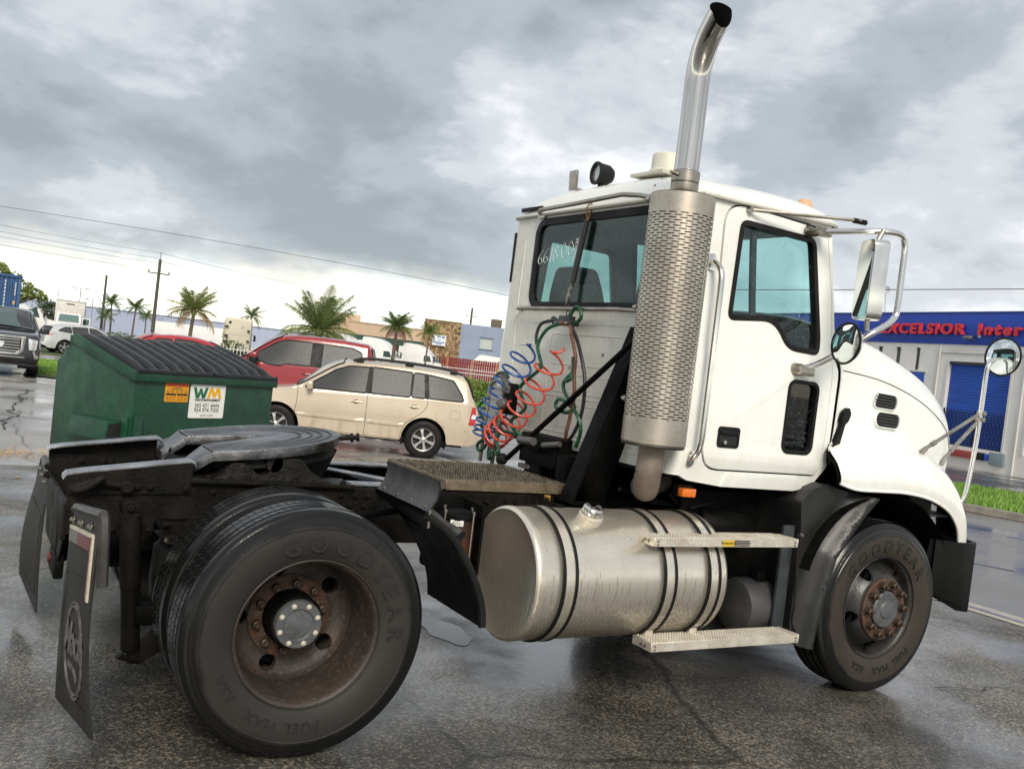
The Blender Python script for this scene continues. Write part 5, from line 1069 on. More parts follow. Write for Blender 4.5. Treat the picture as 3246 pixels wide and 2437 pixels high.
sheet('truck_yard', [(-40, -60), (6.5, -60), (6.5, 7.2), (3.5, 8.6), (-.3, 7.0), (-40, 6.0)], -.006, asphalt)
sheet('road', [(6.84, -120), (15.25, -120), (15.25, 260), (6.84, 260)], -.007, road_m)
sheet('service_road', [(20.9, -120), (30.6, -120), (30.6, 240), (20.9, 240)], -.006, dark_road)
# concrete gutter strip with a painted line
strip_m = mat('pale_concrete', (.40, .37, .31), .55, c2=(.30, .28, .24), sc=6, bump=.2, bsc=80, r2=.3)
sheet('gutter_strip', [(6.50, -60), (6.84, -60), (6.84, 60), (6.50, 60)], -.001, strip_m)
sheet('painted_line', [(6.62, -60), (6.68, -60), (6.68, 30), (6.62, 30)], .003, mat('violet_paint', (.09, .09, .22), .5, c2=(.22, .21, .25), sc=9))
um = mat('blue_marking_paint', (.10, .12, .24), .5, c2=(.17, .17, .18), sc=8, lo=.4, hi=.6)
for x_, y_, l, a in ((13.0, 4.55, .7, -1.5), (12.6, 3.35, .6, -1.45), (9.2, 1.75, .5, -1.25)):
    d_ = V((math.cos(a), math.sin(a), 0))*l/2; n_ = V((-math.sin(a), math.cos(a), 0))*.05; c = V((x_, y_, 0))
    sheet('road_marking', [((c+q).x, (c+q).y) for q in (-d_-n_, d_-n_, d_+n_, -d_+n_)], -.001, um)
# kerb and grass verge
kerb_m = mat('kerb_concrete', (.30, .27, .22), .65, c2=(.18, .16, .13), sc=5, bump=.3)
b = MB()
for y0, y1 in ((-60, 1.3), (1.3, 11), (11, 26), (26, 150)): b.grid([[(15.25, y0, gz(y0)), (15.27, y0, gz(y0)+.12), (15.42, y0, gz(y0)+.13), (15.45, y0, gz(y0)-.02)], [(15.25, y1, gz(y1)), (15.27, y1, gz(y1)+.12), (15.42, y1, gz(y1)+.13), (15.45, y1, gz(y1)-.02)]])
tag(b.build('kerb', kerb_m), kind='structure')
soil = mat('grass_soil', (.045, .075, .022), .9, c2=(.075, .11, .03), sc=1.5, bump=.6, bsc=20, fine=(.10, .13, .04))
sheet('verge', [(15.44, -60), (20.9, -60), (20.9, 150), (15.44, 150)], .10, soil)
blade_m = mat('grass_blade', (.13, .27, .03), .6, c2=(.20, .34, .05), sc=.8, fine=(.2, .28, .07))
def grass(name, n, place, h, dz, label):
    b_ = MB()
    for i in range(n):
        x_, y_ = place(); z_ = gz(y_)+dz; a = random.random()*PI; w_ = h*.16*(.7+.6*random.random()); l = h*(.5+.8*random.random()); lx_, ly_ = (random.random()-.5)*l*.9, (random.random()-.5)*l*.9
        c, s_ = math.cos(a)*w_, math.sin(a)*w_
        b_.v += [(x_-c, y_-s_, z_), (x_+c, y_+s_, z_), (x_+lx_, y_+ly_, z_+l)]; k = len(b_.v); b_.f.append((k-3, k-2, k-1))
    me = bpy.data.meshes.new(name); me.from_pydata(b_.v, [], b_.f); me.materials.append(blade_m); o = link(name, me); tag(o, label, 'grass', kind='stuff'); return o
grass('verge_grass', 26000, lambda: (15.45+5.4*random.random(), 1+15*random.random()), .10, .10, 'short green grass on the verge between road and blue building')
lawns = [[(.55, 25.9), (1.5, 25.3), (3.6, 26.5), (6, 38), (3.2, 41.5), (1.6, 38.8)], [(2.0, 46.2), (6, 50), (8, 58), (3.0, 62)]]
for p_ in lawns: sheet('lawn', p_, .01, soil)
grass('lawn_grass', 9000, lambda: (.9+3.5*random.random(), 26.5+12*random.random()), .10, .01, 'lawn grass between dark suv and green dumpster')
# litter of fallen leaves, single leaves
leaf_m = mat('dry_leaf', (.38, .20, .06), .7, c2=(.50, .33, .14), sc=30, fine=(.2, .09, .03))
b = MB()
for i in range(900):
    u = random.gauss(0, 1); q = random.gauss(0, 1); x_, y_ = -.95+.55*u, 8.0+.32*q+.1*u
    a = random.random()*PI; s_ = .012+.014*random.random(); z_ = gz(y_)+.004; c_, n_ = math.cos(a)*s_, math.sin(a)*s_
    b.add([(x_-c_, y_-n_, z_), (x_+n_*.5, y_-c_*.5, z_+.008*random.random()), (x_+c_, y_+n_, z_+.012*random.random()), (x_-n_*.5, y_+c_*.5, z_+.004)], [(0, 1, 2, 3)])
tag(b.build('leaf_litter', leaf_m, smooth=False, fix=False), 'drift of tan fallen leaves left of the dumpster', 'leaves', kind='stuff')
for x_, y_, s_, lb in ((-1.22, 3.6, .035, 'lone dry leaf at the left edge of the yard'), (-.62, 6.0, .05, 'dry leaf below the drift beside the dumpster'), (-1.0, 1.2, .03, 'small dry leaf behind the far mud flap'), (4.35, 6.6, .05, 'dry leaf near the fifth wheel end under the gold suv'), (5.0, 7.2, .05, 'dry leaf nearest the deck plate under the gold suv'), (-1.2, .4, .03, 'tiny dry leaf left of the near mud flap')):
    a = random.random()*6; b = MB(); z_ = gz(y_)+.002; P_ = [(math.cos(a+t_)*s_*k_, math.sin(a+t_)*s_*k_) for t_, k_ in ((0, 1), (.7, .6), (1.57, .45), (2.4, .6), (3.14, 1), (3.9, .6), (4.71, .45), (5.5, .6))]
    b.add([(x_+q[0], y_+q[1], z_+.006*random.random()) for q in P_], [tuple(range(8))]); o = b.build('fallen_leaf', leaf_m, smooth=False)
    tag(o, lb, 'leaf', 'scattered fallen leaves')
# puddle under the frame
pud = [(1.42+.12*math.cos(2*PI*i/64)*(1+.10*math.sin(4*PI*3*i/64)+.03*random.random()), .30+.26*math.sin(2*PI*i/64)*(1+.12*math.sin(2*PI*3*i/64+1)+.03*random.random())) for i in range(64)]
pm = mat('puddle_water', (.035, .035, .036), .03, spec=.6)
o = sheet('puddle', pud, -.003, pm)
# slab joints
jm = mat('joint_tar', (.02, .02, .02), .6)
def crack(pts, wd=.02, dz=-.002, nm='slab_joint'):
    P_ = [V((x_, y_)) for x_, y_ in pts]; L_ = []; R_ = []
    for i, q in enumerate(P_):
        d_ = (P_[min(i+1, len(P_)-1)]-P_[max(i-1, 0)]).normalized(); n_ = V((-d_.y, d_.x))*wd*(.4+.6*random.random()); L_.append(q+n_); R_.append(q-n_)
    b_ = MB(); b_.grid([[(a_.x, a_.y, gz(a_.y)+dz), (c_.x, c_.y, gz(c_.y)+dz)] for a_, c_ in zip(L_, R_)]); o_ = b_.build(nm, jm, smooth=False, fix=False); o_['kind'] = 'structure'
def wob(a_, c_, n=26, k=.05): return [(a_[0]+(c_[0]-a_[0])*i/n+random.gauss(0, k), a_[1]+(c_[1]-a_[1])*i/n+random.gauss(0, k)) for i in range(n+1)]
crack(wob((5.6, 9.0), (9.5, 7.2)), .03); crack(wob((-3.0, 3.4), (-.9, 2.1)), .012, .002); crack(wob((-3, 15), (.6, 12.5), 30, .08), .03); crack(wob((.3, 20), (-.6, 11.0), 30, .06), .025); crack(wob((-3.5, 8.8), (-.8, 9.6)), .02); crack(wob((4.2, 2.0), (6.4, -.5), 30, .04), .010, .002); crack(wob((4.0, -1.2), (6.4, -1.9), 30, .03), .008, .002)
# ================================================================ DUMPSTER
green = mat('dumpster_green', (.005, .058, .027), .36, c2=(.008, .040, .023), sc=3, r2=.55, bump=.18, bsc=14, fine=(.018, .10, .055))
streaks(green, (9, 9, .9), (.022, .035, .026), 1.1, -.2, .55, None, .5, .6)
lid_m = mat('lid_plastic', (.006, .0065, .008), .24, c2=(.016, .017, .019), sc=5, r2=.42, bump=.2, bsc=60)
dz0 = gz(4.6)-.01
dump = empty('dumpster', (.12, 4.25, dz0), R(30), 'green metal dumpster with ribbed black lids and white phone sign', 'dumpster')
WD = 1.74; ztf, zth, zk = 1.19-dz0, 1.455-dz0, 1.165-dz0
prof = [(0, .10), (0, ztf-.02), (.88, zth-.02), (1.12, zk), (1.10, .10)]
b = MB(); b.plate(prof, lambda a, c, d: (d, a, c), WD); b.build('body', green, dump, bev=.004)
b = MB(); b.bx(-.02, WD+.02, -.035, -.001, ztf-.085, ztf); b.build('front_lip', green, dump, bev=.006)
for x0 in (-.03, WD+.001):
    b = MB(); b.plate([(-.03, ztf-.085), (-.03, ztf), (.86, zth), (.90, zth-.02), (.90, zth-.09), (.0, ztf-.085)], lambda a, c, d: (x0+d, a, c), .029); b.build('side_lip', green, dump, bev=.004)
b = MB(); b.bx(-.03, WD+.03, .885, .93, zth-.10, zth-.02); b.build('hinge_bar', green, dump, bev=.006)
for x0, sg_ in ((-.001, -1), (WD+.001, 1)):
    pk = MB(); hw_ = .19
    pk.plate([(.62, 0), (.80, 0), (.80, .17), (.62, .19)], lambda a, c, d: (x0+sg_*c, .09+d, a), .53); pocket = pk.build('fork_pocket', green, dump, bev=.006)
    q = MB(); q.plate([(.645, .015), (.778, .015), (.778, .155), (.645, .17)], lambda a, c, d: (x0+sg_*c, .087+d, a), .002); q.build('pocket_opening', seam_m, pocket)
    MB().bx(x0-.03 if sg_ < 0 else x0, x0 if sg_ < 0 else x0+.03, .02, .09, .35, .84).build('gusset', green, dump, bev=.006)
MB().bx(-.012, WD+.012, -.014, -.002, .34, .39).build('front_rib', green, dump, bev=.003); MB().bx(-.02, -.003, .0, 1.10, .40, .44).build('side_rib', green, dump, bev=.004)
MB().bx(.02, .09, -.045, -.003, .3, .86).build('corner_gusset', green, dump, bev=.006)
for x_ in (.1, WD-.1):
    for y_ in (.15, .95): MB().lathe([(0, -.03), (.06, -.03), (.07, -.01), (.07, .01), (.06, .03), (0, .03)], (x_, y_, .055), (1, 0, 0), 18).build('caster', rubber, dump)
def lz(t, bul=.05): return ztf+(zth-.005-ztf)*t+bul*.6*math.sin(PI*min(1, t*.9+.08))
for x0, x1 in ((-.01, WD/2-.01), (WD/2+.01, WD+.01)):
    lid = empty('lid'); lid.parent = dump
    ts = [i/16 for i in range(17)]
    b = MB(); rows = [[(x0, -.02+.92*t, lz(t, .035)), (x1, -.02+.92*t, lz(t, .035))] for t in ts]; rows2 = [[(x0, -.02+.92*t, lz(t, .035)-.02), (x1, -.02+.92*t, lz(t, .035)-.02)] for t in ts]
    b.grid(rows); b.grid(rows2); b.grid([[r_[0] for r_ in rows], [r_[0] for r_ in rows2]]); b.grid([[r_[1] for r_ in rows], [r_[1] for r_ in rows2]]); b.grid([rows[0], rows2[0]]); b.grid([rows[-1], rows2[-1]]); b.build('lid_panel', lid_m, lid)
    nr_ = 6
    for k in range(nr_):
        xc = x0+(x1-x0)*(k+.5)/nr_; wv = (x1-x0)/nr_*.30
        b = MB(); rows = []
        for t in ts:
            y_ = -.02+.92*t; base = lz(t, .035)+.001; h = .040*min(1, t*7+.12, (1-t)*7+.12)
            rows.append([(xc-wv, y_, base), (xc-wv*.72, y_, base+h*.8), (xc-wv*.3, y_, base+h), (xc+wv*.3, y_, base+h), (xc+wv*.72, y_, base+h*.8), (xc+wv, y_, base)])
        b.grid(rows); b.grid([rows[0][:3], rows[0][:2:-1]]); b.build('lid_rib', lid_m, lid, ang=50)
    b = MB(); b.bx(x0, x1, -.045, -.02, ztf-.01, ztf+.03); b.build('lid_lip', lid_m, lid, bev=.006)
sign = MB(); sign.plate(rrect(.635, 1.075, .775-dz0, 1.10-dz0, .012, 3), lambda a, c, d: (a, -.006+d, c), .004); sg = sign.build('company_sign', mat('sign_white', (.80, .80, .76), .4), dump)
gtx = mat('sign_green', (.01, .13, .06), .4); ytx = mat('sign_yellow', (.80, .42, .01), .4); dtx = mat('sign_grey', (.05, .06, .06), .5); ltx = mat('sign_lightgrey', (.33, .34, .33), .5)
def dtext(s_, size, m_, x_, z_, par=sg, **k): return text(s_, size, m_, par, frame((x_, -.0075, z_-dz0), (1, 0, 0), (0, 0, 1)), ext=.0006, **k)

def logo(pts, x0, k, m_):
    b_ = MB(); b_.plate([(x0+a*k, .968-dz0+c*.105) for a, c in pts], lambda a, c, d: (a, -.0082+d, c), .0018); b_.build('logo_letter', m_, sg)
logo([(0, 1), (.22, 1), (.34, .36), (.47, .9), (.62, .9), (.75, .36), (.87, 1), (1.08, 1), (.87, 0), (.65, 0), (.545, .48), (.44, 0), (.22, 0)], .668, .172, gtx)
logo([(.0, 0), (.2, 0), (.31, .62), (.46, .08), (.60, .08), (.75, .62), (.86, 0), (1.07, 0), (.88, 1), (.66, 1), (.53, .50), (.40, 1), (.19, 1)], .842, .175, ytx)
dtext('WASTE MANAGEMENT', .031, dtx, .855, .942, off=.0012); dtext('305 471 4444', .056, dtx, .855, .880); dtext('954 974 7500', .056, dtx, .855, .835); dtext('wm.com', .048, ltx, .86, .790)
org = mat('sign_orange', (.72, .33, .02), .45)
o_s = MB(); o_s.plate(rrect(.335, .61, .925-dz0, 1.105-dz0, .01, 3), lambda a, c, d: (a, -.006+d, c), .004); og = o_s.build('warning_sign', org, dump)
MB().bx(.345, .60, -.0085, -.0065, 1.072-dz0, 1.097-dz0).build('sign_band', mat('sign_red', (.60, .07, .02), .5), og); dtext('NO ESTACIONAR', .024, mat('sign_cream', (.75, .5, .2), .5), .472, 1.076, og)
dtext('NO BLOQUEAR', .013, dtx, .472, 1.055, og); dtext('OPERATED BY CONTRACTOR', .011, dtx, .472, 1.041, og)
for k in range(5): MB().lathe([(.010, 0), (.014, 0), (.014, .002), (.010, .002)], (.37+.052*k, -.0065, 1.022-dz0), (0, -1, 0), 14).build('pictogram', mat('sign_brown', (.28, .10, .015), .5), og)
for x_ in (.345, .478):
    MB().bx(x_, x_+.12, -.0085, -.0065, .988-dz0, 1.004-dz0).build('caution_bar', blk, og); dtext('CAUTION', .013, org, x_+.066, .992, og)
    for k in range(3): MB().bx(x_+.004+.04*k, x_+.034+.04*k, -.0082, -.0066, .938-dz0, .978-dz0).build('pictogram', mat('sign_dull_orange', (.55, .22, .02), .5), og)
# ================================================================ CARS
def car_wheel(parent, x_, y_, r_, wd, spokes, rimcol, rim_r, twist=0.):
    w_ = empty('wheel'); w_.parent = parent; w_.location = (x_, y_, r_); sg_ = 1 if y_ > 0 else -1
    b_ = MB(); h = wd/2; b_.lathe([(rim_r, -h*.8), (rim_r+.01, -h*.95), (r_*.86, -h), (r_*.94, -h*.92), (r_*.99, -h*.72), (r_, -h*.3), (r_, h*.3), (r_*.99, h*.72), (r_*.94, h*.92), (r_*.86, h), (rim_r+.01, h*.95), (rim_r, h*.8)], (0, 0, 0), (0, 1, 0), 40); b_.build('tyre', rubber, w_)
    b_ = MB(); b_.lathe([(rim_r+.004, h*.86), (rim_r, h*.80), (rim_r*.93, h*.74), (rim_r*.90, h*.2), (rim_r*.9, -h*.8)], (0, 0, 0), (0, sg_, 0), 36); rim = b_.build('rim', rimcol, w_)
    MB().lathe([(0, -h*.1), (rim_r*.9, -h*.1)], (0, 0, 0), (0, sg_, 0), 24).build('brake_disc', mat('brake_dark', (.03, .03, .03), .5, .3), rim)
    for k in range(spokes):
        a = 2*PI*k/spokes+twist; b_ = MB(); e_ = V((math.cos(a), 0, math.sin(a))); t_ = V((-math.sin(a), 0, math.cos(a))); n_ = V((0, sg_, 0))
        rows = []
        for rr2, wv, hh in ((rim_r*.12, rim_r*.15, h*.72), (rim_r*.45, rim_r*.11, h*.74), (rim_r*.80, rim_r*.17, h*.66), (rim_r*.96, rim_r*.24, h*.62)):
            c_ = e_*rr2; rows.append([c_-t_*wv+n_*(hh-.03), c_-t_*wv*.75+n_*hh, c_+t_*wv*.75+n_*hh, c_+t_*wv+n_*(hh-.03)])
        b_.grid(rows); b_.build('spoke', rimcol, rim)
    MB().lathe([(rim_r*.2, h*.5), (rim_r*.2, h*.74), (rim_r*.14, h*.8), (0, h*.82)], (0, 0, 0), (0, sg_, 0), 18).build('centre_cap', rimcol, rim)
    return w_
def car(name, label, loc, hd, S):
    """S: top/belt/wid key lists along x, wheels, glass outlines; x forward, left side is +y"""
    root = empty(name, loc, R(hd), label, S.get('cat', 'car'))
    top = smooth_keys([(x_, z_) for x_, z_ in sorted(S['top'])], 3); topk = [(q.x, q.y) for q in top]
    topk = sorted(topk); belt = sorted(S['belt']); wid = sorted(S['wid']); xs0, xs1 = topk[0][0], topk[-1][0]
    wr = S['wr']; ar = wr*1.17; sill = S.get('sill', .28); fr, re = S['axles']
    def zt(x_): return interp(topk, x_)
    def be(x_): return min(interp(belt, x_), zt(x_)-.015)
    def wd_(x_): return interp(wid, x_)
    def zb(x_):
        z_ = interp(S.get('bot', [(xs0, .42), (xs0+.25, sill+.02), (xs1-.25, sill), (xs1, .34)]), x_)
        for a in (fr, re):
            d_ = abs(x_-a)
            if d_ < ar: z_ = max(z_, wr*.98+math.sqrt(ar*ar-d_*d_))
        return min(z_, be(x_)-.05)
    rw_ = S['roofw']; sc_ = [q for q in S['screens'] if q[0] == 'windscreen'][0]; ck = sorted([(sc_[1]+.12, 0), (sc_[1], .05), ((sc_[1]+sc_[2])/2, .13), (sc_[2], .06), (sc_[2]-.25, 0)])
    def crown(x_): return interp(ck, x_)
    def wtop(x_):
        t_ = min(1, max(0, (zt(x_)-be(x_))/.45)); return (wd_(x_)-.05)*(1-t_)+min(rw_, wd_(x_)-.05)*t_
    def side(x_, z_):
        w_, zb_, bz = wd_(x_), interp([(xs0, sill), (xs1, sill)], x_), be(x_)
        if z_ <= bz:
            u = (z_-zb_)/max(.05, bz-zb_); return w_*(1-.055*max(0, .35-u)**1.0*1.6)-.035*max(0, u-.55)/.45
        u = min(1, (z_-bz)/max(.02, zt(x_)-.07-bz)); return (w_-.035)*(1-u)+(wtop(x_))*u
    N_ = 110; xs = sorted(set([xs0+(xs1-xs0)*i/N_ for i in range(N_+1)]+[a+s_*ar*math.cos(R(t)) for a in (fr, re) for s_ in (-1, 1) for t in (1, 8, 18, 30, 45, 60, 75)]))
    rows = []
    for x_ in xs:
        z0_, bz, zz, wt = zb(x_), be(x_), zt(x_), wtop(x_)
        half = [(side(x_, z0_)-.04, z0_)]+[(side(x_, z0_+(bz-z0_)*u), z0_+(bz-z0_)*u) for u in (0, .2, .4, .6, .8, .95, 1)]
        hgt = zz-bz; r1 = min(.07, hgt*.5)
        half += [(side(x_, bz+(hgt-r1)*u), bz+(hgt-r1)*u) for u in (.33, .66, 1)]
        half += [(wt-.018*(r1/.07), zz-r1*.55), (wt-.06*(.4+.6*r1/.07), zz-r1*.18), (wt-.14, zz+.35*crown(x_)), (wt*.5, zz+.012*(r1/.07)+.8*crown(x_)), (0, zz+.018*(r1/.07)+crown(x_))]
        rows.append([(x_, y_, z_) for y_, z_ in half]+[(x_, -y_, z_) for y_, z_ in reversed(half[:-1])])
    b_ = MB(); b_.grid(rows)
    for r_, fl in ((rows[0], 1), (rows[-1], 0)):
        k = len(r_); b_.grid([r_[:k//2+1], list(reversed(r_))[:k//2+1]])
    body = b_.build('body', S['mat'], root, ang=30)
    MB().bx(xs0+.35, xs1-.35, -.62, .62, sill-.04, sill+.06).build('underbody', seam_m, root)
    for a in (fr, re):
        for s_ in (-1, 1):
            b_ = MB(); b_.grid([[(a+ar*1.02*math.cos(R(t)), s_*y_, wr*.98+ar*1.02*math.sin(R(t))) for t in range(-20, 201, 10)] for y_ in (.46, wd_(a)-.06)]); b_.grid([[(a+ar*1.02*math.cos(R(t)), s_*.46, wr*.98+ar*1.02*math.sin(R(t))) for t in range(-20, 201, 10)], [(a+.02*math.cos(R(t)), s_*.46, wr*.98) for t in range(-20, 201, 10)]])
            b_.build('wheel_housing', seam_m, root)
        for s_ in (1, -1): car_wheel(root, a, s_*(wd_(a)-S['ww']/2-.02), wr, S['ww'], S['spokes'], S['rim'], S['rimr'], .3)
    ZC = [.95+.06*i for i in range(16)]; XC = [-2.4+.12*i for i in range(40)]
    dg = S.get('glass', glass('car_glass', (.035, .037, .038), 0, 1.0))
    for s_ in (1, -1):
        fm = lambda a, c, d, o=.004, s2=s_: (a, s2*(side(a, c)+o-d), c)
        for g in S['glass_side']:
            pl_ = rpoly(g, .035, 4); b_ = MB(); b_.plate(pl_, lambda a, c, d: fm(a, c, d, .008), .004, cuts=ZC, acuts=XC); w_ = b_.build('side_window', S['gm'], root)
            b_ = MB(); b_.plate(inset(pl_, -.022), lambda a, c, d: fm(a, c, d, .014), .012, [inset(pl_, .004)], cuts=ZC, acuts=XC); b_.build('window_trim', plastic, w_)
        for g in S.get('pillars', ()):
            b_ = MB(); b_.plate(g, lambda a, c, d: fm(a, c, d, .011), .006, cuts=ZC); b_.build('door_pillar', plastic, root)
        for ln in S.get('seams', ()):
            P_ = smooth_keys(ln, 5) if len(ln) > 2 else [V(ln[0]).lerp(V(ln[1]), i/8) for i in range(9)]; b_ = MB(); b_.tube([fm(q.x, q.y, 0, .0) for q in P_], .0045, 6); b_.build('door_seam', seam_m, body)
        for hx, hz_ in S.get('handles', ()):
            h_ = MB(); h_.tube([fm(hx+q, hz_+.004*(1-abs(q)/.1), 0, .028 if abs(q) < .085 else .012) for q in (-.10, -.085, -.04, .04, .085, .10)], .013, 8); h_.build('door_handle', S['mat'], root)
            b_ = MB(); b_.plate([(hx+.055*math.cos(2*PI*i/16), hz_+.04*math.sin(2*PI*i/16)) for i in range(16)], lambda a, c, d: fm(a, c, d, .003), .004); b_.build('handle_recess', seam_m if S.get('dark_recess') else S.get('recess', S['mat']), root)
        for (x0, x1, z0_, z1_) in S.get('mould', ()):
            rows = []
            for i in range(13):
                x_ = x0+(x1-x0)*i/12; e_ = min(1, i/1.5, (12-i)/1.5); rows.append([fm(x_, z0_, 0, .001), fm(x_, z0_+(z1_-z0_)*.2, 0, .018*e_+.002), fm(x_, z0_+(z1_-z0_)*.8, 0, .018*e_+.002), fm(x_, z1_, 0, .001)])
            b_ = MB(); b_.grid(rows); b_.build('side_moulding', S['mat'], root)
        for nm, g, m_ in S.get('side_bits', ()):
            b_ = MB(); b_.plate(g, lambda a, c, d: fm(a, c, d, .012), .02, cuts=[.8, .9, 1.0]); b_.build(nm, m_, root, bev=.004)
        if 'mirror' in S:
            mx_, mz, mw, mh_, md = S['mirror']; y_ = side(mx_, mz)
            b_ = MB(); b_.box((mx_, s_*(y_+.06+mw/2), mz+.02), (md, mw, mh_)); w_ = b_.build('door_mirror', S.get('mirror_mat', S['mat']), root, bev=min(md, mh_)*.32, seg=3)
            b_ = MB(); b_.box((mx_, s_*(y_+.03), mz-.03), (md*.6, .12, .05)); b_.build('mirror_stalk', plastic, w_, bev=.01)
    # front and rear screens
    for nm, x0, x1, wf in S['screens']:
        P0, P1 = (x0, zt(x0)), (x1, zt(x1)); rows = []
        for i in range(9):
            x_ = x0+(x1-x0)*i/8; wt = wtop(x_)*wf-.05; rows.append([(x_+(.006 if x1 < x0 else -.006)*1, wt*q, zt(x_)+.012+.014*(1-q*q)+crown(x_)*min(1, 1.3*(1-abs(q)))) for q in (-1, -.93, -.82, -.6, -.3, 0, .3, .6, .82, .93, 1)])
        b_ = MB(); b_.grid(rows); b_.build(nm, S['sm'] if nm == 'windscreen' else S['gm'], root)
        e_ = [r_[0] for r_ in rows]+rows[-1][1:]+[r_[-1] for r_ in reversed(rows[:-1])]+list(reversed(rows[0]))[1:-1]; b_ = MB(); b_.tube(e_, .014, 6, True); b_.build('screen_trim', plastic, root)
    S['fn'] = (side, zt, wd_, be); return root
tint = glass('tinted_wet_glass', (.05, .05, .052), 0, .9, .06)
tintd = mat('privacy_glass', (.045, .047, .049), .16, c2=(.065, .067, .068), sc=12, stretch=(6, 6, 1), r2=.34, rsc=14, spec=.16)
screen = mat('windscreen_reflective', (.22, .40, .40), .06, .55, r2=.12)
alloy = mat('alloy_silver', (.55, .54, .52), .25, .9, r2=.35)
gold = mat('gold_metallic', (.60, .505, .385), .28, .35, c2=(.53, .445, .335), sc=3, coat=.6, r2=.34)
streaks(gold, (8, 8, 2), (.36, .29, .20), .75, .1, .5, None, .48, .62)
S = dict(cat='suv', mat=gold, gm=tintd, sm=screen, rim=alloy, rimr=.215, spokes=6, wr=.36, ww=.225, axles=(1.36, -1.355), sill=.30, roofw=.66,
 top=[(2.26, .60), (2.23, .74), (2.05, .90), (1.6, 1.0), (1.10, 1.085), (.80, 1.26), (.45, 1.50), (.20, 1.615), (-.2, 1.67), (-.8, 1.685), (-1.5, 1.665), (-1.95, 1.60), (-2.08, 1.50), (-2.2, 1.22), (-2.31, 1.0), (-2.36, .82), (-2.42, .74), (-2.44, .55)],
 belt=[(2.26, .55), (2.0, .82), (1.5, .96), (1.05, 1.04), (0, 1.07), (-1.4, 1.11), (-2.1, 1.13), (-2.44, 1.1)],
 wid=[(2.26, .58), (2.18, .74), (2.0, .85), (1.5, .90), (0, .91), (-1.6, .905), (-2.1, .87), (-2.3, .82), (-2.44, .76)],
 glass_side=[[(.90, 1.10), (-.20, 1.115), (-.22, 1.575), (.15, 1.555), (.38, 1.46)], [(-.31, 1.12), (-1.02, 1.13), (-1.02, 1.57), (-.29, 1.585)], [(-1.06, 1.13), (-1.30, 1.135), (-1.25, 1.565), (-1.06, 1.57)], [(-1.38, 1.14), (-2.02, 1.15), (-1.98, 1.25), (-1.80, 1.50), (-1.32, 1.56)]],
 pillars=[[(-.20, 1.10), (-.31, 1.10), (-.29, 1.60), (-.22, 1.60)], [(-1.30, 1.12), (-1.38, 1.12), (-1.32, 1.585), (-1.25, 1.585)]],
 seams=[[(1.02, 1.04), (1.02, .8), (1.05, .5), (1.0, .34)], [(-.25, 1.08), (-.25, .34)], [(-1.36, 1.12), (-1.34, .95), (-1.18, .78), (-.98, .62), (-.90, .34)], [(1.0, .33), (-.9, .33)]],
 handles=((-.05, .93), (-1.12, .95)), recess=mat('gold_shade', (.22, .165, .10), .5), mould=((1.0, -.22, .56, .63), (-.28, -.95, .56, .63)),
 side_bits=(('tail_lamp', [(-2.30, .72), (-2.16, .72), (-2.20, 1.06), (-2.27, 1.06)], red_l), ('headlamp', [(2.20, .66), (1.95, .70), (1.80, .86), (2.02, .86)], clear_l)),
 mirror=(.80, 1.12, .19, .15, .11), screens=(('windscreen', 1.06, .26, .95), ('rear_window', -2.21, -2.02, .95)))
suv = car('parked_suv', 'gold metallic suv with roof rails parked behind the bare truck frame', (5.04, 11.45, gz(11.1)-.01), 156, S); suv.scale = (.935,)*3
sideS, ztS = S['fn'][0], S['fn'][1]
for s_ in (1, -1):
    b = MB(); b.tube(smooth_keys([(.10, s_*.60, 1.665), (-.05, s_*.60, 1.715), (-.5, s_*.61, 1.735), (-1.2, s_*.61, 1.725), (-1.75, s_*.60, 1.685), (-1.95, s_*.60, 1.625)], 4), .02, 8); b.build('roof_rail', plastic, suv)
    for x_ in (-.02, -.95, -1.80): MB().box((x_, s_*.60, ztS(x_)+.02), (.16, .05, .055)).build('rail_foot', plastic, suv, bev=.015)
    b = MB(); pl_ = rrect(-1.98, -1.80, .80, .96, .03); b.tube([(a, s_*(sideS(a, c)+.0), c) for a, c in pl_], .0035, 5, True); b.build('fuel_flap', mat('gold_dark', (.30, .22, .13), .4), suv)
    b = MB(); b.plate([(-2.285, .84), (-2.20, .84), (-2.21, .92), (-2.28, .92)], lambda a, c, d: (a, s_*(sideS(a, c)+.0145-d), c), .01); b.build('reversing_lamp', clear_l, suv)
b = MB(); b.tube([(-2.10, sideS(-2.1, .62)+.003, .60), (-2.44, .70, .60), (-2.44, -.70, .60), (-2.10, -sideS(-2.1, .62)-.003, .60)], .006, 6); b.build('bumper_seam', mat('gold_dark', (.30, .22, .13), .4), suv)
red = mat('red_paint', (.29, .008, .014), .25, coat=.8, c2=(.24, .008, .012), sc=2)
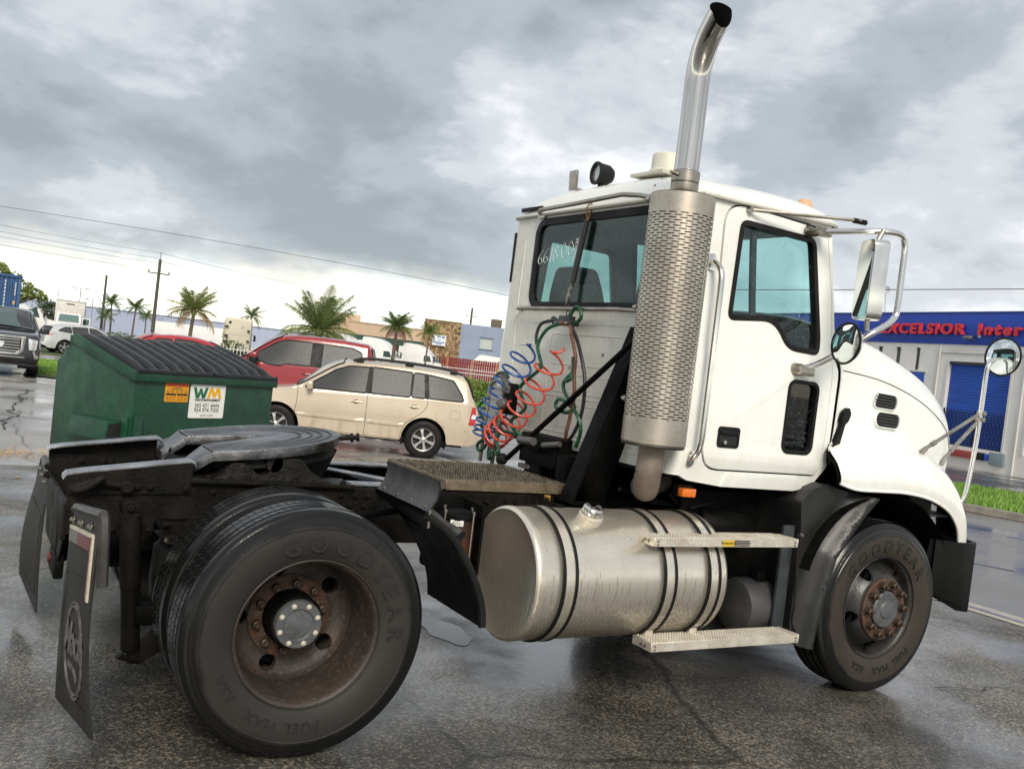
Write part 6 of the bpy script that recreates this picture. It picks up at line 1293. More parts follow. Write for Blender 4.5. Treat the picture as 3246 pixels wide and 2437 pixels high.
S = dict(cat='pickup', mat=red, gm=tintd, sm=screen, rim=alloy, rimr=.26, spokes=6, wr=.40, ww=.27, axles=(1.85, -1.83), sill=.42, roofw=.78, recess=red,
 top=[(2.78, .80), (2.75, 1.02), (2.5, 1.18), (1.9, 1.25), (1.35, 1.30), (1.05, 1.48), (.70, 1.74), (.45, 1.87), (.1, 1.93), (-.6, 1.94), (-1.2, 1.91), (-1.42, 1.86), (-1.52, 1.5), (-1.56, 1.32), (-2.2, 1.32), (-3.0, 1.32), (-3.06, 1.2), (-3.08, .8)],
 belt=[(2.78, .75), (2.4, 1.12), (1.4, 1.22), (0, 1.26), (-1.5, 1.28), (-3.08, 1.28)],
 wid=[(2.78, .86), (2.6, .97), (2.0, 1.0), (0, 1.01), (-2.5, 1.0), (-3.08, .97)],
 glass_side=[[(1.18, 1.32), (.85, 1.30), (.72, 1.26), (.45, 1.25), (.35, 1.30), (-.18, 1.31), (-.18, 1.80), (.35, 1.80), (.55, 1.74)], [(-.42, 1.31), (-1.28, 1.33), (-1.25, 1.70), (-1.05, 1.78), (-.42, 1.80)]],
 pillars=[[(-.19, 1.29), (-.41, 1.29), (-.41, 1.82), (-.19, 1.82)]],
 seams=[[(1.30, 1.22), (1.28, .9), (1.25, .5)], [(-.30, 1.27), (-.30, .5)], [(-1.38, 1.8), (-1.40, 1.2), (-1.38, .9), (-1.2, .5)]], handles=((-.12, 1.12), (-1.18, 1.13)),
 screens=(('windscreen', 1.30, .50, .96), ('rear_window', -1.54, -1.45, .9)),
 side_bits=(('headlamp', [(2.70, .92), (2.45, .92), (2.40, 1.10), (2.62, 1.10)], clear_l), ('tail_lamp', [(-3.05, .95), (-2.95, .95), (-2.95, 1.26), (-3.05, 1.26)], red_l)))
pk_ = car('pickup_truck', 'red crew-cab pickup parked behind the gold suv', (5.62, 16.2, gz(15.9)), 156, S)
for s_ in (1, -1):
    b = MB(); b.box((.98, s_*1.20, 1.42), (.15, .30, .11)); w_ = b.build('door_mirror', red, pk_, bev=.035, seg=3)
    b = MB(); b.box((.985, s_*1.20, 1.30), (.16, .31, .17)); b.build('mirror_housing', plastic, w_, bev=.03); b = MB(); b.box((1.07, s_*1.20, 1.325), (.012, .17, .03)); b.build('turn_signal', amber, w_); b = MB(); b.box((.98, s_*1.04, 1.27), (.08, .14, .05)); b.build('mirror_stalk', plastic, w_)
S2 = dict(cat='car', mat=mat('dark_red_paint', (.36, .010, .016), .25, coat=.8), gm=tintd, sm=screen, rim=alloy, rimr=.22, spokes=5, wr=.335, ww=.21, axles=(1.35, -1.35), sill=.26, roofw=.62,
 top=[(2.3, .55), (2.2, .75), (1.6, .88), (1.15, .95), (.6, 1.30), (.25, 1.44), (-.3, 1.50), (-.9, 1.47), (-1.4, 1.34), (-1.9, 1.08), (-2.2, 1.02), (-2.35, .8), (-2.38, .55)],
 belt=[(2.3, .5), (1.6, .84), (1.1, .90), (0, .94), (-1.5, .99), (-2.38, .98)], wid=[(2.3, .62), (2.1, .82), (1.5, .89), (0, .91), (-1.5, .90), (-2.1, .86), (-2.38, .74)],
 glass_side=[[(.95, .97), (-.15, .99), (-.15, 1.38), (.2, 1.36)], [(-.25, .99), (-1.35, 1.03), (-1.1, 1.30), (-.7, 1.39), (-.25, 1.40)]], screens=(('windscreen', 1.12, .35, .95), ('rear_window', -1.85, -1.2, .92)), mirror=(.75, 1.0, .17, .13, .1), handles=((-.1, .85), (-1.1, .87)),
 side_bits=(('tail_lamp', [(-2.3, .82), (-2.1, .82), (-2.05, .98), (-2.25, .99)], red_l),), seams=[[(-.2, .94), (-.2, .3)]])
car('parked_car', 'dark red car whose roof shows beyond the dumpster lids', (4.2, 25.3, gz(25.3)), 172, dict(S2)).scale = (1.08,)*3
S3 = dict(S2); S3.update(cat='crossover', mat=mat('silver_paint', (.56, .57, .56), .28, .3, coat=.6), rimr=.26, spokes=5, wr=.37, axles=(1.38, -1.39), rim=alloy,
 top=[(2.35, .6), (2.25, .85), (1.7, 1.0), (1.2, 1.08), (.7, 1.36), (.3, 1.53), (-.3, 1.60), (-1.1, 1.57), (-1.8, 1.42), (-2.0, 1.36), (-2.2, 1.05), (-2.36, .9), (-2.42, .5)],
 belt=[(2.35, .55), (1.7, .95), (1.1, 1.02), (0, 1.06), (-1.5, 1.14), (-2.42, 1.14)], wid=[(2.35, .62), (2.1, .85), (1.5, .94), (0, .95), (-1.6, .94), (-2.1, .90), (-2.42, .78)],
 glass_side=[[(1.0, 1.08), (-.1, 1.11), (-.1, 1.49), (.25, 1.46)], [(-.2, 1.11), (-1.0, 1.15), (-1.0, 1.46), (-.2, 1.50)], [(-1.08, 1.16), (-1.75, 1.22), (-1.4, 1.42), (-1.08, 1.45)]], screens=(('windscreen', 1.15, .4, .95), ('rear_window', -2.18, -1.98, .92)), mirror=(.85, 1.12, .17, .13, .1),
 side_bits=(('tail_lamp', [(-2.36, .93), (-2.15, .95), (-1.92, 1.06), (-2.22, 1.08)], red_l),), seams=[[(-.15, 1.06), (-.15, .3)], [(-1.05, 1.1), (-1.02, .8), (-.85, .3)]], handles=((-.05, .97), (-.95, 1.0)))
car('crossover_car', 'silver crossover parked on the far lawn beside the dumpster corner', (5.0, 51.9, gz(51.5)), 14, S3)
S4 = dict(cat='suv', mat=mat('charcoal_paint', (.030, .030, .036), .22, .4, coat=.8), gm=tintd, sm=mat('dark_screen', (.09, .13, .13), .05, .3), rim=alloy, rimr=.28, spokes=7, wr=.41, ww=.29, axles=(1.5, -1.45), sill=.36, roofw=.74,
 top=[(2.50, .62), (2.48, 1.05), (2.38, 1.17), (2.0, 1.24), (1.25, 1.28), (.95, 1.45), (.55, 1.72), (.25, 1.82), (-.4, 1.87), (-1.5, 1.86), (-2.2, 1.80), (-2.45, 1.6), (-2.6, 1.2), (-2.66, .6)],
 belt=[(2.5, .60), (2.3, 1.12), (1.4, 1.20), (0, 1.22), (-2.66, 1.24)], wid=[(2.50, .80), (2.42, .95), (2.2, 1.0), (0, 1.02), (-2.2, 1.0), (-2.66, .92)],
 glass_side=[[(1.05, 1.26), (-.15, 1.28), (-.15, 1.74), (.35, 1.72)], [(-.25, 1.28), (-1.3, 1.30), (-1.3, 1.75), (-.25, 1.75)]], screens=(('windscreen', 1.2, .42, .96), ('rear_window', -2.55, -2.42, .9)), mirror=(.95, 1.30, .24, .20, .14), handles=((-.1, 1.1), (-1.2, 1.1)))
esc = car('large_suv', 'charcoal full-size suv with chrome grille facing the viewer', (-.02, 27.1, gz(26.5)), -93, S4)
MB().bx(2.478, 2.53, -.52, .52, .72, 1.10).build('grille', seam_m, esc, bev=.02)
b = MB(); b.plate(rpoly([(-.60, 1.14), (.60, 1.14), (.56, .74), (.42, .62), (-.42, .62), (-.56, .74)], .03), lambda a, c, d: (2.53-d, a, c), .04, [rpoly([(-.50, 1.08), (.50, 1.08), (.47, .77), (.36, .68), (-.36, .68), (-.47, .77)], .03)]); b.build('grille_frame', chrome, esc, bev=.008)
for k in range(5): MB().bx(2.515, 2.542, -.46, .46, .72+.075*k, .748+.075*k).build('grille_bar', chrome, esc, bev=.005)
b = MB(); b.plate(rpoly([(-.08, .96), (.08, .96), (.08, .87), (0, .80), (-.08, .87)], .02), lambda a, c, d: (2.555-d, a, c), .015); b.build('grille_badge', clear_l, esc)
for s_ in (1, -1):
    b = MB(); b.plate([(.66, 1.10), (.90, 1.06), (.88, .80), (.70, .78)], lambda a, c, d: (2.515-.16*(a-.66)-d, s_*a, c), .05); hl_ = b.build('headlamp', clear_l, esc, bev=.01)
    for k in range(4): MB().bx(2.46, 2.50, s_*.70, s_*.84, .83+.065*k, .86+.065*k).build('lamp_element', chrome, hl_)
    b = MB(); b.plate([(.62, .56), (.95, .56), (.93, .64), (.86, .66), (.84, .80), (.80, .80), (.80, .62), (.62, .60)], lambda a, c, d: (2.50-.12*(a-.6)-d, s_*a, c), .03); b.build('bumper_trim', chrome, esc)
MB().bx(2.40, 2.53, -.92, .92, .40, .56).build('lower_bumper', plastic, esc, bev=.03); MB().bx(2.49, 2.535, -.60, .60, .555, .575).build('bumper_strip', chrome, esc)
# ================================================================ BUILDINGS
stucco = mat('white_stucco', (.82, .80, .77), .85, c2=(.74, .72, .69), sc=.8, bump=.15, bsc=30)
streaks(stucco, (2.2, 2.2, .25), (.55, .52, .47), 4.6, 0, .45, None, .48, .62)
blue_w = mat('blue_paint_wall', (.008, .055, .42), .5, c2=(.007, .045, .35), sc=.7)
blue_d = mat('blue_roll_door', (.010, .085, .46), .45, c2=(.009, .065, .36), sc=1.5, stretch=(.4, 1, 4))
BZ = -.36
wh = empty('warehouse', (33.1, 23.3, BZ), math.atan2(-.985, -.17), 'white warehouse with blue parapet and red raised letters', 'building')
H = lambda z_: z_-BZ
holes = [[(1.46, H(3.1)), (1.76, H(3.1)), (1.76, H(4.21)), (1.46, H(4.21))], [(2.59, H(3.1)), (2.84, H(3.1)), (2.84, H(4.21)), (2.59, H(4.21))], [(.40, H(3.1)), (.68, H(3.1)), (.68, H(4.21)), (.40, H(4.21))], [(4.38, H(.50)), (7.43, H(.50)), (7.43, H(3.73)), (4.38, H(3.73))], [(8.28, H(.50)), (11.2, H(.50)), (11.2, H(3.73)), (8.28, H(3.73))], [(2.30, H(.0)), (3.23, H(.0)), (3.23, H(3.18)), (2.30, H(3.18))]]
hs2 = [holes[3], holes[4], [(2.30, H(.4)), (3.23, H(.4)), (3.23, H(2.95)), (2.30, H(2.95))], holes[0], holes[1], holes[2]]
b = MB(); b.plate([(-14, 0), (16, 0), (16, H(4.39)), (-14, H(4.39))], lambda a, c, d: (a, d, c), .30, hs2); b.build('front_wall', stucco, wh)
b = MB(); b.bx(-14.02, 16.02, -.04, .30, H(4.392), H(5.62)); pp = b.build('parapet', blue_w, wh, bev=.01)
MB().bx(-14.05, 16.05, -.07, .33, H(5.62), H(5.67)).build('parapet_cap', mat('cap_blue', (.03, .08, .26), .5), pp)
for x_ in (-3.0, 1.1, 4.2, 8.3): MB().bx(x_, x_+.012, -.043, -.038, H(4.40), H(5.6)).build('panel_joint', mat('joint_blue', (.008, .03, .18), .6), pp)
b = MB(); b.bx(-14, 16, .30, 18, 0, H(5.3)); b.build('hall', stucco, wh)
for x0, x1 in ((4.38, 7.43), (8.28, 11.2)):
    b = MB(); rows = []
    for k in range(33*2+1):
        z_ = H(.50)+3.23*k/66; rows.append([(x0, .20-.02*(k % 2), z_), (x1, .20-.02*(k % 2), z_)])
    b.grid(rows); b.build('roll_door', blue_d, wh, smooth=False)
    for sx in (x0, x1): MB().bx(sx-.05, sx+.05, -.03, .0, H(.5), H(3.78)).build('door_jamb', mat('white_trim', (.66, .65, .62), .6), wh)
    MB().bx(x0-.02, x1+.02, .10, .20, H(3.62), H(3.73)).build('door_header', mat('dark_header', (.06, .07, .09), .6), wh)
# folding lattice gate
gm_ = mat('gate_black', (.015, .015, .016), .5, .3); gate = empty('lattice_gate'); gate.parent = wh
b = MB(); n_ = 18; step_ = 3.0/n_
for k in range(n_):
    for q in range(3):
        x0 = 4.42+step_*k; z0_ = H(.52)+.44*q
        b.box((x0+step_/2, .06, z0_+.22), (.018, .012, math.hypot(step_, .44)), MX.Rotation(math.atan2(step_, .44), 3, 'Y')); b.box((x0+step_/2, .075, z0_+.22), (.018, .012, math.hypot(step_, .44)), MX.Rotation(-math.atan2(step_, .44), 3, 'Y'))
b.build('gate_lattice', gm_, gate, smooth=False)
for x_ in (4.42, 5.92, 7.4): MB().bx(x_-.02, x_+.02, .045, .09, H(.50), H(1.90)).build('gate_post', gm_, gate)
MB().bx(4.42, 7.40, .05, .09, H(.50), H(.53)).build('gate_rail', gm_, gate)
b = MB(); b.bx(4.3, 7.6, -.02, .0, H(.30), H(.48)); b.build('dock_sill', stucco, wh)
MB().bx(5.02, 6.42, -.16, -.002, H(.10), H(.36)).build('dock_bumper', mat('faded_red_steel', (.38, .035, .03), .6, c2=(.25, .05, .045), sc=4), wh, bev=.03)
MB().bx(6.45, 6.72, -.14, -.002, H(.10), H(.38)).build('dock_bumper', rubber, wh, bev=.03); MB().bx(6.75, 6.90, -.12, -.002, H(.12), H(.36)).build('dock_bumper', blue_w, wh, bev=.02)
MB().bx(6.96, 7.60, -.10, -.001, H(.0), H(.46)).build('utility_box', mat('blue_grey_box', (.20, .25, .27), .6), wh, bev=.01)
b = MB(); b.bx(2.22, 3.32, -.05, .0, H(3.22), H(3.30)); b.build('door_lintel', mat('white_trim', (.66, .65, .62), .6), wh)
b = MB(); rows = [[(2.30, .18-.02*(k % 2), H(.4)+2.55*k/40), (3.23, .18-.02*(k % 2), H(.4)+2.55*k/40)] for k in range(41)]; b.grid(rows); b.build('roll_door', blue_d, wh, smooth=False)
MB().bx(2.31, 3.22, -.03, .01, H(2.82), H(3.21)).build('blue_awning', blue_d, wh)
for h_ in holes[:3]:
    x0, x1, z0_, z1_ = h_[0][0], h_[1][0], h_[0][1], h_[2][1]
    wn_ = MB().bx(x0-.001, x1+.001, .10, .12, z0_, z1_).build('slit_window', mat('slit_glass', (.05, .06, .06), .08), wh)
    for k in range(4): MB().bx(x0, x1, .085, .099, z0_+(z1_-z0_)*k/3-.012, z0_+(z1_-z0_)*k/3+.012).build('glazing_bar', mat('bar_dark', (.05, .05, .05), .5), wn_)
redl = mat('red_letters', (.60, .02, .035), .4)
text('EXCELSIOR', .57, redl, wh, frame((.62, -.16, H(4.78)), (1, 0, 0), (0, 0, 1)), ext=.05, off=.022, spacing=1.22, align='LEFT', fit=4.55)
text('Inter', .57, redl, wh, frame((5.80, -.16, H(4.78)), (1, 0, 0), (0, 0, 1)), ext=.05, off=.025, spacing=1.38, align='LEFT', fit=1.95)
b = MB(); b.box((5.38, -.22, H(4.66)), (.34, .22, .07), MX.Rotation(R(22), 3, 'X')); b.cyl((5.52, -.15, H(4.62)), (5.62, -.04, H(4.58)), .02); b.build('flood_lamp', mat('lamp_grey', (.16, .16, .15), .5), wh)
MB().bx(5.75, 5.83, -.10, -.04, H(4.66), H(4.76)).build('sensor_box', mat('white_trim', (.66, .65, .62), .6), wh)
MB().bx(3.62, 3.80, -.03, .0, H(2.42), H(2.48)).build('wall_lamp', mat('white_trim', (.66, .65, .62), .6), wh)
for x_ in (3.95, 8.0): MB().cyl((x_, -.05, 0), (x_, -.05, H(4.35)), .035, n=8).build('downpipe', mat('white_trim', (.66, .65, .62), .6), wh)
MB().cyl((4.0, -.03, H(4.05)), (7.9, -.03, H(4.05)), .016, n=6).build('conduit', mat('conduit_grey', (.4, .4, .4), .5), wh)
MB().bx(6.7, 6.95, -.06, 0, H(3.95), H(4.12)).build('alarm_box', mat('white_trim', (.66, .65, .62), .6), wh)
b = MB(); b.bx(-1.45, -1.25, .2, .4, H(4.9), H(5.75)); b.bx(-1.9, -.2, -.05, .0, H(4.95), H(5.05)); b.bx(-.9, -.82, -.12, -.04, H(4.4), H(5.3)); b.bx(-.5, -.42, -.12, -.04, H(4.4), H(5.3)); b.build('roof_ladder', blue_w, wh)
b = MB(); b.tube([(.2, .3, H(5.6)), (.2, .2, H(6.5)), (.33, .1, H(6.65))], .025, 6); b.lathe([(0, 0), (.12, .02), (.2, .07)], (.34, .08, H(6.62)), (.4, -.8, .3), 16); b.build('satellite_dish', mat('dish_white', (.5, .5, .5), .5), wh)
# --- stone and blue office block
off = empty('office_block', (47.15, 99.47, gz(98)), math.atan2(97.55-99.47, 51.08-47.15), 'blue-grey office block with a rough stone-clad bay', 'building')
g0 = gz(98); HT = 5.45-g0
stone_ms = [mat('stone_tan', (.36, .24, .12), .85, c2=(.25, .16, .08), sc=3, bump=.5), mat('stone_brown', (.24, .155, .075), .85, c2=(.15, .095, .05), sc=3, bump=.5), mat('stone_pale', (.48, .34, .19), .85, c2=(.34, .24, .13), sc=3, bump=.5)]
MB().bx(0, 4.37, .1, 6, 0, HT).build('bay_wall', mat('mortar_dark', (.09, .06, .035), .9), off)
MB().bx(-.05, 4.42, .0, 6.05, HT, HT+.12).build('roof_edge', mat('green_edge', (.20, .19, .09), .8), off)
proto = []
for i in range(6):
    b = MB(); n_ = 7; o_ = [(math.cos(2*PI*k/n_+.3*i)*(.75+.35*random.random()), math.sin(2*PI*k/n_+.3*i)*(.75+.35*random.random())) for k in range(n_)]
    b.plate(o_, lambda a, c, d: (a, -.12*(1-min(1, (a*a+c*c))*.6)+d, c), .2); o = b.build('stone', stone_ms[i % 3]); proto.append(o.data); bpy.data.objects.remove(o)
cnt = 0
for r_ in range(20):
    for k in range(14):
        o = link('stone', proto[random.randrange(6)], off); o.location = (.16+.31*k+(.15 if r_ % 2 else 0)+.04*random.random(), .08, .18+.345*r_+.05*random.random()); o.scale = (.13+.05*random.random(), .5+.5*random.random(), .19+.08*random.random()); o.rotation_euler = (0, random.gauss(0, .25), 0)
bl = mat('blue_grey_wall', (.25, .30, .40), .8, c2=(.22, .265, .36), sc=.5)
b = MB(); b.plate([(4.38, 0), (14, 0), (14, HT+.05), (4.38, HT+.05)], lambda a, c, d: (a, .12+d, c), .3, [[(6.87, 4.25), (8.32, 4.25), (8.32, 5.55), (6.87, 5.55)]]); b.build('office_wall', bl, off); MB().bx(4.38, 14, .42, 6, 0, HT).build('office_core', bl, off)
w_ = MB().bx(6.87, 8.32, .25, .30, 4.25, 5.55).build('window', mat('blind_glass', (.42, .47, .43), .2), off); MB().bx(6.75, 8.44, .05, .12, 5.55, 5.67).build('window_frame', mat('frame_slate', (.13, .17, .24), .6), w_); MB().bx(6.75, 8.44, .0, .12, 4.13, 4.25).build('window_sill', mat('frame_slate', (.13, .17, .24), .6), w_)
for k in range(5): MB().bx(6.9, 8.29, .235, .248, 4.45+.22*k, 4.46+.22*k).build('blind_slat', mat('slat_pale', (.5, .54, .5), .6), w_)
sgn = MB().bx(1.12, 2.72, -.30, -.22, 4.0, 5.25).build('office_sign', mat('sign_pale_blue', (.66, .70, .74), .5), off)
sb = mat('sign_blue_print', (.06, .12, .30), .5)
for x0, x1, z0_, z1_ in ((1.7, 1.85, 4.95, 5.1), (1.95, 2.1, 4.95, 5.15), (2.25, 2.55, 4.92, 5.15), (1.75, 2.1, 4.62, 4.70), (1.2, 2.6, 4.32, 4.44), (1.55, 2.3, 4.14, 4.24)): MB().bx(x0, x1, -.312, -.301, z0_, z1_).build('sign_mark', sb, sgn)
MB().box((8.6, 1.5, HT+.55), (1.3, 1.3, 1.0)).build('rooftop_unit', mat('unit_brown', (.12, .10, .07), .8), off, bev=.05)
for z_ in (5.7, 6.3): MB().bx(4.1, 4.34, -.2, -.05, z_, z_+.16).build('wall_lamp', mat('lamp_dark', (.05, .05, .05), .5), off)
# --- peach building with green canopy, long lavender warehouse, low trailers
pch = empty('peach_building', (47.7, 126.3, gz(126)), math.atan2(124.74-126.31, 51.74-47.74), 'peach stucco building with dark green canopy behind palms', 'building')
pe = mat('peach_stucco', (.58, .42, .30), .9, c2=(.52, .37, .26), sc=.4); HP = 4.6-gz(126)
MB().bx(0, 24, 0, 12, 0, HP).build('wall', pe, pch); MB().bx(-.1, 24.1, -.1, 12.1, HP, HP+.2).build('roof_edge', mat('peach_edge', (.45, .36, .24), .9), pch); MB().bx(-3.5, 1.5, 10, 22, 0, HP+1.4).build('rear_wing', pe, pch)
MB().box((-.5, 11, HP+1.0), (.9, .05, 1.1)).build('vent', mat('vent_brown', (.14, .09, .07), .8), pch); MB().bx(6.0, 8.2, -.06, -.01, HP-1.3, HP-.3).build('wall_sign', mat('sign_faded_pink', (.42, .20, .22), .7), pch)
b = MB(); b.bx(-2, 14, -7.5, 0, HP-2.6, HP-1.75); b.build('canopy', mat('canopy_green', (.012, .055, .045), .6), pch)
for x_ in (-1.5, 4, 9, 13.5): MB().bx(x_, x_+.25, -7.3, -7.05, 0, HP-2.6).build('canopy_post', mat('canopy_green', (.012, .055, .045), .6), pch)
lw = empty('long_warehouse', (8, 199, -2.46), math.atan2(-7.8, 37.4), 'long lavender metal warehouse along the horizon', 'building')
lav = mat('lavender_cladding', (.36, .40, .53), .7, c2=(.32, .36, .48), sc=.05)
b = MB(); rows = []; n_ = 160
for k in range(n_+1): rows.append([(k*.8, .08*(k % 2), 0), (k*.8, .08*(k % 2), 4.9)])
b.grid(rows); b.build('cladding', lav, lw, smooth=False); MB().bx(0, 128, .1, 40, 0, 4.88).build('hall', lav, lw); MB().bx(-.3, 128.3, -.15, .1, 4.85, 5.05).build('roof_trim', mat('trim_grey_blue', (.28, .31, .40), .7), lw)
for k in range(6): MB().bx(12+14*k, 12.9+14*k, -.1, -.02, 0, 4.8).build('downpipe', mat('trim_grey_blue', (.28, .31, .40), .7), lw)
wht = mat('fleet_white', (.76, .76, .74), .35, c2=(.68, .68, .66), sc=.8, coat=.2)
def trailer(loc, hd, L, label):
    t_ = empty('box_trailer', loc, R(hd), label, 'trailer', None); MB().bx(-L/2, L/2, -1.25, 1.25, 1.15, 3.9).build('trailer_body', wht, t_, bev=.03); MB().bx(-L/2, L/2, -1.26, 1.26, 1.05, 1.2).build('side_rail', mat('rail_grey', (.35, .35, .35), .5), t_)
    for x_ in (-L/2+1, -L/2+2.3):
        for s_ in (-1, 1): MB().lathe([(0, -.14), (.28, -.14), (.5, -.11), (.5, .11), (.28, .14), (0, .14)], (x_, s_*1.05, .5), (0, 1, 0), 20).build('wheel', rubber, t_)
    MB().bx(L/2-3, L/2-2.8, -.9, .9, 0, 1.1).build('landing_leg', black_m, t_)
trailer((30.5, 143.0, gz(142)-.35), -12, 12.5, 'white box trailer in front of the lavender warehouse')
# ================================================================ BACKGROUND TRUCKS
def road_wheels(par, xs_, r_=.5):
    for x_ in xs_:
        for s_ in (-1, 1):
            w_ = MB().lathe([(.0, -.10), (.27, -.10), (.29, -.14), (r_*.95, -.14), (r_, -.10), (r_, .10), (r_*.95, .14), (.29, .14), (.27, .10), (0, .10)], (x_, s_*1.02, r_), (0, 1, 0), 24).build('wheel', rubber, par)
def sleeper(label, loc, hd, m_, hgt=3.85, slope=True, group=None):
    t_ = empty('sleeper_tractor', loc, R(hd), label, 'truck', group)
    pr = [(-2.3, .85), (-2.3, hgt-.15), (-2.2, hgt-.03), (-1.6, hgt), (-.9, hgt-.05), (-.2, hgt-.28), (.35, hgt-.68), (.60, hgt-1.05), (.62, 2.62), (.75, 2.58), (1.25, 1.85), (1.3, .85)]
    rows = []
    for x_, z_ in pr: rows.append((x_, z_))
    b_ = MB(); b_.plate(rpoly(pr, [0, .1, .2, .3, .3, .3, .3, .15, .05, .05, .05, 0], 4), lambda a, c, d: (a, 1.2-d-(0), c), 2.4); b_.build('cab_body', m_, t_, bev=.16, seg=3, ang=60)
    b_ = MB(); b_.plate(rpoly([(1.2, .85), (1.2, 1.86), (2.5, 1.62), (2.95, 1.35), (3.0, .85)], [0, .05, .25, .25, .05], 4), lambda a, c, d: (a, .95-d, c), 1.9); b_.build('hood', m_, t_, bev=.10, seg=2)
    b_ = MB(); b_.plate([(-1.0, 1.93), (1.0, 1.93), (.92, 2.52), (-.92, 2.52)], lambda a, c, d: (1.265-(c-1.93)*.665-d*1-.05*a*a+.02, a, c), .03); b_.build('windscreen', mat('cab_dark_glass', (.05, .075, .08), .06), t_)
    MB().bx(1.0, 1.03, -.02, .02, 1.95, 2.5).build('screen_divider', m_, t_)
    for s_ in (-1, 1):
        b_ = MB(); b_.plate([(.0, 1.9), (.85, 1.9), (.62, 2.5), (.0, 2.5)], lambda a, c, d: (a, s_*(1.205-d), c), .02); b_.build('side_window', MATS['cab_dark_glass'], t_)
        b_ = MB(); b_.box((1.15, s_*1.45, 2.2), (.12, .22, .55)); b_.tube([(.9, s_*1.2, 2.5), (1.15, s_*1.45, 2.5)], .03, 6); b_.build('door_mirror', seam_m, t_, bev=.03); MB().bx(-2.75, -2.25, s_*1.2-.02, s_*1.2+.02, 1.2, hgt-.4).build('side_extender', m_, t_)
        MB().bx(2.6, 2.95, s_*.78-.15, s_*.78+.15, 1.05, 1.28).build('headlamp', clear_l, t_, bev=.03)
        MB().lathe([(0, 0), (.3, 0), (.33, .04), (.33, 1.3), (.3, 1.34), (0, 1.34)], (-1.5, s_*.95, .72), (1, 0, 0), 20).build('fuel_tank', alum, t_)
    b_ = MB(); b_.bx(-5.0, 2.9, -.43, .43, .70, .95); b_.build('frame', black_m, t_); MB().bx(2.85, 3.1, -1.15, 1.15, .45, .80).build('bumper', m_, t_, bev=.05); MB().bx(2.95, 3.02, -.5, .5, .9, 1.5).build('grille', chrome, t_)
    road_wheels(t_, (2.1, -3.2, -4.4)); return t_
sleeper('white sleeper tractor nearest the red pickup roof', (32.9, 84.9, gz(84.9)), -38, wht, 3.72)
sleeper('middle white sleeper tractor between the two taller palms', (36.8, 85.5, gz(85.5)), -38, wht, 3.72)
sleeper('white sleeper tractor in front of the stone-clad wall', (41.8, 86.6, gz(86.6)), -38, wht, 3.62)
crm = mat('cream_sleeper', (.60, .56, .44), .5, c2=(.52, .48, .37), sc=1)
ct = sleeper('cream sleeper tractor seen from behind left of the red pickup', (22.2, 87.2, gz(87)), 72, crm, 3.98)
MB().lathe([(0, .02), (.13, .02), (.13, 0)], (-2.3, .7, 3.5), (-1, 0, 0), 16).build('rear_lamp', seam_m, ct)
for y_, z_ in ((.95, 3.1), (-1.05, 2.85), (-1.05, 1.9), (1.0, 1.7), (.95, 2.25)): MB().bx(-2.62, -2.31, y_-.15, y_+.15, z_, z_+.09).build('extender_bracket', seam_m, ct)
for y_ in (.15, -.15): MB().lathe([(.06, 0), (.09, 0), (.09, .02), (.06, .02)], (-2.31, y_, 1.75), (-1, 0, 0), 14).build('port_ring', seam_m, ct)
b = MB(); b.tube([(-2.5, .85, 2.2), (-2.5, .8, 1.6), (-2.5, .6, 1.2)], .04, 6); b.box((-2.55, .65, 1.25), (.3, .35, .4)); b.build('hose_bundle', black_m, ct); b = MB(); b.tube([(-2.36, -.35, 3.05), (-2.36, -.5, 3.25)], .03, 6); b.build('lift_handle', mat('rail_grey', (.35, .35, .35), .5), ct)
MB().bx(-2.305, -2.301, -1.1, 1.1, 2.36, 2.38).build('panel_seam', mat('seam_tan', (.30, .28, .22), .6), ct)
# box truck facing the viewer
bt = empty('box_truck', (7.75, 90.5, gz(88)), R(-97), 'white box truck facing the viewer far behind the silver crossover', 'truck')
bm_ = MB().bx(-6.5, .0, -1.22, 1.22, 1.05, 3.72).build('cargo_box', mat('box_white_weathered', (.64, .62, .57), .5, c2=(.50, .48, .44), sc=1.2), bt, bev=.04)
MB().bx(-6.5, .03, -1.24, 1.24, 3.66, 3.74).build('top_rail', mat('rail_weathered', (.33, .31, .28), .6), bm_); MB().bx(.001, .03, -.35, .35, 3.35, 3.45).build('box_marking', mat('marking_dark', (.10, .09, .08), .6), bm_)
b = MB(); b.plate(rpoly([(.1, .8), (.1, 2.55), (.35, 2.62), (.9, 2.58), (1.35, 1.75), (2.1, 1.55), (2.3, 1.3), (2.3, .8)], [0, .1, .1, .1, .1, .15, .1, 0], 4), lambda a, c, d: (a, 1.0-d, c), 2.0); b.build('cab_body', wht, bt, bev=.10)
b = MB(); b.plate([(-.85, 1.82), (.85, 1.82), (.78, 2.46), (-.78, 2.46)], lambda a, c, d: (1.345-(c-1.82)*.56+.02-d, a, c), .03); b.build('windscreen', mat('cab_green_glass', (.10, .17, .16), .06), bt)
for s_ in (-1, 1):
    MB().box((1.2, s_*1.28, 1.95), (.12, .22, .45)).build('door_mirror', seam_m, bt, bev=.03)
b = MB(); b.box((.9, 1.42, 1.55), (.06, .75, 1.5), MX.Rotation(R(12), 3, 'Z')); b.build('open_door', wht, bt, bev=.02); b = MB(); b.box((.935, 1.42, 1.95), (.05, .5, .5), MX.Rotation(R(12), 3, 'Z')); b.build('open_door_window', MATS['cab_green_glass'], bt)
road_wheels(bt, (1.5, -4.5)); MB().bx(2.25, 2.45, -1.05, 1.05, .5, .8).build('bumper', wht, bt, bev=.04)
for k in range(5): MB().bx(.5, .62, -.6+.3*k-.05, -.6+.3*k+.05, 2.60, 2.66).build('roof_marker', amber, bt)
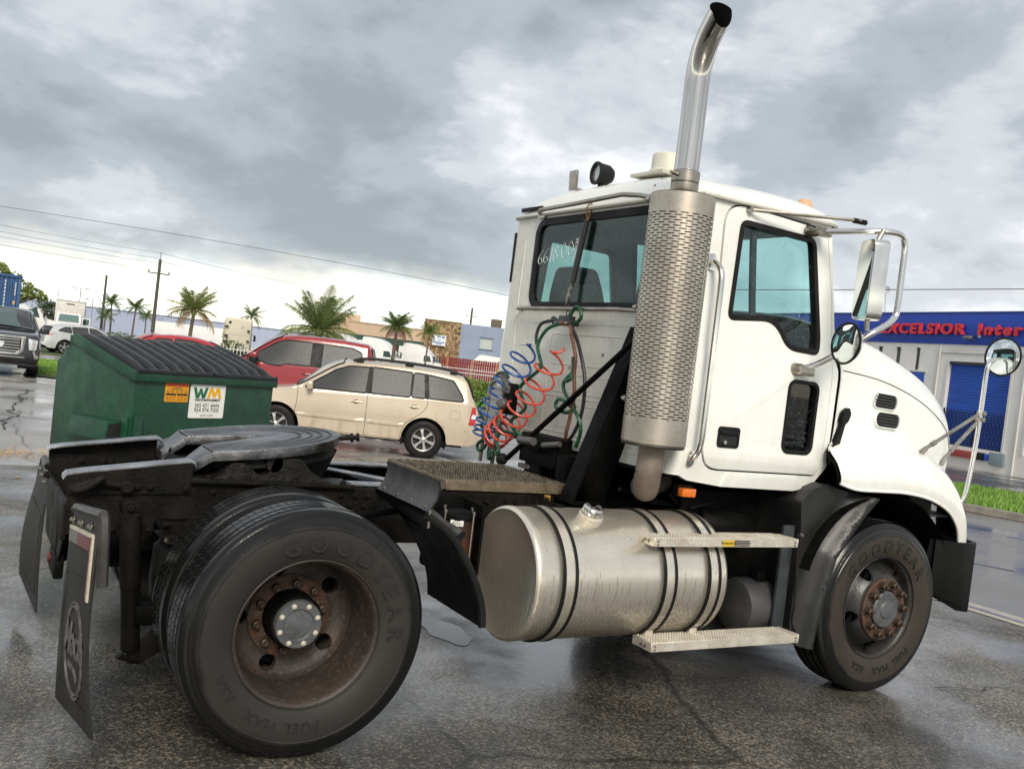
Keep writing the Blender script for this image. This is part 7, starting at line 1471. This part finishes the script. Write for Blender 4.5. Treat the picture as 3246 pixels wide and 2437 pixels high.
# white tractor with sloping fairing beside the container
sw = mat('olive_panel', (.25, .29, .17), .6)
t2 = sleeper('white tractor with sloped roof fairing beside the blue container', (3.9, 80.6, gz(80.6)), -8, wht, 3.0)
MB().bx(-1.7, .35, -1.235, -1.205, .9, 2.25).build('olive_side_panel', sw, t2, bev=.01)
# blue container on a chassis
ctn = empty('shipping_container', (.50, 56.1, gz(55)), R(-92), 'blue corrugated shipping container high behind the charcoal suv', 'container')
cb = mat('container_blue', (.022, .085, .22), .5, c2=(.018, .06, .15), sc=1.5, fine=(.03, .07, .13))
b = MB(); prof_ = []; k = 0; x_ = -1.16
while x_ < 1.16: prof_ += [(x_, 0), (x_+.09, 0), (x_+.12, .05), (x_+.20, .05)]; x_ += .24
b.grid([[(3.0-d_, a, 1.28) for a, d_ in prof_], [(3.0-d_, a, 3.82) for a, d_ in prof_]]); b.build('front_end', cb, ctn, smooth=False)
MB().bx(-3.0, 2.94, -1.2, 1.2, 1.26, 3.85).build('container_box', cb, ctn)
for y_ in (-1.21, 1.21): MB().bx(2.9, 3.06, y_-.08, y_+.08, 1.2, 3.9).build('corner_post', cb, ctn, bev=.01)
for z_ in (1.22, 3.86): MB().bx(2.92, 3.06, -1.2, 1.2, z_-.07, z_+.07).build('end_rail', cb, ctn, bev=.01)
for y_ in (-1.21, 1.21):
    for z_ in (1.2, 3.86): MB().box((3.03, y_, z_), (.18, .18, .13)).build('corner_casting', mat('casting_dark', (.03, .05, .09), .6), ctn)
wmk = mat('container_white', (.6, .6, .58), .6)
for k in range(11): MB().bx(3.004, 3.010, .50, .56, 1.6+.19*k, 1.6+.19*k+.12).build('faded_marking', wmk, ctn)
for k in range(6): MB().bx(3.004, 3.010, .99, 1.05, 2.85+.12*k, 2.85+.12*k+.08).build('faded_marking', wmk, ctn)
MB().bx(3.004, 3.012, .95, 1.06, 2.35, 2.55).build('placard', mat('placard_orange', (.55, .28, .08), .6), ctn); MB().bx(3.004, 3.012, .95, 1.06, 2.0, 2.2).build('placard', wmk, ctn)
MB().bx(-5, 4.2, -.5, .5, .75, 1.2).build('chassis', black_m, ctn); road_wheels(ctn, (-3.5, -2.2))
# white van roof behind the red fence
vn = empty('panel_van', (43.5, 75.5, gz(75)), R(150), 'white van roof showing above the red fence', 'van')
b = MB(); b.plate(rpoly([(-2.6, .5), (-2.6, 2.9), (1.2, 3.1), (1.8, 2.4), (2.4, 1.6), (2.5, .5)], [.05, .3, .3, .3, .2, .1], 4), lambda a, c, d: (a, 1.0-d, c), 2.0); b.build('body', wht, vn, bev=.15); MB().bx(-2.0, -.6, 1.001, 1.03, 2.0, 2.6).build('side_window', MATS['cab_dark_glass'], vn); MB().bx(-2.62, -2.45, -1.02, 1.02, 2.35, 2.7).build('brown_panel', mat('brown_panel', (.25, .13, .09), .6), vn); road_wheels(vn, (1.6, -1.7), .36)
# ================================================================ FENCES
fen = empty('red_fence', (34.9, 66.6, gz(66.4)), math.atan2(64.9-66.37, 37.92-35.18), 'weathered red timber fence in front of the blue office block', 'fence')
rf = mat('fence_red', (.19, .022, .018), .75, c2=(.12, .018, .015), sc=2, stretch=(3, 3, .4)); rf2 = mat('fence_orange', (.30, .12, .045), .75); n_ = 44
pm1 = None
for k in range(n_):
    if k % 11 in (2,): m_ = rf2
    else: m_ = rf
    o = MB().bx(-.085, .085, -.012, .012, .05, 2.42).build('board', m_, fen, bev=.006); o.location = (-.9+.19*k, .03*(k % 2), -.03+.05*random.random())
for z_ in (.5, 2.0): MB().bx(-1, 7.6, .05, .10, z_, z_+.1).build('fence_rail', rf, fen)
cl_ = empty('rail_fence', (20.0, 51.3, gz(50)), math.atan2(47.48-49.16, 28.08-24.88), 'grey pipe rail fence behind the gold suv', 'fence')
gp_ = mat('galvanised', (.36, .37, .36), .4, .6)
for k in range(8): MB().cyl((1.9*k, 0, 0), (1.9*k, 0, 1.62), .03, n=8).build('fence_post', gp_, cl_)
for z_ in (1.58, 1.35): MB().cyl((0, 0, z_), (13.3, 0, z_), .024, n=8).build('fence_rail', gp_, cl_)
pf = empty('picket_fence', (17.5, 79.5, gz(79)), R(-8), 'white picket fence under the orange-leaved palm', 'fence')
for k in range(20): MB().cyl((.3*k, 0, 0), (.3*k, 0, 1.25+.12*(k % 3)), .035, n=6).build('picket', wht, pf)
for z_ in (.5, 1.0): MB().bx(0, 5.8, -.03, .03, z_, z_+.06).build('fence_rail', wht, pf)
# ================================================================ POLES AND WIRES
wood = mat('pole_wood', (.085, .075, .055), .85, c2=(.06, .075, .055), sc=1, stretch=(3, 3, .3))
def pole(loc, h, r_, label, arms=True, m_=None):
    p_ = empty('utility_pole', loc, 0, label, 'utility pole', None); m_ = m_ or wood
    MB().cyl((0, 0, 0), (0, 0, h), r_, r_*.7, 10).build('shaft', m_, p_)
    if arms:
        b_ = MB(); b_.bx(-1.0, 1.0, -.06, .06, h-1.45, h-1.33); b_.build('cross_arm', m_, p_)
        for x_ in (-.95, .95): MB().lathe([(0, .25), (.05, .22), (.09, .1), (.05, 0)], (x_, 0, h-1.33), (0, 0, 1), 8).build('insulator', mat('insulator_grey', (.2, .2, .2), .4), p_)
        MB().cyl((0, 0, h), (0, 0, h+.7), .03, n=6).build('finial', m_, p_)
    return p_
pole((15.55, 93.75, gz(93.7)), 8.9, .20, 'tall wooden utility pole carrying wires left of the orange palm')
pole((12.2, 104.36, gz(104)), 7.2, .16, 'plain bare pole left of the main utility pole', False)
pole((72.9, 136.9, gz(137)), 11.8, .25, 'distant utility pole above the stone-clad wall')
for i, (x_, y_, h, lb) in enumerate(((14.0, 144.4, 6.9, 'twin-head lamp post behind the box truck'), (15.7, 144.2, 5.5, 'shorter twin-head lamp post right of the box truck'))):
    p_ = empty('lamp_post', (x_, y_, gz(y_)), 0, lb, 'lamp post'); MB().cyl((0, 0, 0), (0, 0, h), .08, n=8).build('shaft', gp_, p_); MB().bx(-1.1, 1.1, -.05, .05, h-.05, h+.05).build('lamp_arm', gp_, p_)
    for s_ in (-1, 1): MB().bx(s_*.9-.3, s_*.9+.3, -.15, .15, h-.02, h+.12).build('lamp_head', gp_, p_)
for i, (x_, y_, h, lb) in enumerate(((5.4, 120, 5.6, 'thin pole left of the far dark trees'), (6.6, 122, 6.2, 'thin pole in front of the far dark trees'), (9.3, 122, 6.0, 'thin pole right of the far dark trees'), (4.6, 118, 4.6, 'short thin pole above the sloped fairing'))): pole((x_, y_, gz(y_)), h, .07, lb, False, gp_)
wire_m = mat('wire', (.09, .09, .095), .6)
def wire(a_, c_, sag, r_, label, n=24):
    b_ = MB(); a_, c_ = V(a_), V(c_); b_.tube([a_.lerp(c_, i/n)-V((0, 0, sag*4*(i/n)*(1-i/n))) for i in range(n+1)], r_, 5); o_ = b_.build('power_line', wire_m); tag(o_, label, 'wire')
wire((-3.0, 65.4, 7.6), (38.5, 53.3, 5.95), -.35, .017, 'topmost single wire crossing the slate clouds')
for z_, dz_, nm in ((6.73, 8.7, 'highest wire ending at the wooden pole top'), (6.30, 8.15, 'second wire below the pole top'), (5.96, 7.7, 'third wire meeting the pole cross arm'), (5.43, 7.0, 'lowest wire on the left of the pole')):
    wire((-2.2, 68.0, z_+.05), (15.55, 93.75, dz_-.6), .1, .013, nm)
wire((15.55, 93.75, 8.1), (72.9, 136.9, 9.7), 1.0, .018, 'upper wire running right from the wooden pole'); wire((15.55, 93.75, 7.3), (72.9, 136.9, 9.0), 1.2, .018, 'middle wire running right from the wooden pole'); wire((15.55, 93.75, 6.4), (72.9, 136.9, 8.6), 1.2, .016, 'low wire running right from the wooden pole')
wire((17.35, 18.7, 4.43), (24.6, 7.0, 5.45), .03, .013, 'single dark wire above the blue parapet')
# ================================================================ PLANTS
def leafmat(name, a, c_, sc=1.5, tr=.25):
    m_ = mat(name, a, .5, c2=c_, sc=sc, lo=.3, hi=.7); m_.node_tree.nodes['Principled BSDF'].inputs['Subsurface Weight'].default_value = 0
    return m_
bark = mat('palm_bark', (.16, .13, .095), .9, c2=(.10, .08, .06), sc=4, stretch=(1, 1, 6), bump=.8, bsc=12)
def frond_mesh(L, droop, nl, wl_, m_, twist=.5):
    b_ = MB(); pts = []
    for i in range(15):
        t_ = i/14; pts.append(V((L*(t_-.12*droop*t_**3), 0, L*(.32*t_-droop*t_*t_*.62))))
    b_.tube(pts, [.035*(1-.85*i/14) for i in range(15)], 5)
    for i in range(nl):
        t_ = .12+.88*i/nl; k = min(13, int(t_*14)); c_ = pts[k].lerp(pts[k+1], t_*14-k); d_ = (pts[k+1]-pts[k]).normalized()
        ll = wl_*math.sin(PI*min(1, .18+t_*.80))**.7*(.8+.4*random.random())
        for s_ in (-1, 1):
            out = (V((0, s_, 0))*.85+d_*.55+V((0, 0, .18-.35*droop-.25*random.random()))).normalized(); tip = c_+out*ll*.55; tip2 = c_+out*ll*.8+V((0, 0, -ll*(.38+.45*droop*random.random()))); w_ = d_*.012*(L/2.5)+V((0, 0, .006))
            b_.add([c_-w_, c_+w_, tip+w_*.9, tip-w_*.9, tip2], [(0, 1, 2, 3), (3, 2, 4)])
    o_ = b_.build('frond', m_, smooth=False, fix=False); me = o_.data; bpy.data.objects.remove(o_); return me
pg1 = leafmat('palm_green', (.11, .165, .035), (.20, .22, .06)); pg2 = leafmat('palm_dark', (.065, .115, .028), (.12, .16, .045)); po = leafmat('palm_orange', (.34, .20, .05), (.22, .17, .05)); py = leafmat('palm_yellowing', (.20, .17, .045), (.11, .14, .04)); pd = leafmat('palm_dead', (.20, .12, .06), (.13, .085, .05))
def palm(loc, h, L, n, label, mats_, trunk_r=.13, lean=(.1, .05), seed=1, droop=(.35, 1.25)):
    random.seed(seed); p_ = empty('palm_tree', loc, 0, label, 'palm')
    path_ = [V((lean[0]*h*(t/8)**2*1., lean[1]*h*(t/8)**2, h*t/8)) for t in range(9)]
    b_ = MB(); b_.tube([path_[min(8, i//3)].lerp(path_[min(8, i//3+1)], (i % 3)/3) for i in range(25)], [trunk_r*(1.25-.45*i/24)*(1.06 if i % 2 else .96) for i in range(25)], 9); b_.build('trunk', bark, p_)
    top_ = path_[-1]
    b_ = MB(); b_.lathe([(0, -.3), (trunk_r*1.3, -.2), (trunk_r*1.5, 0), (trunk_r, .25), (0, .4)], top_, (0, 0, 1), 10); b_.build('crown_shaft', mats_[0], p_)
    ms = {}
    for i in range(n):
        u = i/n; a = i*2.399+random.random()*.5; el = 1.45-2.0*u+random.gauss(0, .08)
        kind = 0 if u < .55 else (1 if u < .8 else 2); dr_ = droop[0]+(droop[1]-droop[0])*u
        key = (kind, i % 3)
        if key not in ms: ms[key] = frond_mesh(L*(.85+.12*(i % 3)), dr_, 50, L*.34, mats_[kind])
        o_ = link('frond', ms[key], p_); o_.location = top_+V((0, 0, .05)); o_.rotation_euler = (0, -el*.75, a); o_.scale = (1, 1, 1)
    return p_
palm((13.87, 68.63, gz(68.6)), 3.55, 2.15, 28, 'coconut palm with orange lower fronds beside the utility pole', (pg1, py, po), .14, (.04, .0), 3)
palm((18.0, 52.0, gz(52)), 2.8, 2.9, 30, 'broad coconut palm rising behind the red pickup', (pg2, pg1, py), .2, (.03, 0), 5, (.25, 1.1))
palm((30.3, 68.7, gz(68.7)), 4.3, 1.7, 32, 'shaggy palm standing before the white sleeper tractors', (pg2, pg1, pd), .15, (.02, 0), 8, (.5, 1.5))
palm((34.9, 72.1, gz(72)), 4.3, 1.35, 18, 'slim palm in front of the stone-clad bay', (pg1, pg1, py), .08, (.02, .0), 11)
palm((13.1, 104.2, gz(104)), 4.3, 1.5, 14, 'small palm right of the plain bare pole', (pg2, pg2, pg2), .09, (-.03, 0), 13, (.5, 1.4))
palm((14.5, 99.0, gz(99)), 3.9, 1.6, 14, 'small palm just left of the wooden utility pole', (pg2, pg2, pg2), .09, (.03, 0), 17, (.5, 1.4))
palm((12.3, 103.0, gz(103)), 2.8, 1.3, 12, 'low palm at the foot of the plain bare pole', (pg2, pg2, pg1), .09, (.02, 0), 19, (.5, 1.4))
palm((15.6, 98.4, gz(98.4)), 3.2, 1.0, 12, 'little bright palm at the foot of the wooden pole', (pg1, pg1, pg1), .07, (.0, 0), 23)
palm((29.6, 111, gz(111)), 4.9, 1.9, 14, 'palm peeking over the cream sleeper tractor', (pg2, pg2, pg2), .1, (.0, 0), 29, (.5, 1.4))
def leaf_cloud(b_, c_, rx, ry, rz_, n, ls):
    for i in range(n):
        while True:
            q = V((random.uniform(-1, 1), random.uniform(-1, 1), random.uniform(-1, 1)))
            if q.length < 1: break
        q = q.normalized()*(q.length**.45); p_ = V(c_)+V((q.x*rx, q.y*ry, q.z*rz_)); a = V((random.gauss(0, 1), random.gauss(0, 1), random.gauss(0, .6))).normalized(); e_ = a.cross(V((random.gauss(0, 1), random.gauss(0, 1), random.gauss(0, 1)))).normalized(); l = ls*(.6+.8*random.random())
        b_.v += [tuple(p_-a*l), tuple(p_+e_*l*.5), tuple(p_+a*l), tuple(p_-e_*l*.5)]; k = len(b_.v); b_.f.append((k-4, k-3, k-2, k-1))
def fast(b_, name, m_, parent):
    me = bpy.data.meshes.new(name); me.from_pydata(b_.v, [], b_.f); me.materials.append(m_); return link(name, me, parent)
tg = leafmat('tree_leaf', (.12, .17, .028), (.19, .23, .05), .7); tg2 = leafmat('tree_leaf_dark', (.05, .085, .025), (.08, .12, .04), .4)
def tree(loc, h, clumps, label, m_, ls=.14, seed=2, n=420):
    random.seed(seed); t_ = empty('broadleaf_tree', loc, 0, label, 'tree'); b_ = MB(); top_ = V((0, 0, h*.45)); b_.tube([(0, 0, 0), (.05, .03, h*.2), tuple(top_)], [.22, .17, .13], 8)
    for c_, r_ in clumps: b_.tube([tuple(top_), tuple(top_.lerp(V(c_), .55)+V((0, 0, -.15))), tuple(V(c_))], [.11, .07, .03], 6)
    b_.build('trunk', mat('tree_bark', (.075, .058, .042), .9, c2=(.05, .04, .03), sc=5, bump=.6), t_)
    b_ = MB()
    for c_, r_ in clumps: leaf_cloud(b_, c_, r_, r_, r_*.62, int(n*r_*r_), ls)
    fast(b_, 'crown', m_, t_); return t_
random.seed(4)
tree((1.5, 71.5, gz(71)), 6.0, [((-2.0, 0, 4.6), 1.1), ((-.6, -.3, 4.9), .9), ((.5, .2, 4.4), .75), ((1.2, 0, 3.9), .75), ((2.0, -.2, 3.5), .65), ((1.0, .3, 3.0), .6), ((-.4, .4, 3.6), .9), ((2.5, -.4, 3.3), .4), ((-1.4, .2, 3.4), 1.0), ((.5, -.2, 2.6), .5), ((1.5, .1, 3.4), .6)], 'spreading green tree behind the blue container', tg, .13, 6, 520)
tree((7.6, 112, gz(112)), 4.6, [((-.3, 0, 3.6), 1.0), ((.5, 0, 3.0), 1.1), ((-.9, .2, 2.4), 1.1), ((.9, .1, 2.0), 1.0), ((-1.8, 0, 1.6), 1.0)], 'dark far tree left of the box truck', tg2, .14, 9, 380)
tree((4.2, 118, gz(118)), 3.4, [((-.6, 0, 2.2), 1.0), ((.6, 0, 2.1), 1.1), ((1.6, .2, 1.8), .9), ((2.6, .1, 1.9), .9)], 'low far tree line above the sloped fairing', tg2, .14, 10, 380)
hl_ = leafmat('hedge_leaf', (.10, .19, .022), (.17, .26, .045), 3); hd_ = leafmat('far_hedge_leaf', (.07, .10, .02), (.11, .14, .035), 2)
def hedge(loc, rz_, clumps, label, m_, ls=.05, n=900, seed=5):
    random.seed(seed); h_ = empty('hedge', loc, rz_, label, 'hedge'); b_ = MB()
    for c_, r_ in clumps: leaf_cloud(b_, c_, r_*1.15, r_, r_*.85, int(n*r_*r_/.16), ls)
    fast(b_, 'foliage', m_, h_); b_ = MB()
    for c_, r_ in clumps: b_.tube([(c_[0], c_[1], 0), (c_[0]+.1, c_[1], c_[2])], [.03, .012], 5)
    b_.build('stem', MATS['tree_bark'], h_); return h_
hedge((16.7, 31.3, gz(31)), math.atan2(-.62, 1.16), [((-.3, 0, .75), .42), ((.25, .0, .95), .46), ((.8, -.1, .9), .46), ((1.35, 0, .85), .45), ((1.9, 0, .8), .45), ((.5, -.25, .5), .42), ((1.1, -.25, .5), .42), ((1.7, -.2, .45), .42), ((-.1, -.2, .42), .38), ((2.4, 0, .75), .45)], 'bright green clipped hedge between gold suv and cab', hl_, .045, 700)
hedge((12.9, 100.5, gz(100)), -.1, [((0, 0, .7), .8), ((1.0, 0, .8), .8), ((2.0, 0, .6), .8), ((3.0, .1, .55), .8), ((-1.0, 0, .6), .7)], 'olive hedge below the small far palms', hd_, .12, 60, 8)
hedge((20.0, 80.5, gz(80)), 0, [((0, 0, 1.3), .6), ((.7, 0, 1.2), .5), ((-.6, 0, 1.1), .5)], 'dark shrub below the orange palm behind the picket fence', hd_, .1, 90, 12)
random.seed(21)
grass('hedge_grass', 5000, lambda: (16.2+3.2*random.random(), 29.3+1.6*random.random()), .22, 0, 'tufted grass along the foot of the bright green hedge')
